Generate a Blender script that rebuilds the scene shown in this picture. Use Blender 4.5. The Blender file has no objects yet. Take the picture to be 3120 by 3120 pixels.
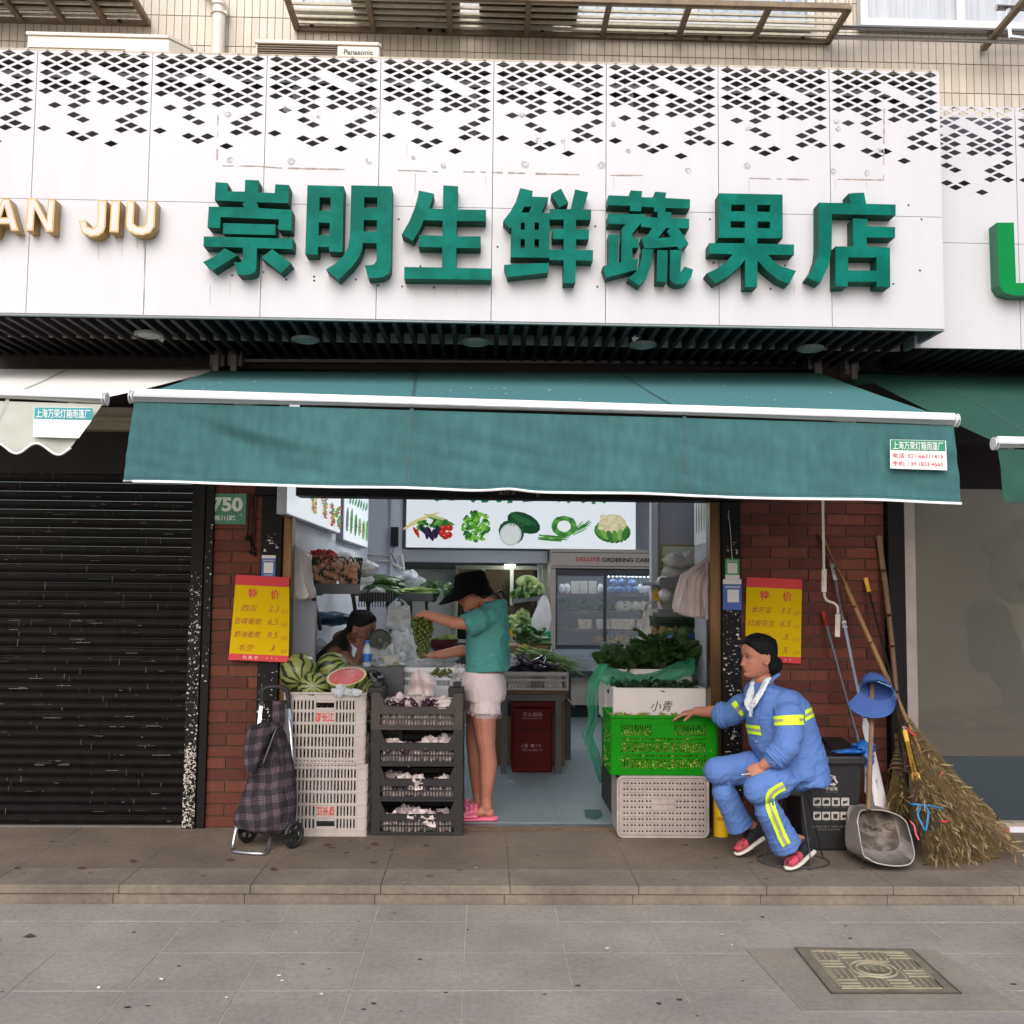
import bpy,bmesh,math,random
from mathutils import Vector,Matrix,Euler,noise
from mathutils.geometry import tessellate_polygon
V=Vector
rnd=random.Random(7)
SC=bpy.context.scene
COL=SC.collection
# ---------------------------------------------------------------- camera
H,D,F=1.62,6.6,3100.0
_dY=V((-87,-229,-F)).normalized()
_dX=V((1,-.0122,(-87+229*.0122)/F)).normalized()
_dZ=_dX.cross(_dY)
RT=Matrix((_dX,_dY,_dZ))
CP=V((0,-D,H))
cd=bpy.data.cameras.new('camera');cam=bpy.data.objects.new('camera',cd);COL.objects.link(cam)
cam.matrix_world=Matrix.Translation(CP)@ RT.to_4x4()
cd.sensor_width=36;cd.lens=36*F/3120;cd.clip_end=500;cd.clip_start=.05
SC.camera=cam
def ray(px,py):return RT @ V((px-1560,1560-py,-F))
def at(px,py,Y=0.0):  # point of the plane Y seen at photograph pixel (px, py)
    d=ray(px,py);return CP+d*((Y+D)/d.y)
def atz(px,py,z):  # the same on a level plane
    d=ray(px,py);return CP+d*((z-H)/d.z)
# ---------------------------------------------------------------- world, sun, exposure
w=bpy.data.worlds.new('World');SC.world=w;w.use_nodes=True
nt=w.node_tree;nt.nodes.clear()
sky=nt.nodes.new('ShaderNodeTexSky');sky.sky_type='NISHITA';sky.sun_disc=False
SUN_E,SUN_A=math.radians(38),math.radians(190)  # sun high behind the photographer
sky.sun_elevation=SUN_E;sky.sun_rotation=SUN_A
sky.air_density=1.0;sky.dust_density=3;sky.ozone_density=.6
bg=nt.nodes.new('ShaderNodeBackground');bg.inputs[1].default_value=.15
out=nt.nodes.new('ShaderNodeOutputWorld')
nt.links.new(sky.outputs[0],bg.inputs[0]);nt.links.new(bg.outputs[0],out.inputs[0])
sl=bpy.data.lights.new('sun','SUN');sl.energy=1.5;sl.angle=math.radians(60);sl.color=(1,.985,.965)
so=bpy.data.objects.new('sun',sl);COL.objects.link(so)
sd=V((math.sin(SUN_A)*math.cos(SUN_E),math.cos(SUN_A)*math.cos(SUN_E),math.sin(SUN_E)))
so.rotation_euler=sd.to_track_quat('Z','Y').to_euler()
SC.view_settings.view_transform='Standard';SC.view_settings.look='None'
SC.view_settings.exposure=.38;SC.view_settings.gamma=1;SC.view_settings.use_curve_mapping=False
SC.cycles.use_denoising=True
SC.cycles.max_bounces=8;SC.cycles.transparent_max_bounces=16
# ---------------------------------------------------------------- materials
def S(r,g,b):
    f=lambda c:(c/255/12.92)if c<=10 else((c/255+.055)/1.055)**2.4
    return(f(r),f(g),f(b))
def mul(c,k):return tuple(min(1,x*k)for x in c[:3])
MATS={}
def mat(name,col,rough=.6,metal=0,var=.15,vs=6,bump=0,bs=40,col2=None,thr=None,st=(1,1,1),emit=0,trans=0,
        spec=.5,alpha=1,coat=0,sss=0,obj=False,transl=0,vs2=None):
    if name in MATS:return MATS[name]
    m=bpy.data.materials.new(name);m.use_nodes=True;n=m.node_tree.nodes;L=m.node_tree.links
    p=n['Principled BSDF']
    if obj:co=n.new('ShaderNodeTexCoord').outputs['Object']
    else:co=n.new('ShaderNodeNewGeometry').outputs['Position']
    mp=n.new('ShaderNodeMapping');mp.inputs['Scale'].default_value=st;L.new(co,mp.inputs[0])
    no=n.new('ShaderNodeTexNoise');no.inputs['Scale'].default_value=vs;no.inputs['Detail'].default_value=6;no.inputs['Roughness'].default_value=.62
    L.new(mp.outputs[0],no.inputs[0])
    cr=n.new('ShaderNodeValToRGB');L.new(no.outputs[0],cr.inputs[0])
    e=cr.color_ramp.elements
    if thr:e[0].position,e[1].position=thr
    else:e[0].position,e[1].position=.3,.7
    a=mul(col,1-var)if col2 is None else col
    b=mul(col,1+var)if col2 is None else col2
    e[0].color=(*a,1);e[1].color=(*b,1)
    c_out=cr.outputs[0]
    if vs2:  # a second, finer mottling
        n2=n.new('ShaderNodeTexNoise');n2.inputs['Scale'].default_value=vs2;n2.inputs['Detail'].default_value=4;L.new(mp.outputs[0],n2.inputs[0])
        mx=n.new('ShaderNodeMix');mx.data_type='RGBA';mx.blend_type='OVERLAY';mx.inputs[0].default_value=.3
        L.new(c_out,mx.inputs[6]);L.new(n2.outputs[0],mx.inputs[7]);c_out=mx.outputs[2]
    L.new(c_out,p.inputs['Base Color'])
    p.inputs['Roughness'].default_value=rough;p.inputs['Metallic'].default_value=metal
    p.inputs['Specular IOR Level'].default_value=spec;p.inputs['Transmission Weight'].default_value=trans
    p.inputs['Alpha'].default_value=alpha;p.inputs['Coat Weight'].default_value=coat
    if sss:p.inputs['Subsurface Weight'].default_value=sss;p.inputs['Subsurface Radius'].default_value=(.02,.008,.004);p.inputs['Subsurface Scale'].default_value=.5
    if emit:
        p.inputs['Emission Strength'].default_value=emit;L.new(c_out,p.inputs['Emission Color']);L.remove(p.inputs['Base Color'].links[0]);p.inputs['Base Color'].default_value=(*mul(col,.3),1);p.inputs['Specular IOR Level'].default_value=.2
    if bump:
        nb=n.new('ShaderNodeTexNoise');nb.inputs['Scale'].default_value=bs;nb.inputs['Detail'].default_value=5;L.new(mp.outputs[0],nb.inputs[0])
        bp=n.new('ShaderNodeBump');bp.inputs['Strength'].default_value=bump;bp.inputs['Distance'].default_value=.01
        L.new(nb.outputs[0],bp.inputs['Height']);L.new(bp.outputs[0],p.inputs['Normal'])
    if transl:  # thin sheets let some light through
        tr=n.new('ShaderNodeBsdfTranslucent');L.new(c_out,tr.inputs[0])
        ms=n.new('ShaderNodeMixShader');ms.inputs[0].default_value=transl
        L.new(p.outputs[0],ms.inputs[1]);L.new(tr.outputs[0],ms.inputs[2]);L.new(ms.outputs[0],n['Material Output'].inputs[0])
    m['p']=1;MATS[name]=m
    return m
def film(name,col,op,rough=.25):  # thin plastic film: partly see-through
    if name in MATS:return MATS[name]
    m=mat(name,col,rough,var=.08,vs=14,bump=.5,bs=25)
    n=m.node_tree.nodes;L=m.node_tree.links;p=n['Principled BSDF']
    t=n.new('ShaderNodeBsdfTransparent');t.inputs[0].default_value=(*[min(1,.4+c*.6)for c in col],1)
    tl=n.new('ShaderNodeBsdfTranslucent');tl.inputs[0].default_value=(*col,1)
    m1=n.new('ShaderNodeMixShader');m1.inputs[0].default_value=.35;L.new(p.outputs[0],m1.inputs[1]);L.new(tl.outputs[0],m1.inputs[2])
    m2=n.new('ShaderNodeMixShader');m2.inputs[0].default_value=op
    L.new(t.outputs[0],m2.inputs[1]);L.new(m1.outputs[0],m2.inputs[2]);L.new(m2.outputs[0],n['Material Output'].inputs[0])
    return m
# ---------------------------------------------------------------- mesh building
def frame_of(d,up=V((0,0,1))):
    d=V(d).normalized()
    if abs(d.dot(up))>.98:up=V((0,1,0))
    s=d.cross(up).normalized();return s,s.cross(d).normalized()
_txt={}
def text_geo(body,bold=0.,shear=0.,spacing=1.):
    k=(body,bold,shear,spacing)
    if k not in _txt:
        c=bpy.data.curves.new('t','FONT');c.body=body;c.offset=bold;c.shear=shear;c.space_character=spacing;c.align_x='CENTER';c.align_y='CENTER';c.resolution_u=3
        o=bpy.data.objects.new('t',c);COL.objects.link(o)
        dg=bpy.context.evaluated_depsgraph_get();dg.update()
        me=o.evaluated_get(dg).to_mesh()
        _txt[k]=([tuple(v.co)for v in me.vertices],[tuple(f.vertices)for f in me.polygons])
        bpy.data.objects.remove(o);bpy.data.curves.remove(c)
    return _txt[k]
class G:
    def __init__(s):s.v,s.f,s.m,s.c=[],[],[],0
    def add(s,vs,fs):
        o=len(s.v);s.v+=[V(v)for v in vs];s.f+=[tuple(i+o for i in f)for f in fs];s.m+=[s.c]*len(fs);return s
    def mat(s,i):s.c=i;return s
    def box(s,x0,x1,y0,y1,z0,z1):
        return s.add([(x,y,z)for z in(z0,z1)for y in(y0,y1)for x in(x0,x1)],
                     [(0,2,3,1),(4,5,7,6),(0,1,5,4),(2,6,7,3),(0,4,6,2),(1,3,7,5)])
    def obox(s,c,ax,ay,az):
        c,ax,ay,az=V(c),V(ax),V(ay),V(az)
        return s.add([c+ax*i+ay*j+az*k for k in(-1,1)for j in(-1,1)for i in(-1,1)],
                     [(0,2,3,1),(4,5,7,6),(0,1,5,4),(2,6,7,3),(0,4,6,2),(1,3,7,5)])
    def bar(s,p0,p1,w_,h_,up=V((0,0,1))):
        p0,p1=V(p0),V(p1);a,b=frame_of(p1-p0,V(up));return s.obox((p0+p1)/2,(p1-p0)/2,a*w_/2,b*h_/2)
    def tube(s,pts,r,n=8,caps=True,fl=1.0,closed=False,up=V((0,0,1))):
        pts=[V(p)for p in pts];k=len(pts);rs=r if hasattr(r,'__len__')else[r]*k
        vs,fs=[],[];pa=None
        for i,p in enumerate(pts):
            d=(pts[(i+1)%k]-pts[i-1])if closed else(pts[min(i+1,k-1)]-pts[max(i-1,0)])
            if d.length<1e-9:d=V((0,0,1))
            if pa is None:a,b=frame_of(d,up)
            else:
                b=d.normalized().cross(pa);b=b.normalized()if b.length>1e-6 else frame_of(d)[1];a=b.cross(d.normalized()).normalized()
            pa=a
            for j in range(n):
                t=2*math.pi*j/n;vs.append(p+(a*math.cos(t)+b*math.sin(t)*fl)*rs[i])
        for i in range(k if closed else k-1):
            for j in range(n):
                i2=(i+1)%k;fs.append((i*n+j,i*n+(j+1)%n,i2*n+(j+1)%n,i2*n+j))
        if caps and not closed:fs+=[tuple(range(n))[::-1],tuple((k-1)*n+j for j in range(n))]
        return s.add(vs,fs)
    def cyl(s,p0,p1,r0,r1=None,n=16,caps=True):return s.tube([p0,p1],[r0,r0 if r1 is None else r1],n,caps)
    def lathe(s,o,prof,n=20,ax=(0,0,1)):
        o,z=V(o),V(ax).normalized();a,b=frame_of(z,V((0,1,0)));vs,fs=[],[]
        for r,h in prof:
            for j in range(n):t=2*math.pi*j/n;vs.append(o+z*h+(a*math.cos(t)+b*math.sin(t))*r)
        for i in range(len(prof)-1):
            for j in range(n):fs.append((i*n+j,i*n+(j+1)%n,(i+1)*n+(j+1)%n,(i+1)*n+j))
        return s.add(vs,fs)
    def grid(s,fn,nu,nv,cu=False):
        vs=[fn(i/(nu if cu else nu-1),j/(nv-1))for j in range(nv)for i in range(nu)];fs=[]
        for j in range(nv-1):
            for i in range(nu if cu else nu-1):
                i2=(i+1)%nu;fs.append((j*nu+i,j*nu+i2,(j+1)*nu+i2,(j+1)*nu+i))
        return s.add(vs,fs)
    def ball(s,c,r,nu=14,nv=9,rot=None,fn=None):
        c=V(c);r=V(r)if hasattr(r,'__len__')else V((r,r,r));R=rot.to_matrix()if rot is not None else None
        def g(u,v):
            a,b=2*math.pi*u,math.pi*(v-.5)
            d=V((math.cos(a)*math.cos(b),math.sin(a)*math.cos(b),math.sin(b)))
            k=fn(d)if fn else 1
            p=V((d.x*r.x,d.y*r.y,d.z*r.z))*k
            return c+(R @ p if R else p)
        return s.grid(g,nu,nv,True)
    def poly(s,loops,m3,ext=None):  # filled outline with holes; m3 maps (u, v) to a point; ext = extrusion vector
        pl=[[V((x,y,0))for x,y in lp]for lp in loops]
        tri=tessellate_polygon(pl);flat=[p for lp in loops for p in lp]
        fr=[V(m3(*p))for p in flat]
        n_=len(fr)
        area=sum(loops[0][i][0]*loops[0][(i+1)%len(loops[0])][1]-loops[0][(i+1)%len(loops[0])][0]*loops[0][i][1]for i in range(len(loops[0])))
        if ext is None:return s.add(fr,[tuple(t)for t in tri])
        ext=V(ext);fs=[tuple(t)for t in tri]+[tuple(i+n_ for i in t[::-1])for t in tri];o=0
        for lp in loops:
            k=len(lp)
            for i in range(k):a,b=o+i,o+(i+1)%k;fs.append((a,b,b+n_,a+n_))
            o+=k
        return s.add(fr+[p+ext for p in fr],fs)
    def text(s,body,o,size,ux=(1,0,0),uy=(0,0,1),bold=0.,shear=0.,wd=None,spacing=1.,ht=None):
        vs,fs=text_geo(body,bold,shear,spacing)
        if not vs:return s
        xs=[v[0]for v in vs];ys=[v[1]for v in vs];cx,cy=(min(xs)+max(xs))/2,(min(ys)+max(ys))/2
        kx=ky=size
        if ht:ky=kx=ht/(max(ys)-min(ys))
        if wd:kx=wd/(max(xs)-min(xs))
        if wd and not ht and not size:ky=kx
        o,ux,uy=V(o),V(ux),V(uy)
        return s.add([o+ux*(v[0]-cx)*kx+uy*(v[1]-cy)*ky for v in vs],fs)
    def bounds(s):
        return[min(v[i]for v in s.v)for i in range(3)],[max(v[i]for v in s.v)for i in range(3)]
    def build(s,name,mats,parent=None,smooth=None,bevel=0,fix=True,origin=None):
        me=bpy.data.meshes.new(name);mats=mats if isinstance(mats,(list,tuple))else[mats]
        if parent is None and origin is None:
            a,b=s.bounds();off=V(((a[0]+b[0])/2,(a[1]+b[1])/2,a[2]))
        else:off=V(origin)if parent is None else wloc(parent)
        me.from_pydata([v-off for v in s.v],[],s.f)
        for m in mats:me.materials.append(m)
        if len(mats)>1:me.polygons.foreach_set('material_index',s.m)
        if fix:
            bm=bmesh.new();bm.from_mesh(me);bmesh.ops.recalc_face_normals(bm,faces=bm.faces);bm.to_mesh(me);bm.free()
        if smooth is not None:me.shade_smooth();me.set_sharp_from_angle(angle=math.radians(smooth))
        o=bpy.data.objects.new(name,me);COL.objects.link(o)
        if parent is None:o.location=off
        else:o.parent=parent
        if bevel:
            bv=o.modifiers.new('edge','BEVEL');bv.width=bevel;bv.segments=2;bv.limit_method='ANGLE'
        return o
def wloc(o):
    p=V(o.location)
    while o.parent:o=o.parent;p+=V(o.location)
    return p
def tag(o,label=None,cat=None,group=None,kind=None):
    if label:o['label']=label
    if cat:o['category']=cat
    if group:o['group']=group
    if kind:o['kind']=kind
    return o
def T(name,label,cat,loc,group=None):
    o=bpy.data.objects.new(name,None);COL.objects.link(o);o.location=V(loc);o.empty_display_size=.1
    return tag(o,label,cat,group)
def put(me_obj,parent,loc,rot=None):  # another piece that shares the mesh
    c=me_obj.copy();COL.objects.link(c);c.parent=parent;c.location=loc
    if rot is not None:c.rotation_euler=rot
    return c
def copy_tree(o,loc,rz=None,label=None):
    r=o.copy();COL.objects.link(r);r.location=loc
    if rz is not None:r.rotation_euler=(0,0,rz)
    if label:r['label']=label
    for ch in[c for c in o.children]:
        c=ch.copy();COL.objects.link(c);c.parent=r
        for g in[q for q in ch.children]:d=g.copy();COL.objects.link(d);d.parent=c
    return r
def child_mesh(o):return o
# ================================================================ the setting
ZP,ZF=.09,.11
m_conc=mat('paving_stone',S(139,133,126),.85,var=.22,vs=1.5,bump=.2,bs=60,vs2=38)
m_conc2=mat('platform_stone',S(104,92,81),.85,var=.3,vs=1.6,bump=.3,bs=50,vs2=40)
m_kerb=mat('kerb_stone',S(113,104,94),.85,var=.25,vs=3,bump=.5,bs=45,vs2=30)
m_joint=mat('joint_mortar',S(164,158,148),.95,var=.25,vs=9,bump=.3)
m_dark=mat('dark_cavity',S(22,20,20),.8)
KY=-1.235  # kerb line
g=G();g.box(-60,60,-80,KY-.02,-.3,-.0022)
ground=g.build('pavement',m_joint,origin=(0,0,0));tag(ground,kind='structure')
# paving slabs that the photograph lets one pick apart
SX,SY=.448,.425
x0=atz(890,2748,0).x-9*SX;rows=[]
y=KY-.02
first=atz(1500,2808,0).y
ys=[KY-.02,first]+[first-SY*i for i in range(1,6)]
slab_mesh={}
for r in range(6):
    h=ys[r]-ys[r+1]
    for c in range(18):
        g=G();gp=.0022
        if r==3 or True:
            z=rnd.uniform(-.0012,.0012)
        key=(r==0)
        if key not in slab_mesh:
            g.box(gp,SX-gp,-h+gp,-gp,-.05,0)
            o=g.build('paving_slab',m_conc,parent=ground,bevel=.002);slab_mesh[key]=o
            o.location=(x0+c*SX,ys[r],z)
        else:put(slab_mesh[key],ground,(x0+c*SX,ys[r],z))
# raised platform in front of the shops
g=G();g.box(-8,8,KY+.05,.9,-.2,ZP-.012)
plat=g.build('platform',m_joint,origin=(0,0,0));tag(plat,kind='structure')
kx=[atz(p,2700,ZP).x for p in(-230,160,358,750,1139,1526,1913,2291,2675,3055,3440)]
kx=[kx[0]]+[kx[1]+i*.655-.66 for i in range(0,9)]
kx=[atz(358,2700,ZP).x+.664*(i-3)for i in range(13)]
for a,b in zip(kx,kx[1:]):
    g=G();g.box(a+.001,b-.001,KY-.008,KY+.30,.046,ZP);g.build('kerb_stone',m_kerb,plat,bevel=.004)
    off=-.3
    g=G();g.box(a+.001+off*.1,b-.001+off*.1,KY,KY+.2,-.05,.0435);g.build('kerb_stone',m_kerb,plat,bevel=.003)
for i,(a,b)in enumerate(zip(kx,kx[1:])):
    for ya,yb in((KY+.302,-.5),(-.498,.06)):
        g=G();g.box(a+.001,b-.001,ya+.001,yb-.001,ZP-.03,ZP-.0003*(i%3));g.build('platform_slab',m_conc2,plat)
# stains, spots and litter on the ground
m_spot=mat('old_gum',S(58,50,44),.9);m_lit=mat('litter_paper',S(215,212,206),.8);m_leafd=mat('dead_leaf',S(62,40,30),.8)
g=G()
for i in range(46):
    px,py=rnd.uniform(-50,3170),rnd.uniform(2560,2680);p=atz(px,py,ZP+.0006)
    r=rnd.uniform(.008,.024)
    g.add([p+V((math.cos(t)*r*rnd.uniform(.7,1.3),math.sin(t)*r*rnd.uniform(.5,1),0))for t in[k*math.pi/4 for k in range(8)]],[tuple(range(8))])
for i in range(34):
    px,py=rnd.uniform(-50,3170),rnd.uniform(2770,3119);p=atz(px,py,.0018)
    r=rnd.uniform(.005,.014)
    g.add([p+V((math.cos(t)*r*rnd.uniform(.7,1.3),math.sin(t)*r*rnd.uniform(.5,1),0))for t in[k*math.pi/4 for k in range(8)]],[tuple(range(8))])
o=g.build('gum_spots',m_spot);tag(o,kind='stuff')
g=G()
for px,py in[(480,2748),(550,2742),(740,2745),(890,2748),(1330,2748),(520,2773),(900,2842),(1000,2840),(490,2985),(690,3042),(860,2990),(980,3030),(2010,2745),(2045,2744),(1870,2748),(2700,2770),(2960,2752),(300,3010),(1850,2890),(2870,2815),(2060,2570),(1450,2645),(1230,2690),(850,2974),(980,2923),(2200,2850),(2230,2880)]:
    z=ZP+.002 if py<2700 else .003
    p=atz(px,py,z);r=rnd.uniform(.006,.016);a=rnd.uniform(0,6)
    g.add([p+V((math.cos(a+t)*r*k,math.sin(a+t)*r*.6,rnd.uniform(0,.006)))for t,k in((0,1),(1.5,.7),(3.1,1.2),(4.6,.6))],[(0,1,2,3)])
o=g.build('litter',m_lit);tag(o,kind='stuff')
g=G()
for px,py in[(90,2853),(998,2575),(1140,2572),(700,2620),(405,2624),(833,2649),(250,2645)]:
    z=ZP+.004 if py<2700 else .004
    p=atz(px,py,z);a=rnd.uniform(-.6,.6);u=V((math.cos(a),math.sin(a),0))*.03;v_=V((-math.sin(a),math.cos(a),.25))*.011
    g.add([p-u,p-v_,p+u,p+v_+V((0,0,.008))],[(0,1,2,3)])
o=g.build('dead_leaves',m_leafd);tag(o,kind='stuff')
# drain cover set in a pale cement patch
m_patch=mat('cement_patch',S(132,124,114),.9,var=.18,vs=3,bump=.3,bs=60,vs2=50)
m_iron=mat('cast_cover',S(124,116,102),.65,var=.3,vs=8,bump=.4,bs=60,metal=.2)
m_iron2=mat('cover_rib',S(150,142,120),.6,var=.2,vs=12)
A,B,C_,D_=[atz(*p,0)for p in((2420,2893),(2780,2898),(2930,3032),(2532,3032))]
P=[atz(*p,.004)for p in((2270,2888),(2850,2893),(3125,3080),(2445,3080))]
g=G();g.add(P+[p-V((0,0,.03))for p in P],[(0,1,2,3),(0,4,5,1),(1,5,6,2),(2,6,7,3),(3,7,4,0)])
tag(g.build('cement_patch',m_patch,parent=ground))
man=T('manhole_cover','square iron drain cover with patterned ribs set into a pale cement patch','manhole cover',(A+B+C_+D_)/4+V((0,0,.004)))
def bil(u,v,z):return(A*(1-u)*(1-v)+B*u*(1-v)+C_*u*v+D_*(1-u)*v)+V((0,0,z))
def slab_q(g,u0,u1,v0,v1,z0,z1):
    q=[(u0,v0),(u1,v0),(u1,v1),(u0,v1)]
    g.add([bil(*p,z1)for p in q]+[bil(*p,z0)for p in q],[(0,1,2,3),(4,7,6,5),(0,4,5,1),(1,5,6,2),(2,6,7,3),(3,7,4,0)])
g=G();slab_q(g,0,1,0,1,.0,.008);g.build('plate',m_iron,man)
g=G()
for a,b,c,d in((0,1,0,.012),(0,1,.988,1),(0,.012,0,1),(.988,1,0,1)):slab_q(g,a,b,c,d,.0,.0105)
g.build('rim',mat('cover_rim',S(84,77,68),.8),man)
ribs=[]
for i in range(4):
    for j in range(4):
        u,v=.12+i*.2,.1+j*.21
        if(i+j)%2:ribs+=[(u,u+.17,v+k*.065,v+k*.065+.016)for k in range(3)]
        else:ribs+=[(u+k*.055,u+k*.055+.014,v,v+.17)for k in range(4)]
ribs+=[(.1,.9,.08,.092),(.1,.9,.905,.917),(.1,.112,.08,.917),(.888,.9,.08,.917)]
for r in ribs:
    if .36<(r[0]+r[1])/2<.64 and .36<(r[2]+r[3])/2<.64:continue
    g=G();slab_q(g,*r,.008,.0125);g.build('rib',m_iron2,man)
g=G();cc=bil(.5,.5,.009)
for rr in(.095,.07):g.tube([cc+V((math.cos(t)*rr,math.sin(t)*rr,0))for t in[k*math.pi/14 for k in range(28)]],.006,5,closed=True)
g.text('雨',cc+V((0,0,.004)),.09,uy=(0,1,0),bold=.02);g.build('emblem',m_iron2,man)
# ---------------------------------------------------------------- shop front walls
FZ=3.05  # soffit level
FY=-.97  # fascia face
m_brick=[mat('brick_%s'%n,S(*c),.85,var=.16,vs=20,bump=.55,bs=70,st=(4,1,.35))for n,c in(('a',(94,46,36)),('b',(84,40,32)),('c',(104,54,42)))]
m_mort=mat('brick_mortar',S(86,72,62),.95,var=.2,vs=10)
m_black=mat('black_metal',S(16,14,15),.6,var=.3,vs=14,bump=.1,spec=.2)
m_wallw=mat('interior_wall_white',S(205,207,214),.75,var=.05,vs=3,bump=.05)
def brick_wall(name,label,xa,xb,za,zb,y,skip=None):
    t=T(name,label,'wall',((xa+xb)/2,y,za))
    g=G();g.box(xa,xb,y+.012,y+.24,za,zb);g.build('mortar_bed',m_mort,t)
    ch,bl=.0725,.25;base={}
    z=za;r=0
    while z<zb-.02:
        x=xa-(bl/2 if r%2 else 0)
        while x<xb-.012:
            a,b=max(x,xa)+.004,min(x+bl,xb)-.004
            if b-a>.015:
                k=(round(b-a,3),rnd.randrange(3))
                yy=rnd.uniform(-.0016,.0016)
                if k not in base:
                    g=G();g.box(-(b-a)/2,(b-a)/2,0,.05,.0,ch-.009)
                    o=g.build('brick',m_brick[k[1]],None,bevel=.0025,origin=(0,0,0));o.parent=t;base[k]=o
                    o.location=(V(((a+b)/2,y+yy,z+.004))-V(t.location))
                else:put(base[k],t,V(((a+b)/2,y+yy,z+.004))-V(t.location))
            x+=bl
        z+=ch;r+=1
    return t
xl0,xl1=at(628,2300,0).x,at(800,2300,0).x
xr0,xr1=at(2232,2000,0).x,at(2700,2000,0).x
brick_wall('brick_wall','narrow red brick pier under the green house number plate',xl0,xl1,ZP,2.3,0)
brick_wall('brick_wall','wide red brick pier behind the seated cleaner and the mops',xr0,xr1,ZP,2.3,0)
# plain wall above the awning line, dark under the canopy
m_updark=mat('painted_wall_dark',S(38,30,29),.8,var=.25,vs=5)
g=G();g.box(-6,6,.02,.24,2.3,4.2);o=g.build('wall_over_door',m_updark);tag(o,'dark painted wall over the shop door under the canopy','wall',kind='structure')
# ---------------------------------------------------------------- black door frame posts with torn stickers, bronze liners, lintel
m_paper=mat('torn_paper',S(196,190,182),.9,var=.2,vs=20)
def flakes(g,xa,xb,za,zb,y,n,s=.02,seed=1):
    r=random.Random(seed)
    for i in range(n):
        c=V((r.uniform(xa,xb),y,r.uniform(za,zb)));k=r.randint(5,9);w_=r.uniform(.1,1)**1.6*s;h_=r.uniform(.1,.9)**1.5*s
        q=[]
        for j in range(k):
            t=2*math.pi*j/k;q.append(V((min(xb,max(xa,c.x+math.cos(t)*w_*r.uniform(.15,1.4))),y,c.z+math.sin(t)*h_*r.uniform(.15,1.4))))
        g.add(q,[tuple(range(k))])
m_bronze=mat('bronze_liner',S(96,72,44),.35,metal=.7,var=.25,vs=8,st=(1,1,.3))
def door_post(label,pxa,pxb,seed,hand):
    a,b=at(pxa,2000,-.02).x,at(pxb,2000,-.02).x
    t=T('door_post',label,'post',((a+b)/2,0,ZP))
    g=G();g.box(a,b,-.03,.14,ZP,2.192);g.build('post_body',m_black,t,bevel=.004)
    g=G();flakes(g,a+.005,b-.005,.2,1.5,-.0315,150,.012,seed);flakes(g,a+.005,b-.005,.3,1.45,-.0317,14,.026,seed+3);flakes(g,a+.02,b-.02,1.82,1.95,-.0315,14,.018,seed+1)
    tag(g.build('torn_stickers',m_paper,t),kind='stuff')
    e=at(pxb+32,2000,.02).x if hand<0 else at(pxa-38,2000,.02).x
    x0_,x1_=(b,e)if hand<0 else(e,a)
    g=G();g.box(x0_+.001,x1_,.0,.12,ZP,2.192);g.build('liner',m_bronze,t,bevel=.003)
    return t
door_post('black door post covered in torn stickers beside the trolley',786,850,3,-1)
door_post('black door post covered in torn stickers behind the cleaner',2200,2258,5,1)
g=G();a=at(780,1500,0);b=at(2262,1530,0);g.box(a.x,b.x,-.035,.16,2.196,2.32)
t=g.build('door_lintel',m_black,bevel=.004);tag(t,'black metal lintel over the open shop front','lintel')
g=G()
for px,py,s in((1545,1502,'86172 16'),(1640,1508,'红')):
    p=at(px,py,-.037);g.text(s,p,.028)
g.build('sticker_print',mat('sticker_print_ink',S(150,135,105),.8),t)
m_edge=mat('steel_edge',S(120,118,118),.4,metal=.6)
# ---------------------------------------------------------------- dark roller shutter on the left
m_shut=mat('shutter_black',S(17,14,14),.6,var=.5,vs=9,bump=.15,bs=30,spec=.2)
m_shutd=mat('shutter_scratch',S(96,95,92),.8,var=.4,vs=30)
m_shutg=mat('shutter_scratch_green',S(52,62,42),.8,var=.3,vs=30)
xs1=at(598,2300,.0).x;xs0=-4.2
sh=T('roller_shutter','closed black scratched roller shutter of the neighbouring shop','roller shutter',((xs0+xs1)/2,.02,ZP))
def sl_prof(u,v):
    z=v;y_=-.013*math.sin(math.pi*v)**.7 if 0<v<1 else 0
    return z,y_
P_SL=.0585;proto=None;n_sl=38
for i in range(n_sl):
    z0=ZP+.012+i*P_SL
    if proto is None:
        g=G();L_=xs1-xs0
        pr=[(0,0),(-.004,.003),(-.006,.014),(-.012,.019),(-.016,.032),(-.016,.05),(-.003,.0545),(0,.0575)]
        vs=[(x,y_,z)for x in(-L_/2,L_/2)for y_,z in pr];k=len(pr)
        g.add(vs,[(j,j+1,k+j+1,k+j)for j in range(k-1)])
        proto=g.build('slat',m_shut,None,smooth=60,origin=(0,0,0));proto.parent=sh;proto.location=(0,0,z0-ZP)
    else:put(proto,sh,(0,0,z0-ZP))
r2=random.Random(11);g=G();g2=G()
for i in range(560):
    x=min(xs1-.01,max(-3.6,r2.gauss(-2.2,.75)))if r2.random()<.55 else r2.uniform(-3.6,xs1-.01)
    z=ZP+.012+r2.randrange(n_sl)*P_SL+r2.choice([.052,.05,.024,.03,.036]);gg=g if r2.random()<.6 else g2
    yy=.002 if z%P_SL<0 else .002
    if r2.random()<.6:w_,h_=r2.uniform(.008,.07)*r2.random(),r2.uniform(.0006,.0018)
    else:w_,h_=r2.uniform(.0006,.0016),r2.uniform(.004,.022)
    gg.add([(x-w_,.0025,z-h_),(x+w_,.0025,z-h_),(x+w_,.0025,z+h_),(x-w_,.0025,z+h_)],[(0,1,2,3)])
for q,mm,nm in((g,m_shutd,'scratches'),(g2,m_shutg,'scratches')):tag(q.build(nm,mm,sh),kind='stuff')
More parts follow.
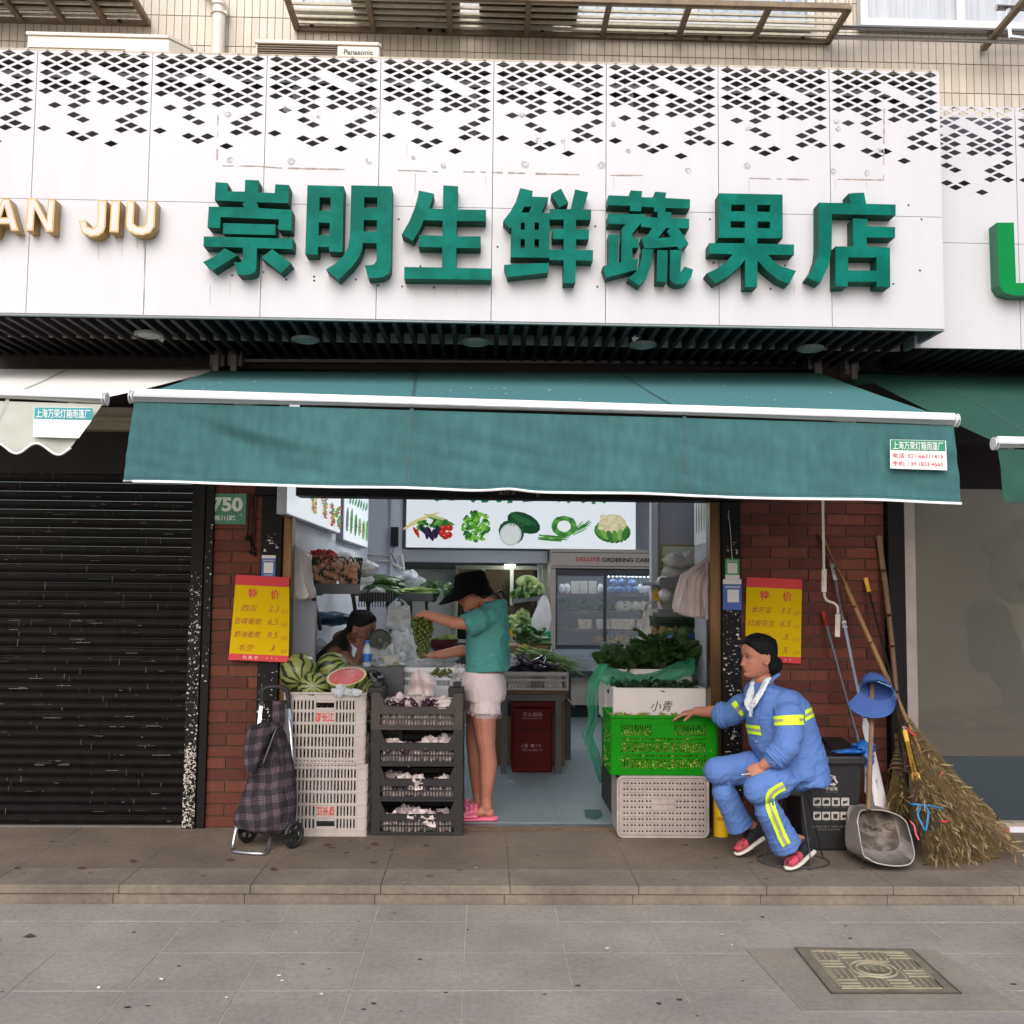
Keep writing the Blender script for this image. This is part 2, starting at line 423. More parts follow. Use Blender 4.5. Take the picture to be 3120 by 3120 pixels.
for o in sh.children:
    if o.name.startswith('scratches'):
        for v_ in o.data.vertices:v_.co.y-=.0215
g=G();g.box(xs0,xs1,-.01,.05,ZP+.0,ZP+.012);g.build('bottom_bar',m_edge,sh)
# guide rail and frame beside the pier
g=G();a,b,c=at(560,2300,-.04).x,at(600,2300,-.04).x,at(628,2300,-.04).x
t=T('guide_frame','black shutter guide rail with flaking white paint beside the brick pier','frame',((a+c)/2,0,ZP))
g.box(a,b,-.04,.05,ZP,2.32);g.build('guide_rail',m_black,t,bevel=.003)
g=G();g.box(b+.003,c-.002,-.03,.08,ZP,2.32);g.build('jamb',m_black,t,bevel=.003)
g=G();flakes(g,a+.003,b-.003,ZP+.02,1.7,-.0415,300,.011,21);flakes(g,a+.003,b-.003,ZP+.01,.6,-.0417,260,.014,22);flakes(g,b+.01,c-.005,1.0,2.0,-.0315,30,.01,23)
tag(g.build('flaking_paint',m_paper,t),kind='stuff')
m_beige=mat('shutter_box_beige',S(150,140,120),.6,var=.12)
g=G();p=at(0,1262,-.05);q=at(560,1305,-.05)
g.box(-4.2,c,-.08,.2,at(300,1308,-.08).z,at(300,1240,-.08).z);g.box(-4.2,c,-.1,-.08,at(300,1283,-.1).z,at(300,1268,-.1).z)
o=g.build('shutter_box',m_beige,bevel=.004);tag(o,'beige shutter housing above the closed black shutter','shutter box')
# ---------------------------------------------------------------- frosted shop window at the right
m_frost=mat('frosted_glass',S(190,187,177),.24,var=.06,vs=1.6,trans=.9,spec=.5)
m_sill=mat('window_sill_tile',S(150,140,128),.7)
xw0,xw1=at(2752,2000,0).x,at(2783,2000,0).x
t=T('shop_window','tall frosted shop window of the neighbouring shop behind the brooms','window',(xw1+.8,.03,ZP))
g=G();g.box(xr1+.002,xw0,-.06,.1,ZP,2.6);g.build('mullion',m_black,t,bevel=.004)
g=G();g.box(xw0+.001,xw1+.012,-.035,.08,ZP,2.6);g.build('frame',mat('alu_frame',S(150,140,138),.4,metal=.4),t,bevel=.003)
zt=at(2900,2303,.03).z
g=G();g.box(xw1+.012,4.5,.02,.032,zt,2.6);g.build('pane',m_frost,t)
m_lowpane=mat('lower_panel_glass',S(48,58,64),.3,var=.1,vs=2)
g=G();g.box(xw1+.012,4.5,.022,.034,ZP+.06,zt-.002);g.build('lower_panel',m_lowpane,t)
g=G();g.box(xw1+.012,4.5,-.05,.05,ZP,ZP+.06);g.build('sill',m_sill,t)
p=at(3090,2528,-.052);g=G();g.box(p.x-.085,p.x+.09,-.0525,-.051,p.z-.02,p.z+.018);g.build('notice',[mat('notice_paper',S(205,205,215),.7)],t)
g=G();g.box(p.x-.083,p.x-.03,-.0545,-.053,p.z-.018,p.z+.016);g.text('营业',V((p.x-.056,-.0556,p.z)),.022);g.build('notice_stamp',mat('notice_red',S(170,90,85),.7),t)
# made-up shapes behind the frosted pane, standing in for its blurred reflections
m_dim=mat('dim_green',S(60,80,66),.8);m_dim2=mat('dim_blue',S(16,18,26),.8);m_dim3=mat('dim_red',S(96,66,62),.8)
g=G()
g.ball(at(3010,1890,.1),(.17,.05,.14));g.ball(at(3060,2000,.1),(.13,.05,.22));g.ball(at(3100,2100,.1),(.12,.05,.2));g.ball(at(2990,1960,.1),(.1,.05,.2))
o=g.build('dark_blur',m_dim2,smooth=60);tag(o,'dark blurred made-up shape behind the frosted window','blurred shape')
g=G();g.ball(at(3095,1730,.16),(.2,.1,.25))
for k in range(14):q=at(3095,1730,.16)+V((rnd.uniform(-.2,.2),rnd.uniform(-.1,.1),rnd.uniform(-.25,.25)));g.ball(q,rnd.uniform(.05,.1),8,6)
o=g.build('green_blur',m_dim,smooth=60);tag(o,'green blurred plant high behind the frosted window','clump')
g=G();c=at(2960,2210,.2);g.box(c.x-.45,c.x+.6,.1,.42,ZP,c.z-.03);g.ball(c+V((.3,0,.05)),(.3,.1,.1));g.ball(c+V((-.2,0,.05)),(.2,.1,.06))
o=g.build('filler',m_dim3,smooth=40);tag(o,'dull reddish sofa shape low behind the frosted window','filler')
g=G();g.box(xr1-.05,5,.62,.7,0,3.2);o=g.build('neighbour_back_wall',mat('neighbour_wall',S(152,147,139),.8),origin=(0,0,0));tag(o,kind='structure')
# ================================================================ white fascia with lozenge cut-outs
m_fas=mat('fascia_white',S(192,192,199),.42,var=.03,vs=2.2,st=(3,1,.35),spec=.5)
m_fasg=mat('fascia_edge_grey',S(120,132,134),.5,var=.1)
ROWS={1:'012345',2:'01234',3:'012345',4:'0134',5:'01245',6:'024',7:'01235',8:'0134',9:'012345',10:'134',11:'2345',12:'01',
        13:'5',14:'14',15:'24',16:'4',17:'045',18:'12',19:'2',20:'3'}
def perforated(wd,zt,zb,holes):  # panel in its own x (0..wd), z (zt..zb) with true openings and a folded depth
    g=G();cw=wd/6;x_in=.0018
    HH=holes['h'];ztop=zt-holes['top']
    def quad(a,b,c,d):g.add([a,b,c,d],[(0,1,2,3)])
    cells=set()
    for r in range(0,42):
        off=0 if r%2 else cw/2
        for c in range(-1,7):
            cells.add((r,c))
    def clip(poly,axis,lim,keep_less):
        o=[]
        for i in range(len(poly)):
            a,b=poly[i],poly[(i+1)%len(poly)]
            ia=(a[axis]<=lim)if keep_less else(a[axis]>=lim);ib=(b[axis]<=lim)if keep_less else(b[axis]>=lim)
            if ia:o.append(a)
            if ia!=ib:
                t=(lim-a[axis])/(b[axis]-a[axis]);o.append((a[0]+(b[0]-a[0])*t,a[1]+(b[1]-a[1])*t))
        return o
    zlow=ztop-21.0*HH
    for r in range(0,23):
        for c in range(-1,7):
            cx=(c+.5)*cw if r%2 else(c+1)*cw
            cz=ztop-(r-1)*HH
            dia=[(cx-cw/2,cz),(cx,cz+HH),(cx+cw/2,cz),(cx,cz-HH)]
            hole=str(c)in ROWS.get(r,'')and c>=0
            if hole:
                hl=[(cx-cw*.378,cz),(cx,cz+HH*.69),(cx+cw*.378,cz),(cx,cz-HH*.69)]
                for i in range(4):
                    j=(i+1)%4
                    quad(*[(p[0],0,p[1])for p in(dia[i],dia[j],hl[j],hl[i])])
                    quad(*[(p[0],yy,p[1])for p,yy in((hl[i],0),(hl[j],0),(hl[j],.003),(hl[i],.003))])
            else:
                q=clip(clip(clip(clip(dia,0,x_in,False),0,wd-x_in,True),1,zt,True),1,zlow,False)
                if len(q)>2:g.add([(p[0],0,p[1])for p in q],[tuple(range(len(q)))])
    if True:
        quad((x_in,0,zlow),(wd-x_in,0,zlow),(wd-x_in,0,zb),(x_in,0,zb))
        for a,b in(((x_in,zt),(x_in,zb)),((wd-x_in,zt),(wd-x_in,zb)),((x_in,zb),(wd-x_in,zb)),((x_in,zt),(wd-x_in,zt))):
            quad((a[0],0,a[1]),(b[0],0,b[1]),(b[0],.02,b[1]),(a[0],.02,a[1]))
    return g
xr=at(2870,600,FY).x;PW=(at(2527,300,FY).x-at(109,300,FY).x)/7
ZT=at(1495,187,FY).z;ZS=at(1500,634,FY).z;ZB=at(1500,978,FY).z
FZ=ZB
hz=(at(1500,196+19*14.02,FY).z-at(1500,196,FY).z)/-19
htop=ZT-at(1500,196.5,FY).z
fas=T('shop_fascia','long white shop fascia with lozenge cut-outs carrying the green characters','fascia',((xr-3)/2,FY,ZB))
def fascia(root,xright,npan,y,zt,zs,zb,last=None):
    up=lo=None
    for i in range(npan):
        x=xright-(i+1)*PW
        if up is None:
            g=perforated(PW,zt-zs,.0015,{'h':hz,'top':htop})
            up=g.build('perforated_panel',m_fas,None,origin=(0,0,0),fix=False);up.parent=root;up.location=V((x,y,zs))-V(root.location)
            g=G();g.box(.0018,PW-.0018,0,.02,0,zs-zb-.0015)
            lo=g.build('plain_panel',m_fas,None,origin=(0,0,0));lo.parent=root;lo.location=V((x,y,zb))-V(root.location)
        else:
            put(up,root,V((x,y,zs))-V(root.location));put(lo,root,V((x,y,zb))-V(root.location))
NP=9
fascia(fas,xr,NP,FY,ZT,ZS,ZB)
xl=xr-NP*PW
g=G();g.box(xl,xr,FY+.004,FY+.03,ZB-.012,ZB-.001)
FY2=-.66
g.box(xr-.025,xr-.001,FY+.021,FY2+.2,ZB-.012,ZT);g.build('edge_trim',m_fasg,fas)
g=G();g.box(xl,xr-.01,FY+.0,FY+.03,ZT+.001,ZT+.012)
g.box(xl,xr-.03,FY+.55,FY+.57,ZB,ZS+.2)
g.box(xl,xr-.03,FY+.03,FY+.16,ZT-.003,ZT)  # added lid: closes the box so the top cut-outs stay dark
g.build('flashing_and_added_lid',mat('flashing_dirty',S(186,176,160),.7,var=.25,vs=9),fas)
# steel studs and deck inside the box, seen through the cut-outs
m_stud=mat('stud_steel',S(96,98,104),.6,metal=.2,var=.2)
g=G()
for px in(905,1445,1920,2400):x=at(px,280,FY+.09).x;g.box(x-.018,x+.018,FY+.07,FY+.11,ZB,ZT-.14)
g.box(xl,xr-.03,FY+.07,FY+.11,ZT-.12,ZT-.085)
g.build('stud',m_stud,fas)
g=G();g.box(xl,xr-.026,FY+.13,FY+.15,ZB+.2,ZT-.004);g.build('backing',mat('box_back',S(78,76,84),.8,var=.2),fas)
# screw holes, glue rings and the ghost of an older sign
g=G()
for px,py in[(707,839),(802,829),(872,852),(957,843),(957,855),(1084,852),(1153,870),(1215,668),(1281,811),(1225,873),(1322,876),(1516,752),(1814,690),(1820,874),(2163,668),(2174,801),(2331,844),(2348,880),(2392,809),(2722,865),(2768,625),(2808,668),(2803,824),(880,720)]:
    p=at(px,py,FY-.001);g.add([p+V((math.cos(t)*.006,0,math.sin(t)*.006))for t in[k*math.pi/4 for k in range(8)]],[tuple(range(8))])
tag(g.build('screw_holes',m_dark,fas),kind='stuff')
m_res=mat('glue_residue',S(156,144,138),.9,var=.3,vs=40)
m_ring=mat('glue_ring',S(160,158,160),.9,var=.1,vs=40)
g=G()
def strip(g,pts,w_,y):
    for(a,b)in zip(pts,pts[1:]):
        p,q=at(*a,y),at(*b,y);d=(q-p).normalized();n_=V((-d.z,0,d.x))*w_/2
        k=max(1,int((q-p).length/.03))
        for i in range(k):
            if rnd.random()<.18:continue
            s0,s1=i/k,(i+1)/k;w0=rnd.uniform(.5,1.3);g.add([p.lerp(q,s0)-n_*w0,p.lerp(q,s1)-n_*w0,p.lerp(q,s1)+n_*w0,p.lerp(q,s0)+n_*w0],[(0,1,2,3)])
strip(g,[(664,350),(661,505),(780,506),(860,512),(1050,516)],.008,FY-.0012)
strip(g,[(1213,519),(1265,520),(1335,524)],.009,FY-.0012);strip(g,[(1412,523),(1600,528)],.009,FY-.0012);strip(g,[(1632,529),(1765,532)],.009,FY-.0012)
strip(g,[(1860,534),(1975,534)],.008,FY-.0012);strip(g,[(2282,543),(2465,547)],.008,FY-.0012);strip(g,[(2552,546),(2692,548),(2694,330)],.008,FY-.0012)
tag(g.build('sign_ghost',m_res,fas),kind='stuff')
g=G()
for px,py,r in[(702,488,.018),(888,492,.02),(1125,490,.02),(1142,338,.022),(1352,505,.014),(1600,500,.022),(1832,503,.02),(1640,427,.014),(2277,505,.018),(2096,520,.016),(2538,522,.016),(2640,528,.016),(695,347,.018),(875,330,.02),(1260,480,.012),(1716,432,.012),(1870,378,.014),(2553,393,.013),(2548,370,.014),(2280,393,.013),(2678,460,.014),(1590,350,.016),(970,355,.01),(1914,460,.012)]:
    p=at(px,py,FY-.0013)
    for rr,ww in((r,.0016),(r*.55,.0025)):
        k=16;st=rnd.randrange(16);ln=rnd.randint(8,15)
        for i in range(st,st+ln):
            t0,t1=2*math.pi*i/k,2*math.pi*(i+1)/k;e=rnd.uniform(.8,1.2)
            g.add([p+V((math.cos(t)*(rr+s)*e,0,math.sin(t)*(rr+s)))for t,s in((t0,-ww),(t1,-ww),(t1,ww),(t0,ww))],[(0,1,2,3)])
tag(g.build('glue_rings',m_ring,fas),kind='stuff')
m_streak=mat('rust_streak',S(166,160,158),.9,var=.1,vs=30)
g=G()
for px,py,ln in[(418,722,40),(438,725,30),(440,735,200),(300,730,60),(372,730,50),(640,870,60),(1390,876,30),(1240,440,40),(1720,420,40),(1980,430,30),(1870,540,40),(2282,550,40),(2545,550,30),(1265,530,60),(1480,540,30),(1325,870,35),(2420,870,30),(700,860,40),(2640,545,30)]:
    a,b=at(px,py,FY-.0011),at(px,py+ln,FY-.0011);w_=rnd.uniform(.001,.0028)
    g.add([a-V((w_,0,0)),a+V((w_,0,0)),b+V((w_*.4,0,0)),b-V((w_*.4,0,0))],[(0,1,2,3)])
tag(g.build('streaks',m_streak,fas),kind='stuff')
# second fascia further right, set back
fas2=T('shop_fascia','white fascia of the neighbouring shop set back beyond the corner, with one bright green letter','fascia',(xr+.6,FY2,ZB))
ZT2=at(2960,326,FY2).z;ZS2=at(2960,741,FY2).z;ZB2=at(2960,1062,FY2).z
x2=at(3095,450,FY2).x
g=perforated(PW,ZT2-ZS2,.0015,{'h':hz,'top':htop})
up=None
for i in range(-1,3):
    if up is None:up=g.build('perforated_panel',m_fas,None,origin=(0,0,0),fix=False);up.parent=fas2;up.location=V((x2+(i)*PW,FY2,ZS2))-V(fas2.location)
    else:put(up,fas2,V((x2+i*PW,FY2,ZS2))-V(fas2.location))
g=G();g.box(.0018,PW-.0018,0,.02,0,ZS2-ZB2-.0015);lo=None
for i in range(-1,3):
    if lo is None:lo=g.build('plain_panel',m_fas,None,origin=(0,0,0));lo.parent=fas2;lo.location=V((x2+i*PW,FY2,ZB2))-V(fas2.location)
    else:put(lo,fas2,V((x2+i*PW,FY2,ZB2))-V(fas2.location))
g=G();g.box(xr+.0,xr+3,FY2+.13,FY2+.15,ZB2+.2,ZT2-.004);g.build('backing',MATS['box_back'],fas2)
# ---------------------------------------------------------------- raised sign characters
m_let=mat('letter_green',S(0,92,80),.45,var=.12,vs=6,col2=S(2,108,95),thr=(.44,.6),spec=.06)
m_lets=mat('letter_return',S(22,84,68),.5,spec=.1,var=.15)
LD=.085
CH=[
 ('green raised character with three upright prongs on top of a roof shape',(600,530,.17595),[
  [[(322,142),(530,153),(522,302),(828,305),(835,100),(1070,110),(1052,318),(1345,330),(1358,178),(1595,190),(1578,505),(1035,488),(1070,590),(1645,622),(1635,980),(1415,970),(1418,785),(408,745),(398,938),(182,920),(205,565),(815,578),(785,515),(835,480),(308,455)]],
  [[(455,850),(1362,875),(1357,1055),(450,1035)]],
  [[(118,1080),(1665,1122),(1655,1300),(1038,1283),(1028,1640),(1000,1700),(930,1735),(850,1748),(705,1745),(640,1528),(740,1530),(785,1500),(795,1450),(795,1275),(112,1255)]],
  [[(478,1285),(708,1405),(275,1668),(105,1525),(300,1430)]],[[(1303,1300),(1632,1545),(1455,1712),(1118,1450)]]]),
 ('green raised character made of two side by side window-like halves',(900,530,.18637),[
  [[(197,182),(790,200),(768,1275),(552,1265),(550,1195),(370,1192),(362,1318),(160,1310)],[(395,380),(577,385),(570,603),(388,600)],[(383,793),(563,800),(553,1008),(376,1000)]],
  [[(913,186),(1577,200),(1562,1400),(1555,1560),(1520,1630),(1440,1680),(1330,1700),(1190,1702),(1135,1490),(1220,1490),(1290,1475),(1325,1420),(1328,1360),(1328,1130),(1103,1127),(1095,1220),(1040,1360),(920,1520),(705,1730),(500,1560),(660,1460),(790,1330),(860,1200),(885,1050),(895,900)],[(1127,380),(1340,383),(1338,556),(1122,553)],[(1117,750),(1333,755),(1328,938),(1113,938)]]]),
 ('green raised character of three level bars on one upright stem',(1200,530,.18637),[
  [[(410,270),(655,322),(578,565),(803,572),(808,187),(1048,200),(1030,580),(1508,585),(1505,770),(1028,768),(1022,1018),(1420,1020),(1420,1212),(1022,1208),(1015,1535),(1592,1545),(1588,1730),(168,1712),(170,1520),(790,1528),(790,1200),(405,1192),(415,1000),(797,1010),(797,762),(490,755),(430,890),(315,1092),(128,990),(250,780),(340,560),(390,380)]]]),
 ('green raised character with a four-holed square half and a tall cross half',(1510,550,.1812),[
  [[(415,125),(628,175),(612,270),(890,280),(770,545),(912,550),(917,480),(1265,482),(1338,148),(1557,198),(1460,485),(1610,487),(1603,660),(1352,658),(1352,825),(1572,825),(1565,993),(1352,988),(1352,1168),(1640,1172),(1635,1348),(1352,1343),(1340,1722),(1143,1722),(1145,1340),(903,1333),(903,1297),(255,1290),(265,790),(240,800),(128,680),(250,520),(340,360)],[(485,437),(605,437),(560,540),(430,537)],[(425,707),(492,707),(490,830),(422,828)],[(657,707),(730,710),(728,835),(655,832)],[(420,985),(492,985),(490,1130),(418,1128)],[(655,985),(730,985),(728,1130),(652,1130)],[(907,655),(1150,655),(1145,813),(960,815),(960,985),(1145,985),(1145,1160),(907,1160)]],
  [[(1100,135),(1223,372),(1070,455),(938,218)]],[[(145,1415),(897,1385),(883,1547),(205,1622)]]]),
 ('green raised character with a grass top and three curved feet',(1820,560,.1812),[
  [[(560,110),(755,122),(743,225),(965,230),(970,132),(1160,145),(1145,238),(1560,260),(1557,415),(1145,405),(1145,470),(1243,478),(1243,578),(1545,590),(1543,750),(1365,745),(1420,830),(1535,1005),(1385,1110),(1340,1053),(920,1085),(790,1085),(740,905),(850,860),(920,740),(738,722),(735,660),(590,830),(590,908),(698,915),(695,1078),(590,1075),(587,1272),(690,1258),(665,1445),(155,1575),(95,1385),(190,1365),(190,850),(365,860),(345,1320),(400,1325),(410,755),(475,680),(182,670),(185,502),(810,512),(808,555),(1015,570),(1015,470),(955,465),(955,395),(743,385),(735,460),(548,455),(555,370),(180,357),(187,192),(550,208)],[(1155,745),(1225,745),(1170,800),(1235,895),(1015,915)]],
  [[(755,1092),(945,1105),(925,1200),(900,1380),(820,1580),(710,1710),(520,1585),(640,1490),(710,1380),(745,1230)]],[[(1010,1112),(1185,1120),(1170,1650),(1000,1640)]],
  [[(1225,1110),(1420,1118),(1405,1300),(1400,1480),(1430,1470),(1465,1390),(1612,1440),(1580,1560),(1520,1650),(1430,1685),(1330,1685),(1250,1650),(1218,1590)]]]),
 ('green raised character with a windowed box above spreading legs',(2130,560,.1812),[
  [[(333,158),(1405,180),(1408,915),(980,915),(978,1005),(1598,1020),(1598,1193),(1160,1193),(1260,1305),(1380,1385),(1632,1465),(1515,1685),(1330,1610),(1130,1450),(985,1285),(975,1735),(778,1735),(773,1275),(690,1380),(500,1555),(275,1672),(125,1505),(290,1430),(460,1310),(565,1185),(170,1170),(172,995),(770,1000),(770,908),(335,905)],[(542,347),(772,350),(770,463),(540,462)],[(978,353),(1198,355),(1198,475),(978,470)],[(533,627),(772,630),(770,743),(530,740)],[(983,630),(1200,635),(1195,752),(983,745)]]]),
 ('green raised character like a sloping shelter over an open box',(2430,560,.1812),[
  [[(855,165),(960,152),(1120,148),(1155,335),(1650,348),(1650,528),(580,507),(575,1000),(560,1200),(510,1400),(380,1672),(165,1580),(270,1430),(340,1230),(360,1050),(360,315),(900,325)]],
  [[(935,577),(1180,595),(1165,712),(1643,728),(1640,905),(1163,900),(1163,1055),(1555,1070),(1560,1735),(1333,1728),(1333,1645),(850,1643),(845,1725),(640,1725),(640,1050),(940,1055)],[(850,1235),(1330,1240),(1330,1462),(850,1455)]]])]
YL=FY-.012-LD
def letter(label,polys,m3,dep,mf,ms,group,name='sign_character',cat='sign character'):
    g=G()
    for lp in polys:
        n0=len(g.f);g.poly(lp,m3,(0,dep,0));nf=len(g.f)-n0
        nt_=nf-sum(len(l)for l in lp)
        for i in range(n0+nt_//2,n0+nf):g.m[i]=1
    return tag(g.build(name,[mf,ms]),label,cat,group)
for lab,(ox,oy,sc),polys in CH:
    letter(lab,polys,lambda u,v:at(ox+u*sc,oy+v*sc,YL),LD+.012,m_let,m_lets,'green characters on the fascia')
# gold letters of the shop next door
m_gold=mat('letter_gold',S(164,132,74),.35,metal=.35,var=.2,vs=20)
m_cream=mat('letter_cream',S(192,188,184),.4,var=.04)
def lat(label,ch,polys):
    g=G();m3=lambda u,v:at(u,v,FY-.085)
    n0=0
    for lp in polys:g.poly(lp,m3,(0,.085,0))
    o=tag(g.build('sign_letter',m_gold),label,'sign letter','gold letters on the fascia')
    g=G()
    for lp in polys:
        def shrink(l,d):
            r=[];A_=sum(l[i][0]*l[(i+1)%len(l)][1]-l[(i+1)%len(l)][0]*l[i][1]for i in range(len(l)))
            sg=1 if A_>0 else-1
            for i in range(len(l)):
                p,q,s_=V(l[i-1]+(0,)),V(l[i]+(0,)),V(l[(i+1)%len(l)]+(0,))
                a=(q-p).normalized();b=(s_-q).normalized();n1=V((-a.y,a.x,0))*sg;n2=V((-b.y,b.x,0))*sg
                m_=(n1+n2);m_=m_.normalized()/max(.45,m_.normalized().dot(n1));r.append((q.x+m_.x*d,q.y+m_.y*d))
            return r
        loops=[shrink(lp[0],4)]+[shrink(h[::-1],4*1)[::-1]if False else shrink(h,-4)for h in lp[1:]]
        g.poly(loops,lambda u,v:at(u,v,FY-.0865))
    g.build('face',m_cream,o)
lat('gold edged letter A cut off by the picture edge','A',[[[(-40,716),(8,605),(28,605),(57,703),(33,703),(28,683),(-2,683),(-16,716)],[(4,662),(22,662),(14,630)]]])
lat('gold edged letter N on the white fascia','N',[[[(84,604),(108,604),(143,672),(146,607),(168,607),(162,707),(141,706),(106,638),(102,704),(79,703)]]])
lat('gold edged letter J, hooked at the foot','J',[[[(299,609),(325,611),(322,690),(315,708),(300,719),(275,721),(250,710),(239,672),(262,672),(266,690),(282,696),(294,688),(297,670)]]])
lat('gold edged letter I, a plain upright bar','I',[[[(339,611),(366,611),(361,708),(333,707)]]])
lat('gold edged letter U with a rounded foot','U',[[[(387,611),(410,612),(407,680),(418,690),(436,690),(446,680),(449,612),(474,612),(471,690),(458,709),(436,717),(412,715),(393,704),(383,688)]]])
letter('bright green letter L at the picture edge on the next fascia',[[[(3038,678),(3089,678),(3096,862),(3200,862),(3200,900),(3090,900),(3058,890),(3045,868)]]],lambda u,v:at(u,v,FY2-.1),.1,mat('letter_bright_green',S(0,122,60),.4,var=.06,spec=.1),mat('letter_bright_return',S(20,110,72),.5),'green letters on the next fascia','sign_letter','sign letter')
# ---------------------------------------------------------------- black slatted soffit with round downlights
m_slat=mat('soffit_slat_black',S(42,38,40),.6,var=.2,vs=8)
sof=T('slatted_soffit','black slatted canopy soffit under the white fascia','soffit',(0,-.6,FZ))
g=G();g.box(xl,xr-.03,FY+.035,.02,FZ+.06,FZ+.08);g.build('backing',m_dark,sof)
x=xl+.03;pr=None
while x<xr-.08:
    if pr is None:
        g=G();g.box(-.013,.013,FY+.04,.018,-.02,.055);pr=g.build('slat',m_slat,None,origin=(0,0,0));pr.parent=sof;pr.location=V((x,0,FZ))-V(sof.location)
    else:put(pr,sof,V((x,0,FZ))-V(sof.location))
    x+=.083
sof2=T('slatted_soffit','black slatted soffit under the neighbouring fascia at the picture edge','soffit',(xr+.8,-.5,ZB2))
g=G();g.box(xr,xr+3,FY2+.03,.02,ZB2+.06,ZB2+.08);g.build('backing',m_dark,sof2);x=xr+.05;pr=None
while x<xr+1.6:
    if pr is None:
        g=G();g.box(-.018,.018,FY2+.03,.018,-.005,.055);pr=g.build('slat',m_slat,None,origin=(0,0,0));pr.parent=sof2;pr.location=V((x,0,ZB2))-V(sof2.location)
    else:put(pr,sof2,V((x,0,ZB2))-V(sof2.location))
    x+=.083
m_lamp=mat('downlight_lens',S(170,172,168),.4);m_lrim=mat('downlight_rim',S(150,152,150),.4,metal=.3)
dl=None
where=['over the white awning','over the corner of the green awning','over the middle of the green awning','beside a hanging tag','near the far corner of the fascia']
for i,(px,py)in enumerate([(453,1021),(931,1037),(1448,1045),(1958,1053),(2470,1064)]):
    p=atz(px,py,FZ-.03)
    lab='round unlit ceiling downlight '+where[i]
    if dl is None:
        dl=T('downlight',lab,'downlight',p,'downlights in the slatted soffit')
        g=G();g.lathe(p,[(.0,.012),(.083,.012),(.083,-.004),(.068,-.008),(.064,.0)],24);g.build('rim',m_lrim,dl,smooth=40)
        g=G();g.lathe(p,[(.0,-.003),(.064,-.003),(.064,.004),(0,.004)],24);g.build('lens',m_lamp,dl)
    else:copy_tree(dl,p,label=lab)
g=G();p=atz(490,1032,FZ-.02);g.obox(p,(.018,0,-.012),(0,.002,0),(.006,0,.012));o=g.build('loose_tag',m_paper);tag(o,'small white tag dangling beside the downlight over the white awning','tag')
g=G();p=atz(1938,1028,FZ-.02);g.obox(p,(.02,0,.016),(0,.002,0),(.006,0,-.012));o=g.build('loose_tag',m_paper);tag(o,'small grey tag dangling beside the fourth downlight','tag')
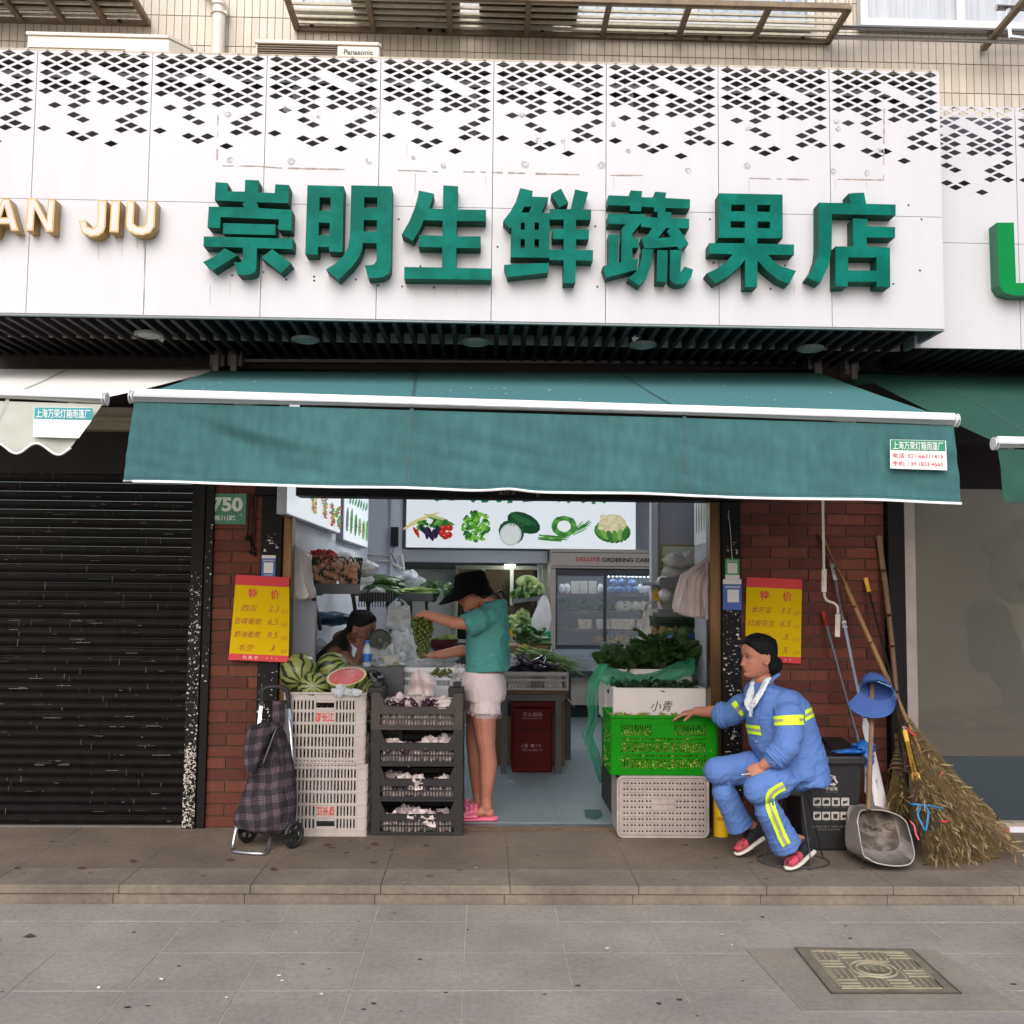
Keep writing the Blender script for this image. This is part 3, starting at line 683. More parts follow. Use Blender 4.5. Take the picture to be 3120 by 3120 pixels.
# ---------------------------------------------------------------- awnings
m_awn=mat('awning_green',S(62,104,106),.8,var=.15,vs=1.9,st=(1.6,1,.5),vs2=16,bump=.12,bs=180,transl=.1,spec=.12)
m_awnt=mat('awning_green_lit_top',S(80,128,130),.9,var=.05,vs=2,transl=.1,spec=.05)  # same cloth as the valance, lightened for the light on top
m_alu=mat('bar_white_alu',S(238,238,238),.5,var=.03)
m_bind=mat('white_binding',S(236,236,240),.6,var=.02)
m_mount=mat('mount_grey',S(110,106,104),.5,var=.2,metal=.4)
def awning(name,label,fl,fr,bl_,br,valb_l,valb_r,mt,mv,hem,crease,wavy=None,bar=.035,binding=True):
    """fl, fr front bar ends; bl_, br rear fabric ends; valb: valance bottom corners (world points)."""
    t=T(name,label,'awning',(bl_+br)/2)
    nu,nv=70,14
    g=G()
    def top(u,v):
        p=bl_.lerp(br,u).lerp(fl.lerp(fr,u),v);sag=math.sin(math.pi*v)*.008+.002*math.sin(u*40)*v;return p-V((0,0,sag))
    g.grid(top,nu,nv);g.build('canopy',mt,t,smooth=60,fix=False)
    g=G()
    def val(u,v):
        a=fl.lerp(fr,u)+V((0,-.012,-.035));b=valb_l.lerp(valb_r,u)
        if wavy:b=b+V((0,0,wavy(u)))
        p=a.lerp(b,v);return p+V((0,crease(u,v)*v**.6,0))
    g.grid(val,160,26);g.build('valance',mv,t,smooth=60,fix=False)
    g=G()
    for u_ in(.335,.668):
        pts=[top(u_,k/13)+V((0,0,.002))for k in range(14)]+[val(u_,.02+k*.97/19)-V((0,.0015,0))for k in range(20)];d_=V((.009,0,0));g.add([p-d_ for p in pts]+[p+d_ for p in pts],[(i,i+1,35+i,34+i)for i in range(33)])
    pts=[val(k/120,.95)-V((0,.0018,0))for k in range(121)];d_=V((0,0,.0016));g.add([p-d_ for p in pts]+[p+d_ for p in pts],[(i,i+1,122+i,121+i)for i in range(120)])
    g.build('sewn_seam',mat(mv.name+'_seam',tuple(.82*c for c in mv.node_tree.nodes['Color Ramp'].color_ramp.elements[0].color[:3]),.85,var=.05),t,fix=False)
    if binding:
        pts=[val(i/90,1)for i in range(91)]
        g=G();g.tube(pts,.0065,6);g.build('binding',m_bind,t,smooth=60)
    d=(fr-fl).normalized()
    g=G();g.tube([fl+V((0,-.01,-.01)),fr+V((0,-.01,-.01))],bar*.66,12);g.bar(fl+V((0,-.012,.013)),fr+V((0,-.02,.008)),.02,.034,(0,0,1))
    g.build('front_bar',m_alu,t,smooth=40)
    for e,s in((fl,-1),(fr,1)):
        g=G();c=e+d*s*.012+V((0,-.008,-.008));g.cyl(c-d*.009,c+d*.009,.037,n=20);g.build('end_cap',m_alu,t,bevel=.004,smooth=40)
    for k in(.12,.88):
        g=G();a=bl_.lerp(br,k)+V((0,-.05,-.06));m_=bl_.lerp(br,k+(.09 if k<.5 else-.09)).lerp(fl.lerp(fr,k+(.09 if k<.5 else-.09)),.5)+V((0,0,-.08));c=fl.lerp(fr,k)+V((0,.03,-.02))
        g.tube([a,m_],.02,8);g.tube([m_,c],.017,8);g.build('folding_arm',m_alu,t,smooth=40)
    g=G();g.tube([bl_+V((0,.06,-.01)),br+V((0,.06,-.01))],.05,12);g.build('roller',mt,t,smooth=40)
    return t
BY=-.13
fl,fr=at(412,1205,-1.68),at(2902,1277,-1.70)
bl_,br=at(640,1131,BY),at(2496,1136,BY)
vl=at(376,1466,-1.745);vr=at(2932,1532,-1.76)
def crs(u,v):
    n_=noise.noise(V((u*9,v*2.2,1.3)))*.018+noise.noise(V((u*30,v*6,4)))*.004+noise.noise(V((u*14-v*5,v*3,9)))*.012
    e=math.exp(-((u-.03-v*.22)/.035)**2)*.035+math.exp(-((u-.06-v*.14)/.03)**2)*.02
    e+=math.exp(-((u-.45)/.012)**2)*.015
    return 1.5*n_+e*math.sin(math.pi*min(1,v*1.1))*1.1
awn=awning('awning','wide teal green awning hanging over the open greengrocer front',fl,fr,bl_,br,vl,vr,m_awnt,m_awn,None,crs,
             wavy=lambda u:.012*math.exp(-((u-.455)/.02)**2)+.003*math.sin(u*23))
m_stg=mat('sticker_green',S(24,130,96),.5,var=.04);m_stw=mat('sticker_white',S(232,232,232),.5,var=.02);m_str=mat('sticker_red_ink',S(205,60,80),.5,var=.02)
def onv(px,py,Y=-1.775):return at(px,py,Y)
g=G();q=[onv(*p)for p in((2712,1339),(2882,1343),(2886,1433),(2712,1427))];g.add(q,[(0,1,2,3)]);lb=g.build('sticker',m_stw,awn)
g=G();g.add([onv(*p,-1.7765)for p in((2714,1340),(2880,1344),(2881,1375),(2714,1371))],[(0,1,2,3)]);g.build('sticker_band',m_stg,lb)
g=G();ux=(onv(2882,1343)-onv(2712,1339)).normalized();wdt=(onv(2882,1343)-onv(2712,1339)).length
g.text('上海万荣灯箱雨篷厂',onv(2797,1358,-1.778),0,ux=ux,wd=wdt*.9,ht=.04);g.build('sticker_title',m_stw,lb)
g=G();g.text('电话: 021-66311415',onv(2797,1389,-1.778),0,ux=ux,wd=wdt*.9,ht=.026,bold=.01);g.text('手机: 139 1823 4560',onv(2797,1413,-1.778),0,ux=ux,wd=wdt*.9,ht=.026,bold=.01);g.build('sticker_numbers',m_str,lb)
g=G()
for i in range(70):
    u,v=rnd.random(),rnd.uniform(.1,.98);p=bl_.lerp(br,u).lerp(fl.lerp(fr,u),v)-V((0,0,math.sin(math.pi*v)*.008-.003));r=rnd.uniform(.002,.009)
    k_=(fl-bl_).normalized()*1.6;g.add([p+V((math.cos(t)*r,0,0))+k_*math.sin(t)*r for t in[k*math.pi/3 for k in range(6)]],[tuple(range(6))])
tag(g.build('bird_spots',mat('bird_dropping',S(214,210,214),.9,spec=0),awn,fix=False),kind='stuff')
# rear wall brackets of the awnings
for px,py,lab in((668,1098,'of the green awning, next to its twin bracket'),(722,1098,'facing the shop, beside the twin bracket'),(2478,1122,'at the far end of the green awning'),(2590,1122,'of the neighbouring awning by the far corner')):
    p=at(px,py,-.04);g=G();g.box(p.x-.05,p.x+.045,-.09,.02,p.z-.05,p.z+.055);g.box(p.x-.02,p.x+.02,-.13,-.09,p.z-.09,p.z+.02)
    tag(g.build('awning_bracket',m_mount,bevel=.006),'grey steel wall bracket '+lab,'bracket','awning wall brackets')
g=G();a,b=at(745,1112,.0),at(2470,1118,.0);g.bar(a+V((0,-.03,.02)),b+V((0,-.03,.02)),.03,.02);o=g.build('conduit',m_mount);tag(o,'thin grey rail along the wall above the green awning','rail')
# white awning, far left
m_awnw=mat('awning_cream',S(184,188,180),.7,var=.05,vs=2,transl=.15);m_awnwt=mat('awning_cream_lit_top',S(236,236,232),.9,var=.03,vs=2,transl=.15,spec=.05)  # canopy copy of the cream cloth is lightened for the light it catches
afl,afr=at(-560,1185,-1.5),at(316,1212,-1.5)
abl,abr=at(-700,1120,BY),at(650,1128,BY)
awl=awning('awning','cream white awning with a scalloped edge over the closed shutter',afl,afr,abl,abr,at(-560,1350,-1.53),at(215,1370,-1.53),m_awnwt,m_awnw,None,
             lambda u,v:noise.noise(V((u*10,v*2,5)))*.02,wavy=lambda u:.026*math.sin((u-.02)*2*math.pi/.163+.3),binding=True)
g=G();g.add([at(*p,-1.555)for p in((104,1240),(284,1242),(280,1280),(240,1335),(100,1331))],[(0,1,2,3,4)]);lb=g.build('sticker',m_stw,awl)
g=G();g.add([at(*p,-1.5565)for p in((105,1241),(283,1243),(280,1280),(104,1276))],[(0,1,2,3)]);g.build('sticker_band',mat('sticker_teal',S(30,140,150),.5),lb)
g=G();g.text('上海万荣灯箱雨篷厂',at(192,1260,-1.558),0,wd=.265,ht=.045);g.build('sticker_title',m_stw,lb)
# green awning, far right
m_awng=mat('awning_bottle',S(54,92,82),.9,var=.08,vs=2,transl=.15,spec=.05)
rfl,rfr=at(3035,1348,-1.45),at(3500,1360,-1.45);rbl,rbr=at(2610,1140,BY),at(3300,1150,BY)
awr=awning('awning','bottle green awning cut off by the picture edge over the frosted window',rfl,rfr,rbl,rbr,at(3062,1530,-1.46),at(3500,1540,-1.46),m_awng,m_awng,None,lambda u,v:noise.noise(V((u*8,v*2,2)))*.02,binding=False)
# ================================================================ upper building
m_tile=mat('wall_tile_beige',S(200,192,181),.5,var=.07,vs=1.5)
m_grout=mat('tile_grout',S(138,122,112),.9,var=.25,vs=12)
WY=.12
up_w=T('upper_wall','beige tiled upper wall of the apartment block above the fascia','wall',(0,WY,4.2))
g=G();g.box(-7,7,WY+.006,WY+.3,4.0,8.5);g.build('grout_bed',m_grout,up_w)
tw=(at(1960,190,WY).x-at(1960-23.15,190,WY).x);th=abs(at(600,148,WY).z-at(600,58,WY).z)
zt0=at(2500,185,WY).z
tiles=[]
for j in range(-4,5):
    for i in range(int(-4.3/tw),int(4.6/tw)):
        x=i*tw;z=zt0+j*th;tiles.append((x,z))
def vis(x,z):
    q=RT.transposed()@(V((x,WY,z))-CP);px,py=1560+q.x/-q.z*F,1560-q.y/-q.z*F
    if not(0<px<3120 and-10<py<420):return 0
    s=2 if py>110+px*.03 else 1
    return s if px>900 or 450<px<780 else s*.5
tiles.sort(key=lambda p:-vis(*p));m_tiles=[m_tile,mat('wall_tile_beige_b',S(190,181,169),.5,var=.06,vs=1.5)]
g0=[None,None];rest=G()
for k,(x,z)in enumerate(tiles):
    if k<296:
        q=rnd.randrange(2)
        if g0[q]is None:
            g=G();g.box(.0024,tw-.0024,0,.012,.003,th-.003);o=g.build('wall_tile',m_tiles[q],None,origin=(0,0,0));o.parent=up_w;o.location=V((x,WY,z))-V(up_w.location);g0[q]=o
        else:put(g0[q],up_w,V((x,WY+rnd.uniform(-.0008,.0008),z))-V(up_w.location))
    else:rest.box(x+.0024,x+tw-.0024,WY,WY+.012,z+.003,z+th-.003)
tag(rest.build('wall_tiles',m_tile,up_w),kind='stuff')
# air conditioner boxes on the canopy
m_ac=mat('ac_cream',S(222,214,202),.45,var=.05,vs=3);m_acg=mat('ac_grille',S(112,100,84),.6,var=.1);m_acl=mat('ac_lettering',S(70,76,84),.5)
def acbox(label,pxa,pxb,py,Y,gr,txt,ch):
    a,b=at(pxa,py,Y),at(pxb,py,Y);t=T('air_conditioner',label,'air conditioner',((a.x+b.x)/2,Y+.15,a.z-.5),'air conditioner units on the canopy')
    zt=(a.z+b.z)/2
    g=G()
    pl=[(a.x,Y),(b.x-ch,Y),(b.x,Y+ch*1.2),(b.x,Y+.32),(a.x,Y+.32)]
    g.add([(x,y,zt-.6)for x,y in pl]+[(x,y,zt-.022)for x,y in pl],[(0,1,2,3,4),(5,6,7,8,9)]+[(i,(i+1)%5,5+(i+1)%5,5+i)for i in range(5)])
    g.build('casing',m_ac,t,bevel=.006)
    pl2=[(a.x-.008,Y-.01),(b.x-ch,Y-.01),(b.x+.008,Y+ch*1.2),(b.x+.008,Y+.33),(a.x-.008,Y+.33)]
    g=G();g.add([(x,y,zt-.022)for x,y in pl2]+[(x,y,zt)for x,y in pl2],[(0,1,2,3,4),(5,6,7,8,9)]+[(i,(i+1)%5,5+(i+1)%5,5+i)for i in range(5)])
    g.build('lid',m_ac,t,bevel=.004)
    ga,gb,gz0,gz1=gr;pa,pb=at(ga,gz0,Y-.003),at(gb,gz0,Y-.003);z1,z0=pa.z,at(ga,gz1,Y).z
    g=G();g.box(pa.x,pb.x,Y-.002,Y+.01,z0,z1);g.build('grille_back',m_dark,t)
    k=int((z1-z0)/.014)
    for i in range(k):
        g=G();z=z0+(i+.5)*(z1-z0)/k;g.box(pa.x,pb.x,Y-.012,Y-.002,z-.0036,z+.0036);g.build('grille_bar',m_acg,t)
    if txt:g=G();g.text(txt,at(1092,159,Y-.002),0,wd=at(1138,159,Y).x-at(1048,159,Y).x,ht=.034,bold=.03);g.build('lettering',m_acl,t)
    return t
acbox('wide cream air conditioner box under the rusty cage, without lettering',84,565,103,-.55,(88,382,143,215),'',.1)
acbox('cream air conditioner box with brand lettering beside the drainpipe',780,1158,126,-.55,(785,1028,130,230),'Panasonic',.01)
# drainpipe
m_pvc=mat('pvc_white',S(214,208,200),.45,var=.06,vs=4)
g=G();a=at(668,20,WY-.06);b=at(660,175,WY-.06)
g.tube([a+V((-.12,0,.34)),a+V((-.1,0,.16)),a+V((-.01,0,.05)),V((a.x,a.y,a.z-.02)),V((a.x,a.y,3.6))],.045,14);o=g.build('drainpipe',m_pvc,smooth=40);tag(o,'white plastic drainpipe elbowing down the tiled wall','drainpipe')
g=G();g.cyl(V((a.x,a.y,a.z-.06)),V((a.x,a.y,a.z+.0)),.056,n=16);g.build('collar',m_pvc,o,smooth=40)
# flower cages under the windows
m_rust=mat('cage_painted_steel',S(120,104,84),.6,var=.3,vs=10);m_rustl=mat('cage_weathered_steel',S(196,190,172),.5,var=.2,vs=14)
m_board=mat('old_board',S(84,66,46),.8,var=.35,vs=6);m_plate=mat('metal_sheet',S(120,112,96),.6,var=.15)
def cage(label,pxa,pxb,pyf,pyb,boards,nx,seed):
    Yb,Yf=WY-.01,WY-.43;a=at(pxa,pyb,Yb);zb=a.z;b=at(pxb,pyb,Yb)
    zb=(a.z+b.z)/2
    t=T('window_cage',label,'window cage',((a.x+b.x)/2,Yf,zb),'steel cages under the windows')
    x0_,x1_=a.x,b.x
    for(p,q)in(((x0_,Yb,zb),(x1_,Yb,zb)),((x0_,Yf,zb),(x1_,Yf,zb)),((x0_,Yb,zb),(x0_,Yf,zb)),((x1_,Yb,zb),(x1_,Yf,zb)),((x0_,Yf,zb+.25),(x1_,Yf,zb+.25))):
        g=G();g.bar(p,q,.035,.035);g.build('frame_bar',m_rust,t)
    n_=nx
    for i in range(1,n_):
        x=x0_+(x1_-x0_)*i/n_;g=G();g.bar((x,Yb,zb-.005),(x,Yf,zb-.005),.035,.03);g.build('cross_bar',m_rust,t)
    for k in range(5):
        y=Yb+(Yf-Yb)*(k+.6)/5.6;g=G();g.bar((x0_,y,zb+.02),(x1_,y,zb+.02),.016,.016);g.build('floor_bar',m_rustl,t)
    for x in[x0_+(x1_-x0_)*i/(n_*5)for i in range(n_*5+1)]:
        g=G();g.bar((x,Yf,zb),(x,Yf,zb+.5),.014,.014,(0,1,0));g.build('upright',m_rustl,t)
    for(u0,u1,mm)in boards:
        g=G();g.box(x0_+(x1_-x0_)*u0,x0_+(x1_-x0_)*u1,Yf+.04,Yb-.05,zb+.04,zb+.06);g.build('board',mm,t)
    return t
cage('rusty steel window cage with a dark board floor at the top corner',-60,452,0,66,[(0,.96,m_board)],4,1)
cage('long steel window cage with boards, spanning over the main sign',905,2522,0,108,[(.11,.305,m_plate),(.34,.52,m_board)],7,2)
# windows above
m_wf=mat('window_frame_white',S(214,214,216),.5,var=.04);m_gl=mat('window_glass',S(150,168,186),.08,var=.15,vs=2,spec=.8);m_gl2=mat('curtained_glass',S(176,182,190),.25,var=.18,vs=9,st=(6,1,.2))
def upwin(label,pxa,pxb,py,mm,Y=WY-.07):
    a,b=at(pxa,py,Y),at(pxb,py,Y);z=(a.z+b.z)/2
    t=T('window',label,'window',((a.x+b.x)/2,Y,z));fw=.05
    g=G();g.box(a.x,b.x,Y-.02,Y+.05,z,z+fw);g.box(a.x,a.x+fw,Y-.019,Y+.05,z+fw,z+1.4);g.box(b.x-fw,b.x,Y-.019,Y+.05,z+fw,z+1.4);c=(a.x+b.x)/2
    g.box(c-.03,c+.03,Y-.018,Y+.05,z+fw,z+1.4);g.build('frame',m_wf,t,bevel=.003)
    for u,v in((a.x+fw,c-.03),(c+.03,b.x-fw)):g=G();g.box(u,v,Y+.01,Y+.02,z+fw,z+1.4);g.build('pane',mm,t)
    return t
upwin('white framed window with pale curtains beside the laundry rail',2620,3230,88,m_gl2)
upwin('white framed window half hidden by the right part of the long cage',1740,2480,78,m_gl)
upwin('white framed window behind the boards of the long cage',900,1690,50,m_gl2)
m_steel=mat('stainless',S(190,190,192),.25,metal=.9,var=.06)
a,b=at(2540,108,WY-.12),at(3260,128,WY-.12)
t=T('laundry_rail','stainless laundry rail of four tubes under the curtained window','laundry rail',(a+b)/2)
for k in range(4):g=G();o_=V((0,-.05+.06*(k%2),.035*k-.04));g.tube([a+o_,b+o_],.017,10);g.build('tube',m_steel,t,smooth=40)
a,b=at(2995,150,WY-.02),at(3130,-10,WY-.6);g=G();g.bar(a,b,.04,.03);o=g.build('cage_brace',m_rust);tag(o,'slanting steel brace of the next window cage at the corner','brace')
g=G();a,b=at(3035,23,WY-.3),at(3160,27,WY-.3);g.tube([a,b],.022,10);g.tube([a+V((.08,0,0)),a+V((.09,0,-.2)),a+V((.35,0,-.22))],.016,8);o=g.build('clothes_pole',m_steel,smooth=40);tag(o,'steel clothes pole end near the slanting brace','pole')
g=G()
for px,py in[(366,68),(950,80),(1272,88),(1310,97),(1350,98),(1652,97),(2028,105),(2150,118),(2192,118),(2445,116)]:
    p=at(px,py,WY-.02);g.cyl(p+V((0,.02,0)),p-V((0,.02,0)),.014,n=8)
g.build('wall_anchor',m_dark,up_w)
# ================================================================ shop interior
def atx(px,py,X):
    d=ray(px,py);return CP+d*((X-CP.x)/d.x)
m_floor=mat('shop_floor_tile',S(126,140,145),.32,var=.12,vs=1.8,bump=.03,bs=20,vs2=60)
m_wgrey=mat('interior_wall_grey',S(178,180,190),.75,var=.04,vs=2)
XL=at(884,1700,.2).x;XRn=at(2117,1900,.75).x;YC=4.7
g=G();g.box(-2.2,4,.06,8.4,-.1,ZF);fl_=g.build('shop_floor',mat('floor_joint',S(96,106,110),.8),origin=(0,0,0));tag(fl_,kind='structure');g=G();g.box(.0015,.5985,.0015,.5985,-.01,.002);ft=g.build('floor_tile',m_floor,None,origin=(0,0,0));ft.parent=fl_;ft.location=(-1.3,.062,ZF)
for i_ in range(7):
    for j_ in range(10):
        if i_+j_:put(ft,fl_,(-1.3+.6*i_,.062+.6*j_,ZF+.0006*((i_*7+j_*3)%3)))
g=G();g.box(at(850,2500,0).x,at(2200,2500,0).x,-.02,.0595,ZP-.02,ZF-.003);o=g.build('door_threshold',mat('threshold_metal',S(104,108,112),.4,metal=.5,var=.12));tag(o,kind='structure')
g=G();g.box(at(850,2500,0).x,at(2200,2500,0).x,-.045,-.0205,ZP-.02,ZP+.014);g.build('threshold_strip',mat('threshold_wood',S(96,76,56),.7,var=.3,vs=14),o)
CZ=2.85
for nm,bx in(('left_wall',(XL-.15,XL,.16,8.4,-.1,CZ)),('ceiling',(-2.2,4,.16,8.4,CZ,CZ+.1)),('rear_wall',(-2.2,4,8.0,8.1,-.1,CZ)),
               ('right_wall',(2.75,2.85,.25,8.4,-.1,CZ))):
    g=G();g.box(*bx);tag(g.build(nm,m_wallw,origin=(0,0,0)),kind='structure')
g=G();g.box(XRn,XRn+.6,.16,.75,ZF,CZ);tag(g.build('return_wall',m_wgrey,origin=(0,0,0)),kind='structure')
g=G();g.box(XL,at(1190,1700,YC).x,YC,YC+.2,ZF,CZ);g.box(at(1190,1700,YC).x,at(1217,1700,YC).x,YC-.06,YC+.3,ZF,CZ);tag(g.build('corner_wall',m_wgrey,origin=(0,0,0)),kind='structure')
YB=5.92
a,b=at(1217,1673,YB),at(1668,1716,YB)
g=G();g.box(a.x,b.x,YB,YB+.25,b.z,a.z);o=g.build('beam',m_wallw);tag(o,kind='structure')
g=G();g.box(a.x,at(2500,1700,YB).x,YB+.12,YB+.25,a.z+.003,CZ);o=g.build('bulkhead',m_wgrey);tag(o,kind='structure')
g=G();a2=at(1668,1700,YB);g.box(at(1640,1700,6.3).x,2.7,6.3,6.4,ZF,CZ);o=g.build('back_wall',m_wgrey);tag(o,kind='structure')
pa,pb=at(1985,1700,1.9),at(2400,1700,1.9)
g=G();g.box(pa.x,pb.x,1.9,2.0,ZF,CZ);o=g.build('partition',m_wgrey);tag(o,'plain grey partition wall behind the right-hand produce shelf','partition',kind='structure')
q=at(2004,1700,1.895);g=G();g.box(pa.x-.004,q.x,1.885,1.8995,ZF,CZ);g.build('edge_strip',m_wallw,o)
# ---------------------------------------------------------------- light boxes with flat printed vegetables
def em(name,col,e):return mat(name,col,.4,var=0.02,vs=3,emit=e)
LE=.54
m_lb=em('lightbox_face',(.88,.93,1.0),LE);m_lbf=mat('lightbox_frame',S(150,150,158),.4,metal=.3)
def pc(r,g_,b):return em('print_%d_%d_%d'%(r,g_,b),S(r,g_,b),.42)
def print2d(parent,m3,items,name='vegetable_print'):
    """flat printed picture: (u, v, ru, rv, angle, colour, shape) in pixels of the face, one thin layer over the other"""
    by={}
    for k,it in enumerate(items):by.setdefault(it[5],[]).append((k,it))
    g=G();ms=[]
    for c,lst in by.items():
        ms.append(pc(*c));g.mat(len(ms)-1)
        for k,(u,v,ru,rv,a,c_,sh)in lst:
            pts=[]
            n_=14 if sh=='o' else 9
            for j in range(n_):
                t=2*math.pi*j/n_;kk=1 if sh=='o' else rnd.uniform(.6,1.25)
                x,y=math.cos(t)*ru*kk,math.sin(t)*rv*kk
                pts.append((u+x*math.cos(a)-y*math.sin(a),v+x*math.sin(a)+y*math.cos(a)))
            g.add([m3(p[0],p[1],.002+k*.00012)for p in pts],[tuple(range(n_))])
    return g.build(name,ms,parent)
def R(a,b):return rnd.uniform(a,b)
GR=[(40,120,40),(80,160,50),(30,90,36),(120,185,70)]
def veg_mix(u,v,s):
    it=[(u-45*s,v-15*s,46*s,5*s,-.5,(238,225,150),'o'),(u-25*s,v-25*s,46*s,5*s,-.35,(240,232,170),'o'),(u+25*s,v-18*s,40*s,6*s,.3,(90,150,70),'o'),(u+10*s,v-28*s,36*s,4*s,.25,(215,220,150),'o')]
    it+=[(u+R(-38,40)*s,v+R(-15,8)*s,R(6,12)*s,R(4,9)*s,R(0,3),GR[rnd.randrange(4)],'x')for _ in range(24)]
    it+=[(u+(-25+9*k)*s,v+R(8,24)*s,18*s,6*s,R(.8,1.8),[(40,30,60),(54,40,78)][k%2],'o')for k in range(6)]
    it+=[(u-48*s,v+12*s,14*s,4*s,1.1,(190,30,30),'o'),(u-42*s,v+18*s,13*s,4*s,1.3,(205,50,40),'o')]
    it+=[(u+a*s,v+b*s,10*s,9.5*s,0,(206,38,34),'o')for a,b in((32,3),(48,2),(28,16),(46,22),(36,26))]
    it+=[(u+(a-3)*s,v+(b-3)*s,3*s,2.5*s,0,(240,130,120),'o')for a,b in((32,3),(48,2),(28,16),(46,22),(36,26))]
    return it
def veg_lettuce(u,v,s):
    it=[]
    for k in range(130):
        a,r=R(0,6.28),(rnd.random()**.5)
        it.append((u+math.cos(a)*r*40*s,v+math.sin(a)*r*44*s,R(5,10)*s,R(3,7)*s,R(0,3),[(52,140,36),(84,176,44),(36,104,30),(130,205,66),(150,212,84)][rnd.randrange(5)],'x'))
    return it
def veg_melon(u,v,s):
    it=[(u+16*s,v-10*s,48*s,26*s,.42,(18,74,44),'o'),(u+12*s,v-18*s,34*s,9*s,.42,(40,110,62),'o'),(u-18*s,v+16*s,36*s,32*s,.6,(24,84,50),'o'),(u-20*s,v+22*s,30*s,31*s,.5,(208,226,214),'o'),(u-20*s,v+22*s,26*s,27*s,.5,(238,242,242),'o')]
    return it+[(u+16*s+R(-38,38)*s,v-10*s+R(-8,8)*s,3*s,2*s,0,(52,120,70),'x')for _ in range(12)]
def veg_beans(u,v,s):
    it=[]
    for k in range(22):
        r=R(20,34);a0=R(0,6)
        for j in range(12):
            a=a0+j*.42;it.append((u+2*s+math.cos(a)*r*s,v-4*s+math.sin(a)*r*.85*s,7.5*s,1.8*s,a+1.57,[(74,150,58),(110,184,84),(52,118,44)][(k+j)%3],'o'))
    for k in range(16):it.append((u+R(-45,-15)*s,v+R(24,38)*s,34*s,1.7*s,R(-.12,.18),[(74,150,58),(110,184,84),(52,118,44)][k%3],'o'))
    for k in range(10):it.append((u+R(38,58)*s,v+R(-8,12)*s,22*s,1.7*s,R(-.9,-.4),[(74,150,58),(110,184,84),(52,118,44)][k%3],'o'))
    return it
def veg_cauli(u,v,s):
    it=[(u+math.cos(a)*42*s,v+8*s+math.sin(a)*24*s,16*s,7*s,a+1.2,GR[k%3],'o')for k,a in enumerate([i*.3-.4 for i in range(14)])]
    it+=[(u,v-10*s,40*s,30*s,0,(232,220,170),'o')]
    it+=[(u+R(-34,34)*s,v-12*s+R(-22,16)*s,R(5,9)*s,R(4,7)*s,0,[(244,236,200),(226,212,160),(238,228,186)][k%3],'o')for k in range(46)]
    it+=[(u+(k-2.5)*14*s,v+24*s-abs(k-2.5)*4*s,17*s,8*s,1.3+(k-2.5)*.25,[(96,160,66),(140,192,92),(64,128,52)][k%3],'o')for k in range(6)]
    return it
yl=YB-.1
a,b=at(1235,1671,yl),at(1938,1671,yl);zt_=b.z+.82;zb_=(a.z+b.z)/2
lbx=T('light_box','wide glowing light box with five vegetables on the back wall','light box',((a.x+b.x)/2,yl,zb_))
g=G();g.box(a.x,b.x,yl+.01,yl+.2,zb_-.008,zt_+.008);g.build('frame',m_lbf,lbx)
g=G();g.box(a.x+.006,b.x-.006,yl,yl+.009,zb_,zt_);g.build('lit_face',m_lb,lbx)
m3=lambda u,v,e:at(u,v,yl)+V((0,-e,0))
for f,u,v,s in((veg_mix,1318,1606,1.08),(veg_lettuce,1450,1604,1.03),(veg_melon,1578,1604,1.12),(veg_beans,1716,1608,1.12),(veg_cauli,1866,1610,1.08)):print2d(lbx,m3,f(u,v,s))
g=G();g.text('崇明新鲜蔬果',at(1587,1501,yl)+V((0,-.002,0)),0,wd=(at(1850,1500,yl)-at(1322,1500,yl)).length,ht=.27,bold=.03,spacing=1.2);g.build('title',em('title_green',S(20,130,80),.4),lbx)
for k,(p0,p1,lab,items)in enumerate((((878,1540),(1036,1623),'glowing side light box nearest the door, printed with peppers',0),((1049,1630),(1120,1667),'glowing side light box further in, printed with gourds and cucumbers',1))):
    xx=XL+.07;A_,B_=atx(*p0,xx),atx(*p1,xx);zb_=B_.z;zt_=zb_+.75
    t=T('light_box',lab,'light box',(xx,(A_.y+B_.y)/2,zb_))
    g=G();g.box(XL,xx-.01,A_.y,B_.y,zb_-.008,zt_+.008);g.build('frame',m_lbf,t)
    g=G();g.box(xx-.009,xx,A_.y+.005,B_.y-.005,zb_,zt_);g.build('lit_face',m_lb,t)
    m3=lambda u,v,e:atx(u,v,xx)+V((e*2,0,0))
    it=[]
    if k==0:
        for u,v,h in((955,1538,34),(985,1548,40),(1006,1570,40),(1022,1578,40)):
            for j in range(26):it.append((u+R(-9,9)*(1-j/40),v+h*(j/26-.5)*1.6,R(3,6),R(3,6),R(0,3),[(200,44,36),(60,140,50),(226,186,60),(170,30,34),(110,170,70)][rnd.randrange(5)]if u<1015 else[(90,160,60),(60,130,46),(190,60,40)][rnd.randrange(3)],'x'))
    else:
        for u,v,h,c in((1057,1582,38,(90,110,120)),(1069,1588,40,(70,140,60)),(1081,1600,34,(60,130,56)),(1092,1606,28,(120,160,110)),(1103,1615,30,(130,150,90)),(1113,1618,32,(110,180,100))):
            it.append((u,v,4,h,.05,c,'o'))
            for j in range(10):it.append((u+R(-3,3),v+R(-h,h)*.9,2,3,0,mul255(c,R(.7,1.3))if False else tuple(min(255,int(x*[.75,1.2][j%2]))for x in c),'x'))
        for u in range(1062,1114,8):it.append((u,1520+(u-1062)*.55,3,14,.2,(20,130,80),'x'))
    print2d(t,m3,it)
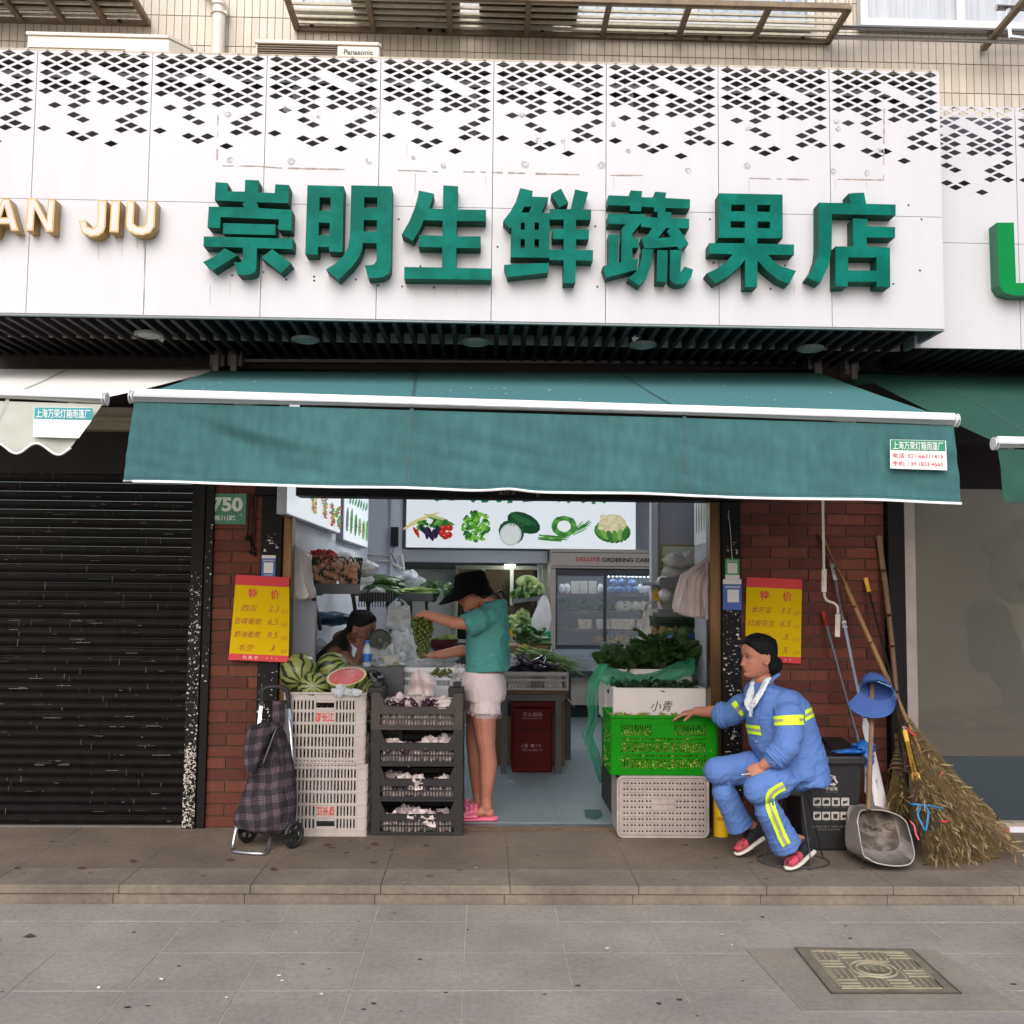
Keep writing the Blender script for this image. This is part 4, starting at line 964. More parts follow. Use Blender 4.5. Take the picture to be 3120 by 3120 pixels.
# ---------------------------------------------------------------- small helpers for produce and bags
def crumple(g,c,r,seed=0,amp=.28,fr=2.2,nu=22,nv=14,flat=None):
    def fn(d):return 1+amp*(noise.noise(d*fr+V((seed*3.1,seed,0)))+.5*noise.noise(d*fr*2.4+V((seed,7,0)))+(abs(noise.noise(d*fr*1.7+V((0,seed,3))))-.2))
    n0=len(g.v);g.ball(c,r,nu,nv,fn=fn)
    if flat is not None:
        for v in g.v[n0:]:v.z=max(v.z,flat)
    return g
def leaf(g,p,d,up,ln,wd,cup=.15,nl=5,cr=0):
    d=V(d).normalized();s=d.cross(V(up));s=s.normalized()if s.length>1e-4 else V((1,0,0));n_=s.cross(d).normalized()
    vs=[]
    for i in range(nl):
        t=i/(nl-1);w_=wd*math.sin(math.pi*(t*.85+.08))**.8;c=V(p)+d*ln*t+n_*(math.sin(t*2.4)*ln*cup)
        k0,k1=(rnd.uniform(-cr,cr),rnd.uniform(-cr,cr))if cr else(0,0);vs+=[c-s*w_*(1+k1*8)+n_*(w_*.35+k0),c-n_*cr*.6,c+s*w_*(1+k0*8)+n_*(w_*.35+k1)]
    g.add(vs,[q for i in range(nl-1)for q in((i*3,i*3+1,i*3+4,i*3+3),(i*3+1,i*3+2,i*3+5,i*3+4))])
def rdir(z0=-.2,z1=1):
    a=R(0,6.28);z=R(z0,z1);return V((math.cos(a),math.sin(a),z)).normalized()
def leafpile(g,x0,x1,y0,y1,z,n,ln,wd,zv=.05,lift=(-.1,.7)):
    for i in range(n):leaf(g,(R(x0,x1),R(y0,y1),z+R(0,zv)),rdir(*lift),rdir(),R(.6,1.2)*ln,R(.6,1.2)*wd,R(-.2,.35))
def hang_bag(g,top,bot,wt,wb,dp,seed=1,nu=28,nv=16,tilt=0):
    """a hanging plastic bag: gathered neck, body widening to a soft bottom"""
    top,bot=V(top),V(bot)
    def f(u,v):
        a=2*math.pi*u;c=top.lerp(bot,v);ww=wt+(wb-wt)*min(1,v*1.5)**.7;ww*=1 if v<.93 else max(.05,1-(v-.93)*9)
        k=1+.16*noise.noise(V((math.cos(a)*2.2,math.sin(a)*2.2,v*3+seed*5)))+.1*math.sin(a*7+seed)*(1-v*.6)
        return c+V((math.cos(a)*ww*k+tilt*v,math.sin(a)*dp*k*(.35+.65*min(1,v*1.4)),0))
    g.grid(f,nu,nv,True)
def shared(name,label,cat,group,me_g,m,places,smooth=60):
    """alike single things: one mesh, many objects; places = (loc, euler, scale)"""
    first=None
    for loc,e,s in places:
        if first is None:o=first=me_g.build(name,m,smooth=smooth,origin=(0,0,0))
        else:o=first.copy();COL.objects.link(o)
        o.location=loc;o.rotation_euler=e;o.scale=(s,s,s)if not hasattr(s,'__len__')else s
        tag(o,label,cat,group)
    return first
m_bagw=film('bag_film_white',S(238,236,238),.68,.18);m_bagc=film('bag_film_clear',S(236,240,244),.5,.12);m_bagp=film('bag_film_pink',S(238,226,226),.72,.18)
m_baggreen=film('bag_film_green',S(84,190,148),.48,.2);m_bagblue=mat('bag_blue',S(36,96,176),.3,var=.2,vs=20,bump=.4,bs=40);m_bagblk=mat('bag_black',S(26,24,26),.3,var=.2,bump=.5,bs=40)
m_bagsil=mat('bag_stack_pale',S(232,234,236),.35,var=.1,vs=18,bump=.5,bs=30)
m_traygrey=mat('shelf_tray_grey',S(92,94,100),.45,metal=.3,var=.1);m_brk=mat('bracket_brown',S(66,50,42),.6,var=.15)
m_egg=mat('egg_shell',S(206,158,132),.5,var=.1,vs=4,obj=True);m_basketg=mat('basket_green',S(26,62,44),.5);m_net=mat('net_red',S(196,44,50),.6)
# ---------------------------------------------------------------- left side shelf row
def tray(label,pxa,pxb,py,Y,dep,z_off=0,group='produce trays on the left wall shelf',drop=.02):
    a,b=at(pxa,py,Y),at(pxb,py,Y);t=T('produce_tray',label,'tray',((a.x+b.x)/2,Y,a.z),group)
    z=(a.z+b.z)/2
    g=G();g.box(a.x,b.x,Y,Y+dep,z-.02,z);g.build('board',m_traygrey,t,bevel=.003)
    g=G();g.box(a.x,b.x,Y-.012,Y-.001,z-.03,z+.045);g.build('front_lip',m_traygrey,t,bevel=.003)
    g=G()
    for x in(a.x+.06,b.x-.06):g.bar((x,Y+.05,z-.03),(x,Y+dep,z-.3),.025,.025);g.bar((x,Y+.02,z-.033),(x,Y+dep,z-.033),.025,.025)
    g.build('support',m_brk,t)
    return z,a.x,b.x
z,xa,xb=tray('grey shelf tray holding the green egg basket',925,1098,1797,.75,.42)
# egg basket
Y0=.8;a,b=at(944,1708,Y0),at(1092,1790,Y0)
bk=T('egg_basket','dark green looped plastic basket full of brown eggs','basket',((a.x+b.x)/2,Y0+.15,z))
g=G();bz0,bz1=z+.003,z+.2;n_=15
def ring(zz,k=1.0):return[((a.x+b.x)/2+math.copysign(abs(math.cos(t))**.5,math.cos(t))*(b.x-a.x)/2*k,Y0+.16+math.copysign(abs(math.sin(t))**.5,math.sin(t))*.16*k,zz)for t in[2*math.pi*i/40 for i in range(40)]]
for zz,k in((bz0+.01,.86),(bz0+.07,.92),(bz0+.14,.97)):g.tube(ring(zz,k),.006,6,closed=True)
r0,r1=ring(bz0,.86),ring(bz1,1)
for i in range(40):g.tube([r0[i],V(r0[i]).lerp(V(r1[i]),.5),r1[i]],.0055,5)
g.build('lattice',m_basketg,bk,smooth=60)
g=G()
for i in range(0,40,2):
    p,q=V(r1[i]),V(r1[(i+2)%40]);m_=(p+q)/2+V((0,0,.035));g.tube([p,p.lerp(m_,.6)+V((0,0,.012)),m_,q.lerp(m_,.6)+V((0,0,.012)),q],.0055,5)
g.build('rim_loop',m_basketg,bk,smooth=60)
eg=G();eg.ball((0,0,0),(.022,.022,.029),12,8)
pl=[((R(a.x+.03,b.x-.03),Y0+R(.02,.29),bz0+R(.03,.2)),(R(0,3),R(0,3),0),1)for _ in range(70)]+[((R(a.x+.02,b.x-.02),Y0+R(-.0,.03),bz0+R(.03,.2)),(R(0,3),R(0,3),0),1)for _ in range(36)]
shared('egg','brown egg heaped in the green looped basket','egg','eggs in the basket',eg,m_egg,pl)
pl=[(at(px,py,Y0+.12+R(-.06,.06)),(R(0,3),R(0,3),0),1)for px,py in[(962,1700),(980,1696),(998,1692),(1014,1700),(970,1690),(990,1684),(1008,1688),(975,1704),(1000,1704),(1018,1710),(955,1706),(985,1700)]]
shared('egg','brown egg in the red net bag on top of the basket','egg','eggs in the red net',eg,m_egg,pl)
g=G();c=at(988,1697,Y0+.12)
for i in range(16):
    t0=i*math.pi/8;pts=[c+V((math.cos(t0+.5*s)*.1*math.cos(s),math.sin(t0+.5*s)*.09*math.cos(s),.062*math.sin(s)-.005))for s in[-.5+k*.25 for k in range(7)]];g.tube(pts,.0028,4)
    pts=[c+V((math.cos(t0-.5*s)*.1*math.cos(s),math.sin(t0-.5*s)*.09*math.cos(s),.062*math.sin(s)-.005))for s in[-.5+k*.25 for k in range(7)]];g.tube(pts,.0028,4)
for px,py in((956,1684),(972,1680),(1004,1682)):crumple(g,at(px,py,Y0+.12),(.025,.02,.018),px)
tag(g.build('net_bag',m_net),'red net bag of eggs on top of the green basket','net bag')
m_logo=mat('bag_logo_orange',S(206,120,40),.5)
for nm,px,py,rx,rz,sd in(('white plastic bag with an orange round logo behind the eggs',1050,1706,.09,.06,1),('white plastic bag bulging behind the egg basket, without a logo',1108,1732,.11,.06,2)):
    g=G();c=at(px,py,1.1);crumple(g,c,(rx,.1,rz),sd,.2);o=tag(g.build('plastic_bag',m_bagsil,smooth=60),nm,'plastic bag','white bags on the egg shelf')
    if sd==1:g=G();q=at(1045,1694,.985);g.lathe(q,[(0,0),(.016,0)],14,(0,-1,0));g.build('logo',m_logo,o)
g=G();q=at(1080,1812,.735);g.lathe(q,[(0,.004),(.03,.004),(.03,0)],20,(0,-1,0));tag(g.build('price_disc',mat('disc_grey',S(140,140,138),.5)),'round grey price disc at the end of the egg tray','disc')
# middle tray: cucumbers and greens in bags
z,xa,xb=tray('grey shelf tray with bagged cucumbers, between the eggs and the celery',1095,1202,1822,1.9,.4)
m_cuc=mat('cucumber_green',S(64,100,52),.4,var=.3,vs=30,obj=True);m_lf1=mat('leaf_green',S(58,98,40),.5,var=.35,vs=8,transl=.2);m_lf2=mat('leaf_dark',S(34,56,30),.5,var=.35,vs=9,transl=.15);m_stem=mat('stem_pale_green',S(150,180,96),.5,var=.2,vs=12)
cg=G();cg.tube([(-.13,0,0),(-.1,0,.004),(0,0,.012),(.1,0,.004),(.13,0,0)],[.008,.02,.022,.02,.006],10)
shared('cucumber','green cucumber in the bagged heap on the middle tray','cucumber','cucumbers on the middle tray',cg,m_cuc,[((R(xa+.1,xb-.06),1.95+R(0,.3),z+.02+R(0,.15)),(R(-.2,.2),R(-.2,.2),R(-.5,.5)),1)for _ in range(34)])
g=G()
for k,(px,py)in enumerate(((1112,1768),(1150,1808))):crumple(g,at(px,py,1.95),(.07,.05,.045),k+4,.35)
tag(g.build('plastic_bag',m_bagw,smooth=60),'thin white bag lying over the cucumbers','plastic bag')
g=G()
for k in range(14):
    x=xa+(xb-xa)*k/13;g.tube([(x,1.885,z+.05),(x,1.87,z-.06),(x+.004,1.868,z-.075)],.004,4)
tag(g.build('wire_basket',m_black),'black wire fence along the middle tray','wire rack')
# celery tray
z,xa,xb=tray('grey shelf tray carrying the celery, deepest of the row',1207,1318,1822,2.8,.4)
st_=G();st_.tube([(-.16,0,0),(-.05,0,.005),(.1,0,.004),(.17,0,.0)],[.013,.012,.009,.003],7)
shared('celery_stalk','pale green celery stalk lying on the far tray','celery','celery on the far tray',st_,m_stem,[((R(xa+.13,xb-.13),2.83+R(0,.25),z+.03+R(0,.06)),(0,R(-.12,.12),R(-.2,.2)),R(.8,1.1))for _ in range(22)])
g=G();leafpile(g,xb-.02,xb+.14,2.85,3.05,z+.03,26,.09,.03,.1);tag(g.build('celery_leaves',m_lf1,smooth=60),'leafy tops of the celery on the far tray','celery leaves')
g=G();crumple(g,at(1245,1768,3.0),(.13,.09,.08),9,.4);tag(g.build('plastic_bag',m_bagc,smooth=60),'clear bag around an eggplant above the celery','plastic bag')
m_aub=mat('eggplant_purple',S(34,26,42),.25,var=.2,vs=8,obj=True)
g=G();g.ball(at(1240,1774,3.0),(.06,.05,.05));tag(g.build('eggplant',m_aub,smooth=60),'dark eggplant inside the clear bag above the celery','eggplant')
g=G()
for px,py in((1312,1812),(1328,1808),(1320,1822)):g.ball(at(px,py,3.0),.04)
tag(g.build('green_pepper',m_lf2,smooth=60),'round green peppers at the inner end of the celery tray','peppers')
# speaker, red string, hanging bags, conduits
g=G();c=at(912,1528,.75);g.box(XL,c.x+.06,.7,.85,c.z-.1,c.z+.3);t_=tag(g.build('wall_speaker',m_black,bevel=.005),'black box speaker mounted high beside the door','speaker')
g=G();g.tube([at(912,1565,.76),at(913,1610,.76),at(910,1650,.7)],.004,5);g.build('cable',m_black,t_)
m_red=mat('red_string',S(190,40,50),.6)
t_=T('hanging_bag','translucent shopping bags hung on a red string just inside the door','plastic bag',at(905,1830,.22))
def profbag(lv,Y,dp,seed,conv,nu=40):
    """bag body following left and right edges at successive heights"""
    g=G()
    def f(u,v):
        k=v*(len(lv)-1.001);i=int(k);q=k-i;y,l,r=[lv[i][n]*(1-q)+lv[i+1][n]*q for n in range(3)];a_=2*math.pi*u;d=dp*(.25+.75*math.sin(math.pi*min(1,.12+v*.88)))
        p=conv((l+r)/2+(r-l)/2*math.copysign(abs(math.cos(a_))**.8,math.cos(a_)),y,Y)
        return p+V((.006*noise.noise(V((u*6,v*9,seed))),math.sin(a_)*d*(1+.35*noise.noise(V((math.cos(a_)*3,v*4,seed))))+.006*math.sin(math.cos(a_)*9+seed+v*3),.004*noise.noise(V((u*9,seed,v*5)))))
    g.grid(f,nu,24,True);return g
zq=lambda x,y,Y:at(600+x*.4141,1480+y*.4141,Y);zr=lambda x,y,Y:at(1700+x*.4141,1480+y*.4141,Y)
profbag([(375,690,712),(400,672,735),(440,664,752),(480,640,800),(520,600,838),(580,594,842),(640,604,834),(700,640,846),(780,668,880),(825,690,872),(840,720,800)],.22,.07,2,zq).build('bag_body',m_bagp,t_,smooth=60)
profbag([(400,680,720),(450,700,745),(520,690,770),(600,700,775),(700,690,790),(800,700,830),(832,740,800)],.13,.02,6,zq,24).build('bag_fold',m_bagw,t_,smooth=60)
profbag([(470,735,760),(500,700,846),(520,720,848),(600,800,844),(660,816,842)],.3,.04,8,zq,24).build('bag_fold',m_bagw,t_,smooth=60)
g=G();g.tube([at(880,1500,.22),at(884,1560,.22),at(891,1642,.22)],.004,5);g.build('string',m_red,t_)
t_=T('hanging_bag','pinkish stack of carrier bags hung on a red string by the right door post','plastic bag',at(2130,1890,.22))
for k,lv in enumerate(([(530,1085,1115),(560,1050,1130),(600,1000,1150),(650,905,1178),(720,880,1172),(820,850,1166),(900,836,1160),(950,900,1160),(985,1060,1155)],[(545,1060,1100),(620,960,1110),(700,950,1060),(820,945,1060),(960,950,1070)],[(580,1040,1090),(660,900,960),(760,870,930),(900,842,910),(930,850,900)],[(560,1080,1120),(640,1090,1160),(760,1060,1165),(900,1075,1160),(985,1090,1150)])):
    profbag(lv,.22-.05*k,.06 if k==0 else .018,k+3,zr,36).build('bag_body',m_bagp,t_,smooth=60)
g=G();g.tube([at(2168,1640,.2),at(2160,1660,.2),at(2157,1705,.2)],.005,5);g.tube([at(2166,1640,.2),at(2170,1690,.2)],.004,5);g.build('string',m_red,t_)
g=G()
for k,(p0,p1)in enumerate((((1112,1690),(1200,1694)),((1112,1706),(1185,1710)))):
    g.tube([at(*p0,YC-.03),at(*p1,YC-.03),at(p1[0]+25,p1[1]+25-20*(1-k)-10,YC-.1),at(1232,1740-6*k,YC-.1)],.012,8)
tag(g.build('conduit',m_pvc,smooth=60),'pair of pale conduits crossing the corner wall','conduit')
g=G();c=at(1203,1634,YC-.08);g.box(c.x-.04,c.x+.04,c.y-.05,c.y+.02,c.z-.11,c.z+.1);t_=tag(g.build('junction_box',m_black,bevel=.004),'black junction box on the white corner column','junction box')
g=G();g.tube([c+V((0,-.02,-.1)),c+V((-.03,-.02,-.2)),c+V((.02,-.02,-.3))],.006,5);g.build('cable',m_black,t_)
# stacked white carrier bags on a hook, packets, crumpled bags, blue tarp
def bagstack(label,pxa,pxb,pya,pyb,Y,m,seed,tilt=0):
    a,b=at(pxa,pya,Y),at(pxb,pyb,Y);w_=abs(b.x-a.x);h_=a.z-b.z
    t=T('bag_stack',label,'bag stack',((a.x+b.x)/2,Y,b.z));cx=(a.x+b.x)/2
    g=G()
    for k in range(4):
        def f(u,v,k=k):
            x=(u-.5)*w_*(.86+.14*v+.06*noise.noise(V((v*3,k,seed))))+tilt*(1-v)
            return V((cx+x,Y+.012*k+.03*noise.noise(V((u*4,v*4,k+seed))),a.z-h_*(.22+.78*v)))
        g.grid(f,12,12)
    g.build('bag_sheet',m,t,smooth=60)
    g=G()
    for s in(-1,1):g.tube([V((cx+s*w_*.3,Y,a.z-h_*.26)),V((cx+s*w_*.22,Y-.01,a.z-h_*.1)),V((cx+s*w_*.06+tilt,Y,a.z))],[w_*.16,w_*.09,w_*.03],8,fl=.3)
    g.build('bag_handle',m,t,smooth=60);return t
bagstack('silvery stack of carrier bags hanging under the shelf above the fan',1178,1252,1825,1918,1.6,m_bagsil,3)
bagstack('white carrier bags hanging at an angle beside the fridge and peanuts',1948,2030,1828,1950,1.3,m_bagsil,5,.03)
g=G();hang_bag(g,at(1658,1815,3.9),at(1645,1930,3.9),.02,.1,.08,7);tag(g.build('hanging_bag',m_bagw,smooth=60),'white plastic bag hanging beside the cabbage shelf','plastic bag')
m_pack=mat('packet_red',S(176,52,58),.4,var=.35,vs=30,col2=S(220,200,200),thr=(.45,.6))
for k,(px,py)in enumerate(((925,1900),(942,1892),(935,1925),(950,1935))):
    g=G();c=at(px,py,.9);crumple(g,c,(.04,.03,.06),k,.2);tag(g.build('food_packet',m_pack,smooth=60),'red and white food packet hung low on the left wall','packet','red packets on the left wall')
g=G()
for k,(px,py,r)in enumerate(((925,1975,.08),(955,1985,.07),(905,1990,.06),(970,1965,.05))):crumple(g,at(px,py,.75),(r,.06,r*.8),k+20,.5)
tag(g.build('plastic_bag',m_bagc,smooth=60),'crumpled clear bags heaped behind the striped watermelons','plastic bags')
g=G();crumple(g,at(1000,1885,1.3),(.2,.15,.05),31,.3);tag(g.build('tarp',mat('tarp_blue',S(24,58,92),.5,var=.3,bump=.3),smooth=60),'dark blue tarp bundled behind the seated man','tarp')
g=G();c=at(885,1900,.5);g.box(XL,XL+.14,.42,.5,ZF,at(885,1830,.5).z);tag(g.build('side_cabinet',m_wgrey,bevel=.004),'narrow pale cabinet edge just inside the door','cabinet')
# ---------------------------------------------------------------- back room seen under the beam
g=G();a=at(1217,1716,5.4)
m_door=mat('door_pale',S(176,180,176),.5,var=.06)
a,b=at(1258,1735,7.0),at(1385,2100,7.0);g=G();g.box(a.x,b.x,7.0,7.05,ZF,a.z);o=tag(g.build('back_door',m_door,bevel=.004),'pale door leaf in the back room','door')
g=G();g.text('小心地滑',at(1325,1740,6.998),0,wd=.16,ht=.03);g.build('door_note',m_dark,o)
a,b=at(1388,1722,6.9),at(1650,1960,6.9);t=T('inner_window','dark inner window with pale frame behind the customer','window',((a.x+b.x)/2,6.9,b.z))
g=G();g.box(a.x,b.x,6.93,6.95,b.z,a.z);g.build('pane',mat('dark_room_glass',S(24,26,24),.1,var=.3),t)  # pane coloured dark for the unlit room behind the window
m_fr2=mat('frame_sage',S(150,156,140),.6)
g=G();W_=b.x-a.x
for u0,u1,v0,v1 in((0,.03,0,1),(.97,1,0,1),(.03,.97,0,.04),(.03,.97,.95,1),(.3,.34,.04,.95),(.63,.67,.04,.95)):g.box(a.x+W_*u0,a.x+W_*u1,6.88,6.93,b.z+(a.z-b.z)*v0,b.z+(a.z-b.z)*v1)
g.build('frame',m_fr2,t)
a,b=at(1650,1722,6.4),at(1672,2000,6.4);g=G();g.box(b.x-.1,b.x+.02,YB+.26,6.6,ZF,a.z);tag(g.build('cream_post',mat('post_cream',S(200,200,180),.6)),'cream post at the side of the back room','post')
t=T('ceiling_lamp','small lit tube lamp on the back room ceiling','lamp',at(1553,1730,6.5))
g=G();c=at(1553,1729,6.5);g.box(c.x-.06,c.x+.06,6.25,6.8,c.z,c.z+.03);g.build('diffuser',em('lamp_glow',(1,1,.95),14),t)
g=G();g.box(c.x-.07,c.x+.07,6.22,6.84,c.z+.031,c.z+.06);g.build('housing',m_wf,t)
g=G();g.box(a.x-3.2,b.x+.2,YB+.255,8,at(1450,1716,YB).z+.12,at(1450,1716,YB).z+.2);tag(g.build('back_room_ceiling',m_wallw,origin=(0,0,0)),kind='structure')
g=G();g.box(at(1470,1790,6.7).x,at(1475,1790,6.7).x+.3,6.4,6.7,ZF,at(1470,1960,6.7).z);tag(g.build('dark_cupboard',m_black),'dark cupboard below the inner window','cupboard')
for k,(x_,y_)in enumerate(((-.55,1.6),(.75,1.6),(-.2,3.2),(1.7,3.4))):  # ceiling tubes out of view, added to bring up the interior light
    t=T('ceiling_lamp',('unseen tube lamp on the shop ceiling over the counter','unseen tube lamp on the shop ceiling over the foam boxes','unseen tube lamp on the shop ceiling near the inner wall','unseen tube lamp on the shop ceiling before the fridge')[k],'lamp',(x_,y_,CZ-.08),'unseen ceiling tube lamps')
    g=G();g.tube([(x_,y_-.5,CZ-.06),(x_,y_+.5,CZ-.06)],.018,8);g.build('tube',em(('tube_glow','tube_glow_rear')[k//2],(.92,.96,1),(15,105)[k//2]),t);g=G();g.box(x_-.035,x_+.035,y_-.53,y_+.53,CZ-.035,CZ-.001);g.build('housing',m_wf,t)
# cabbage rack
m_cab=mat('cabbage_green',S(150,170,110),.5,var=.2,vs=12,bump=.4,bs=18,obj=True);m_cabd=mat('cabbage_outer',S(104,138,74),.5,var=.25,vs=14,obj=True)
def shelfboard(label,pxa,pxb,py,Y,dep,m=m_traygrey,grp='boards of the cabbage rack'):
    a,b=at(pxa,py,Y),at(pxb,py-12,Y);g=G();g.add([(a.x,Y,a.z),(b.x,Y,b.z),(b.x,Y+dep,b.z),(a.x,Y+dep,a.z)]+[(a.x,Y,a.z+.05),(b.x,Y,b.z+.05),(b.x,Y+dep,b.z+.05),(a.x,Y+dep,a.z+.05)],[(0,1,2,3),(4,7,6,5),(0,4,5,1),(1,5,6,2),(2,6,7,3),(3,7,4,0)])
    return tag(g.build('shelf_board',m,bevel=.003),label,'shelf',grp)
shelfboard('upper tilted shelf under the napa cabbages',1562,1656,1840,4.1,.4)
shelfboard('lower shelf under the round cabbages',1540,1656,1925,4.1,.4)
g=G();a,b=at(1545,1860,4.3),at(1650,1860,4.3);g.bar(at(1545,1862,4.2),at(1620,1845,4.2),.03,.1);g.bar(at(1610,1840,4.2),at(1650,1875,4.2),.03,.02);tag(g.build('shelf_bracket',m_brk),'brown bracket of the cabbage rack','bracket')
def cab(c,r,lab,grp,long=1,sd=0):
    g=G()
    def fn(d):return 1+.06*math.sin(math.atan2(d.y,d.x)*5+sd)+.08*noise.noise(d*2+V((sd,0,0)))
    g.ball(c,(r*long,r,r*.92),18,12,fn=fn)
    for k in range(9):leaf(g,V(c)+V((R(-.6,.6)*r*long,-r*.7,R(-.6,.4)*r)),(R(-1,1),-.3,R(-.2,1)),(0,-1,0),r*.9,r*.4,.5)
    return tag(g.build('cabbage',m_cab if sd%2 else m_cabd,smooth=60),lab,'cabbage',grp)
for k,(px,py,r,lg,lab)in enumerate(((1607,1775,.085,1.5,'long napa cabbage on top of the heap'),(1600,1806,.085,1.4,'pale napa cabbage lying across the upper shelf'),(1638,1795,.08,1.0,'napa cabbage at the inner end of the upper shelf'),(1572,1812,.06,1.0,'small napa cabbage at the near end of the upper shelf'))):cab(at(px,py,4.2),r,lab,'napa cabbages',lg,k+1)
for k,(px,py,r,lab)in enumerate(((1565,1895,.09,'round green cabbage at the near end of the lower shelf'),(1605,1903,.085,'round pale cabbage in the middle of the lower shelf'),(1592,1875,.08,'round cabbage on top of the lower heap'),(1632,1900,.08,'round cabbage behind the hanging white bag'))):cab(at(px,py,4.2),r,lab,'round cabbages',1,k+1)
# ---------------------------------------------------------------- upright fridge with sliding glass doors
YF=5.6;m_fr=mat('fridge_champagne',S(168,156,146),.4,var=.03);m_frd=mat('fridge_dark',S(46,48,54),.4,var=.1);m_frin=mat('fridge_inside',S(120,134,150),.6,var=.05);m_shf=mat('fridge_shelf',S(96,60,64),.5)
fa,fb=at(1677,1677,YF),at(2110,2176,YF);x0_,x1_=fa.x,fb.x;z1_,z0_=fa.z,ZF
def fz(py):return at(1850,py,YF).z
fx=lambda px:at(px,1900,YF).x
fr_=T('display_fridge','tall champagne display fridge with sliding glass doors and four shelves','fridge',((x0_+x1_)/2,YF,ZF))
g=G();g.box(x0_,x1_,YF+.55,YF+.6,ZF,z1_);g.build('back_panel',m_frin,fr_)
for a_,b_ in((x0_,fx(1692)),(x1_-.03,x1_)):g=G();g.box(a_,b_,YF-.02,YF+.6,ZF,z1_-.002);g.build('side_panel',m_fr,fr_,bevel=.006)
g=G();g.box(x0_+.002,x1_,YF-.05,YF+.6,fz(1733),z1_+.02);o=g.build('header',m_fr,fr_,bevel=.006)
zc=fz(1706);yy=YF-.0525
g=G();g.text('DELUXE',V((fx(1789),yy,fz(1705))),0,wd=fx(1826)-fx(1752),ht=.05,bold=.03);g.build('red_lettering',mat('ink_red',S(170,40,52),.5),o)
g=G();g.text('ORDERING CABINET',V(((fx(1832)+fx(2012))/2,yy,fz(1706))),0,wd=fx(2012)-fx(1832),ht=.05,bold=.03);g.text('节能柜',V((fx(1990),yy,fz(1721))),0,ht=.03,wd=.1)
g.build('black_lettering',m_dark,o)
g=G();g.box(x0_+.02,x1_,YF-.053,YF-.05,fz(1686),fz(1684));g.box(x0_+.02,x1_,YF-.053,YF-.05,fz(1727),fz(1725));g.build('pinstripe',m_dark,o)
g=G();g.box(fx(1692)+.002,x1_,YF,YF+.5,fz(1735)-.01,fz(1733)-.002);g.box(fx(1692),fx(1697),YF-.01,YF+.04,fz(1975),fz(1735));g.box(fx(1838),fx(1847),YF-.01,YF+.03,fz(1972),fz(1750));g.box(fx(1692),x1_,YF-.012,YF+.05,fz(1978),fz(1966));g.box(fx(1692),x1_,YF-.012,YF+.04,fz(1755),fz(1737))
g.build('door_frame',m_frd,fr_)
for k,py in enumerate((1812,1867,1920)):g=G();g.box(fx(1692),x1_-.03,YF+.06,YF+.54,fz(py)-.012,fz(py)+.01);g.build('shelf',m_shf,fr_)
g=G();g.box(fx(1692),x1_-.03,YF+.04,YF+.54,fz(1968)-.02,fz(1968));g.build('shelf',m_frin,fr_)
m_pane=mat('fridge_glass',(.9,.95,1),.03,var=0,alpha=.13,spec=.6)
for a_,b_ in((fx(1697),fx(1838)),(fx(1847),x1_-.04)):g=G();g.box(a_,b_,YF+.002,YF+.008,fz(1966),fz(1755));g.build('glass_door',m_pane,fr_)
g=G()
for i in range(16):x=fx(1856)+i*.048;g.ball((x,YF+.06,fz(1756)),.006,6,4)
g.build('led_strip',em('led',(.7,.8,1),20),fr_)
g=G();g.box(fx(1700),x1_-.06,YF+.1,YF+.13,fz(1752),fz(1750));g.build('inner_lamp',em('fridge_lamp',(.8,.9,1),7),fr_)
g=G();g.box(x0_+.03,x1_,YF-.28,YF+.1,fz(2058),fz(2040));g.build('counter_ledge',m_frd,fr_);g=G();g.box(x0_+.02,x1_,YF-.2,YF+.5,fz(2143),fz(2060));g.build('kick_panel',m_fr,fr_)
g=G();g.box(x0_+.04,x1_,YF-.16,YF+.5,ZF,fz(2143)-.002);g.build('plinth',m_dark,fr_)
g=G();a_=fz(1978)
g.add([(x0_+.03,YF,a_),(x1_,YF,a_),(x1_,YF-.25,fz(2040)),(x0_+.03,YF-.25,fz(2040))],[(0,1,2,3)]);g.build('lower_glass',mat('lower_glass',(.8,.88,.95),.05,var=0,alpha=.22,spec=.7),fr_)
g=G();g.box(x0_+.03,x1_,YF-.02,YF+.02,fz(2040),a_);g.build('lower_back',m_frin,fr_)
g=G()
for k in range(4):g.bar((fx(1712),YF-.08-.03*k,fz(1998+9*k)),(fx(1836),YF-.08-.03*k,fz(1998+9*k)),.012,.012)
g.build('chrome_rail',m_steel,fr_)
# what stands in the fridge
m_carton=mat('tofu_carton',S(206,204,190),.5,var=.08,vs=20);m_lblg=mat('label_green',S(120,160,90),.5);m_pkb=mat('packet_blue',S(40,92,168),.35,var=.3,vs=25,col2=S(190,205,225),thr=(.5,.68));m_mush=mat('mushroom_bag',S(196,186,170),.4,var=.25,vs=30,bump=.4);m_tray=mat('food_tray',S(170,140,100),.5,var=.4,vs=22,col2=S(214,210,200));m_bball=mat('fried_balls',S(190,150,84),.6,var=.25,vs=14)
def packs(name,label,cat,group,pxs,pyb,w_,h_,m,kind='box',dy=.12):
    first=None
    for k,px in enumerate(pxs):
        c=at(px,pyb,YF+dy)
        g=G()
        if kind=='box':
            g.box(-w_/2,w_/2,0,.07,0,h_)
        else:crumple(g,(0,0,h_/2),(w_/2,.06,h_/2),k,.18,3,14,9)
        o=g.build(name,m,origin=(0,0,0),smooth=None if kind=='box' else 60,bevel=.006 if kind=='box' else 0);o.location=c;tag(o,label,cat,group)
        if kind=='box' and m is m_carton:g=G();g.lathe((0,-.001,h_*.5),[(0,0),(.02,0)],12,(0,-1,0));lo_=g.build('label',m_lblg,None,origin=(0,0,0));lo_.parent=o
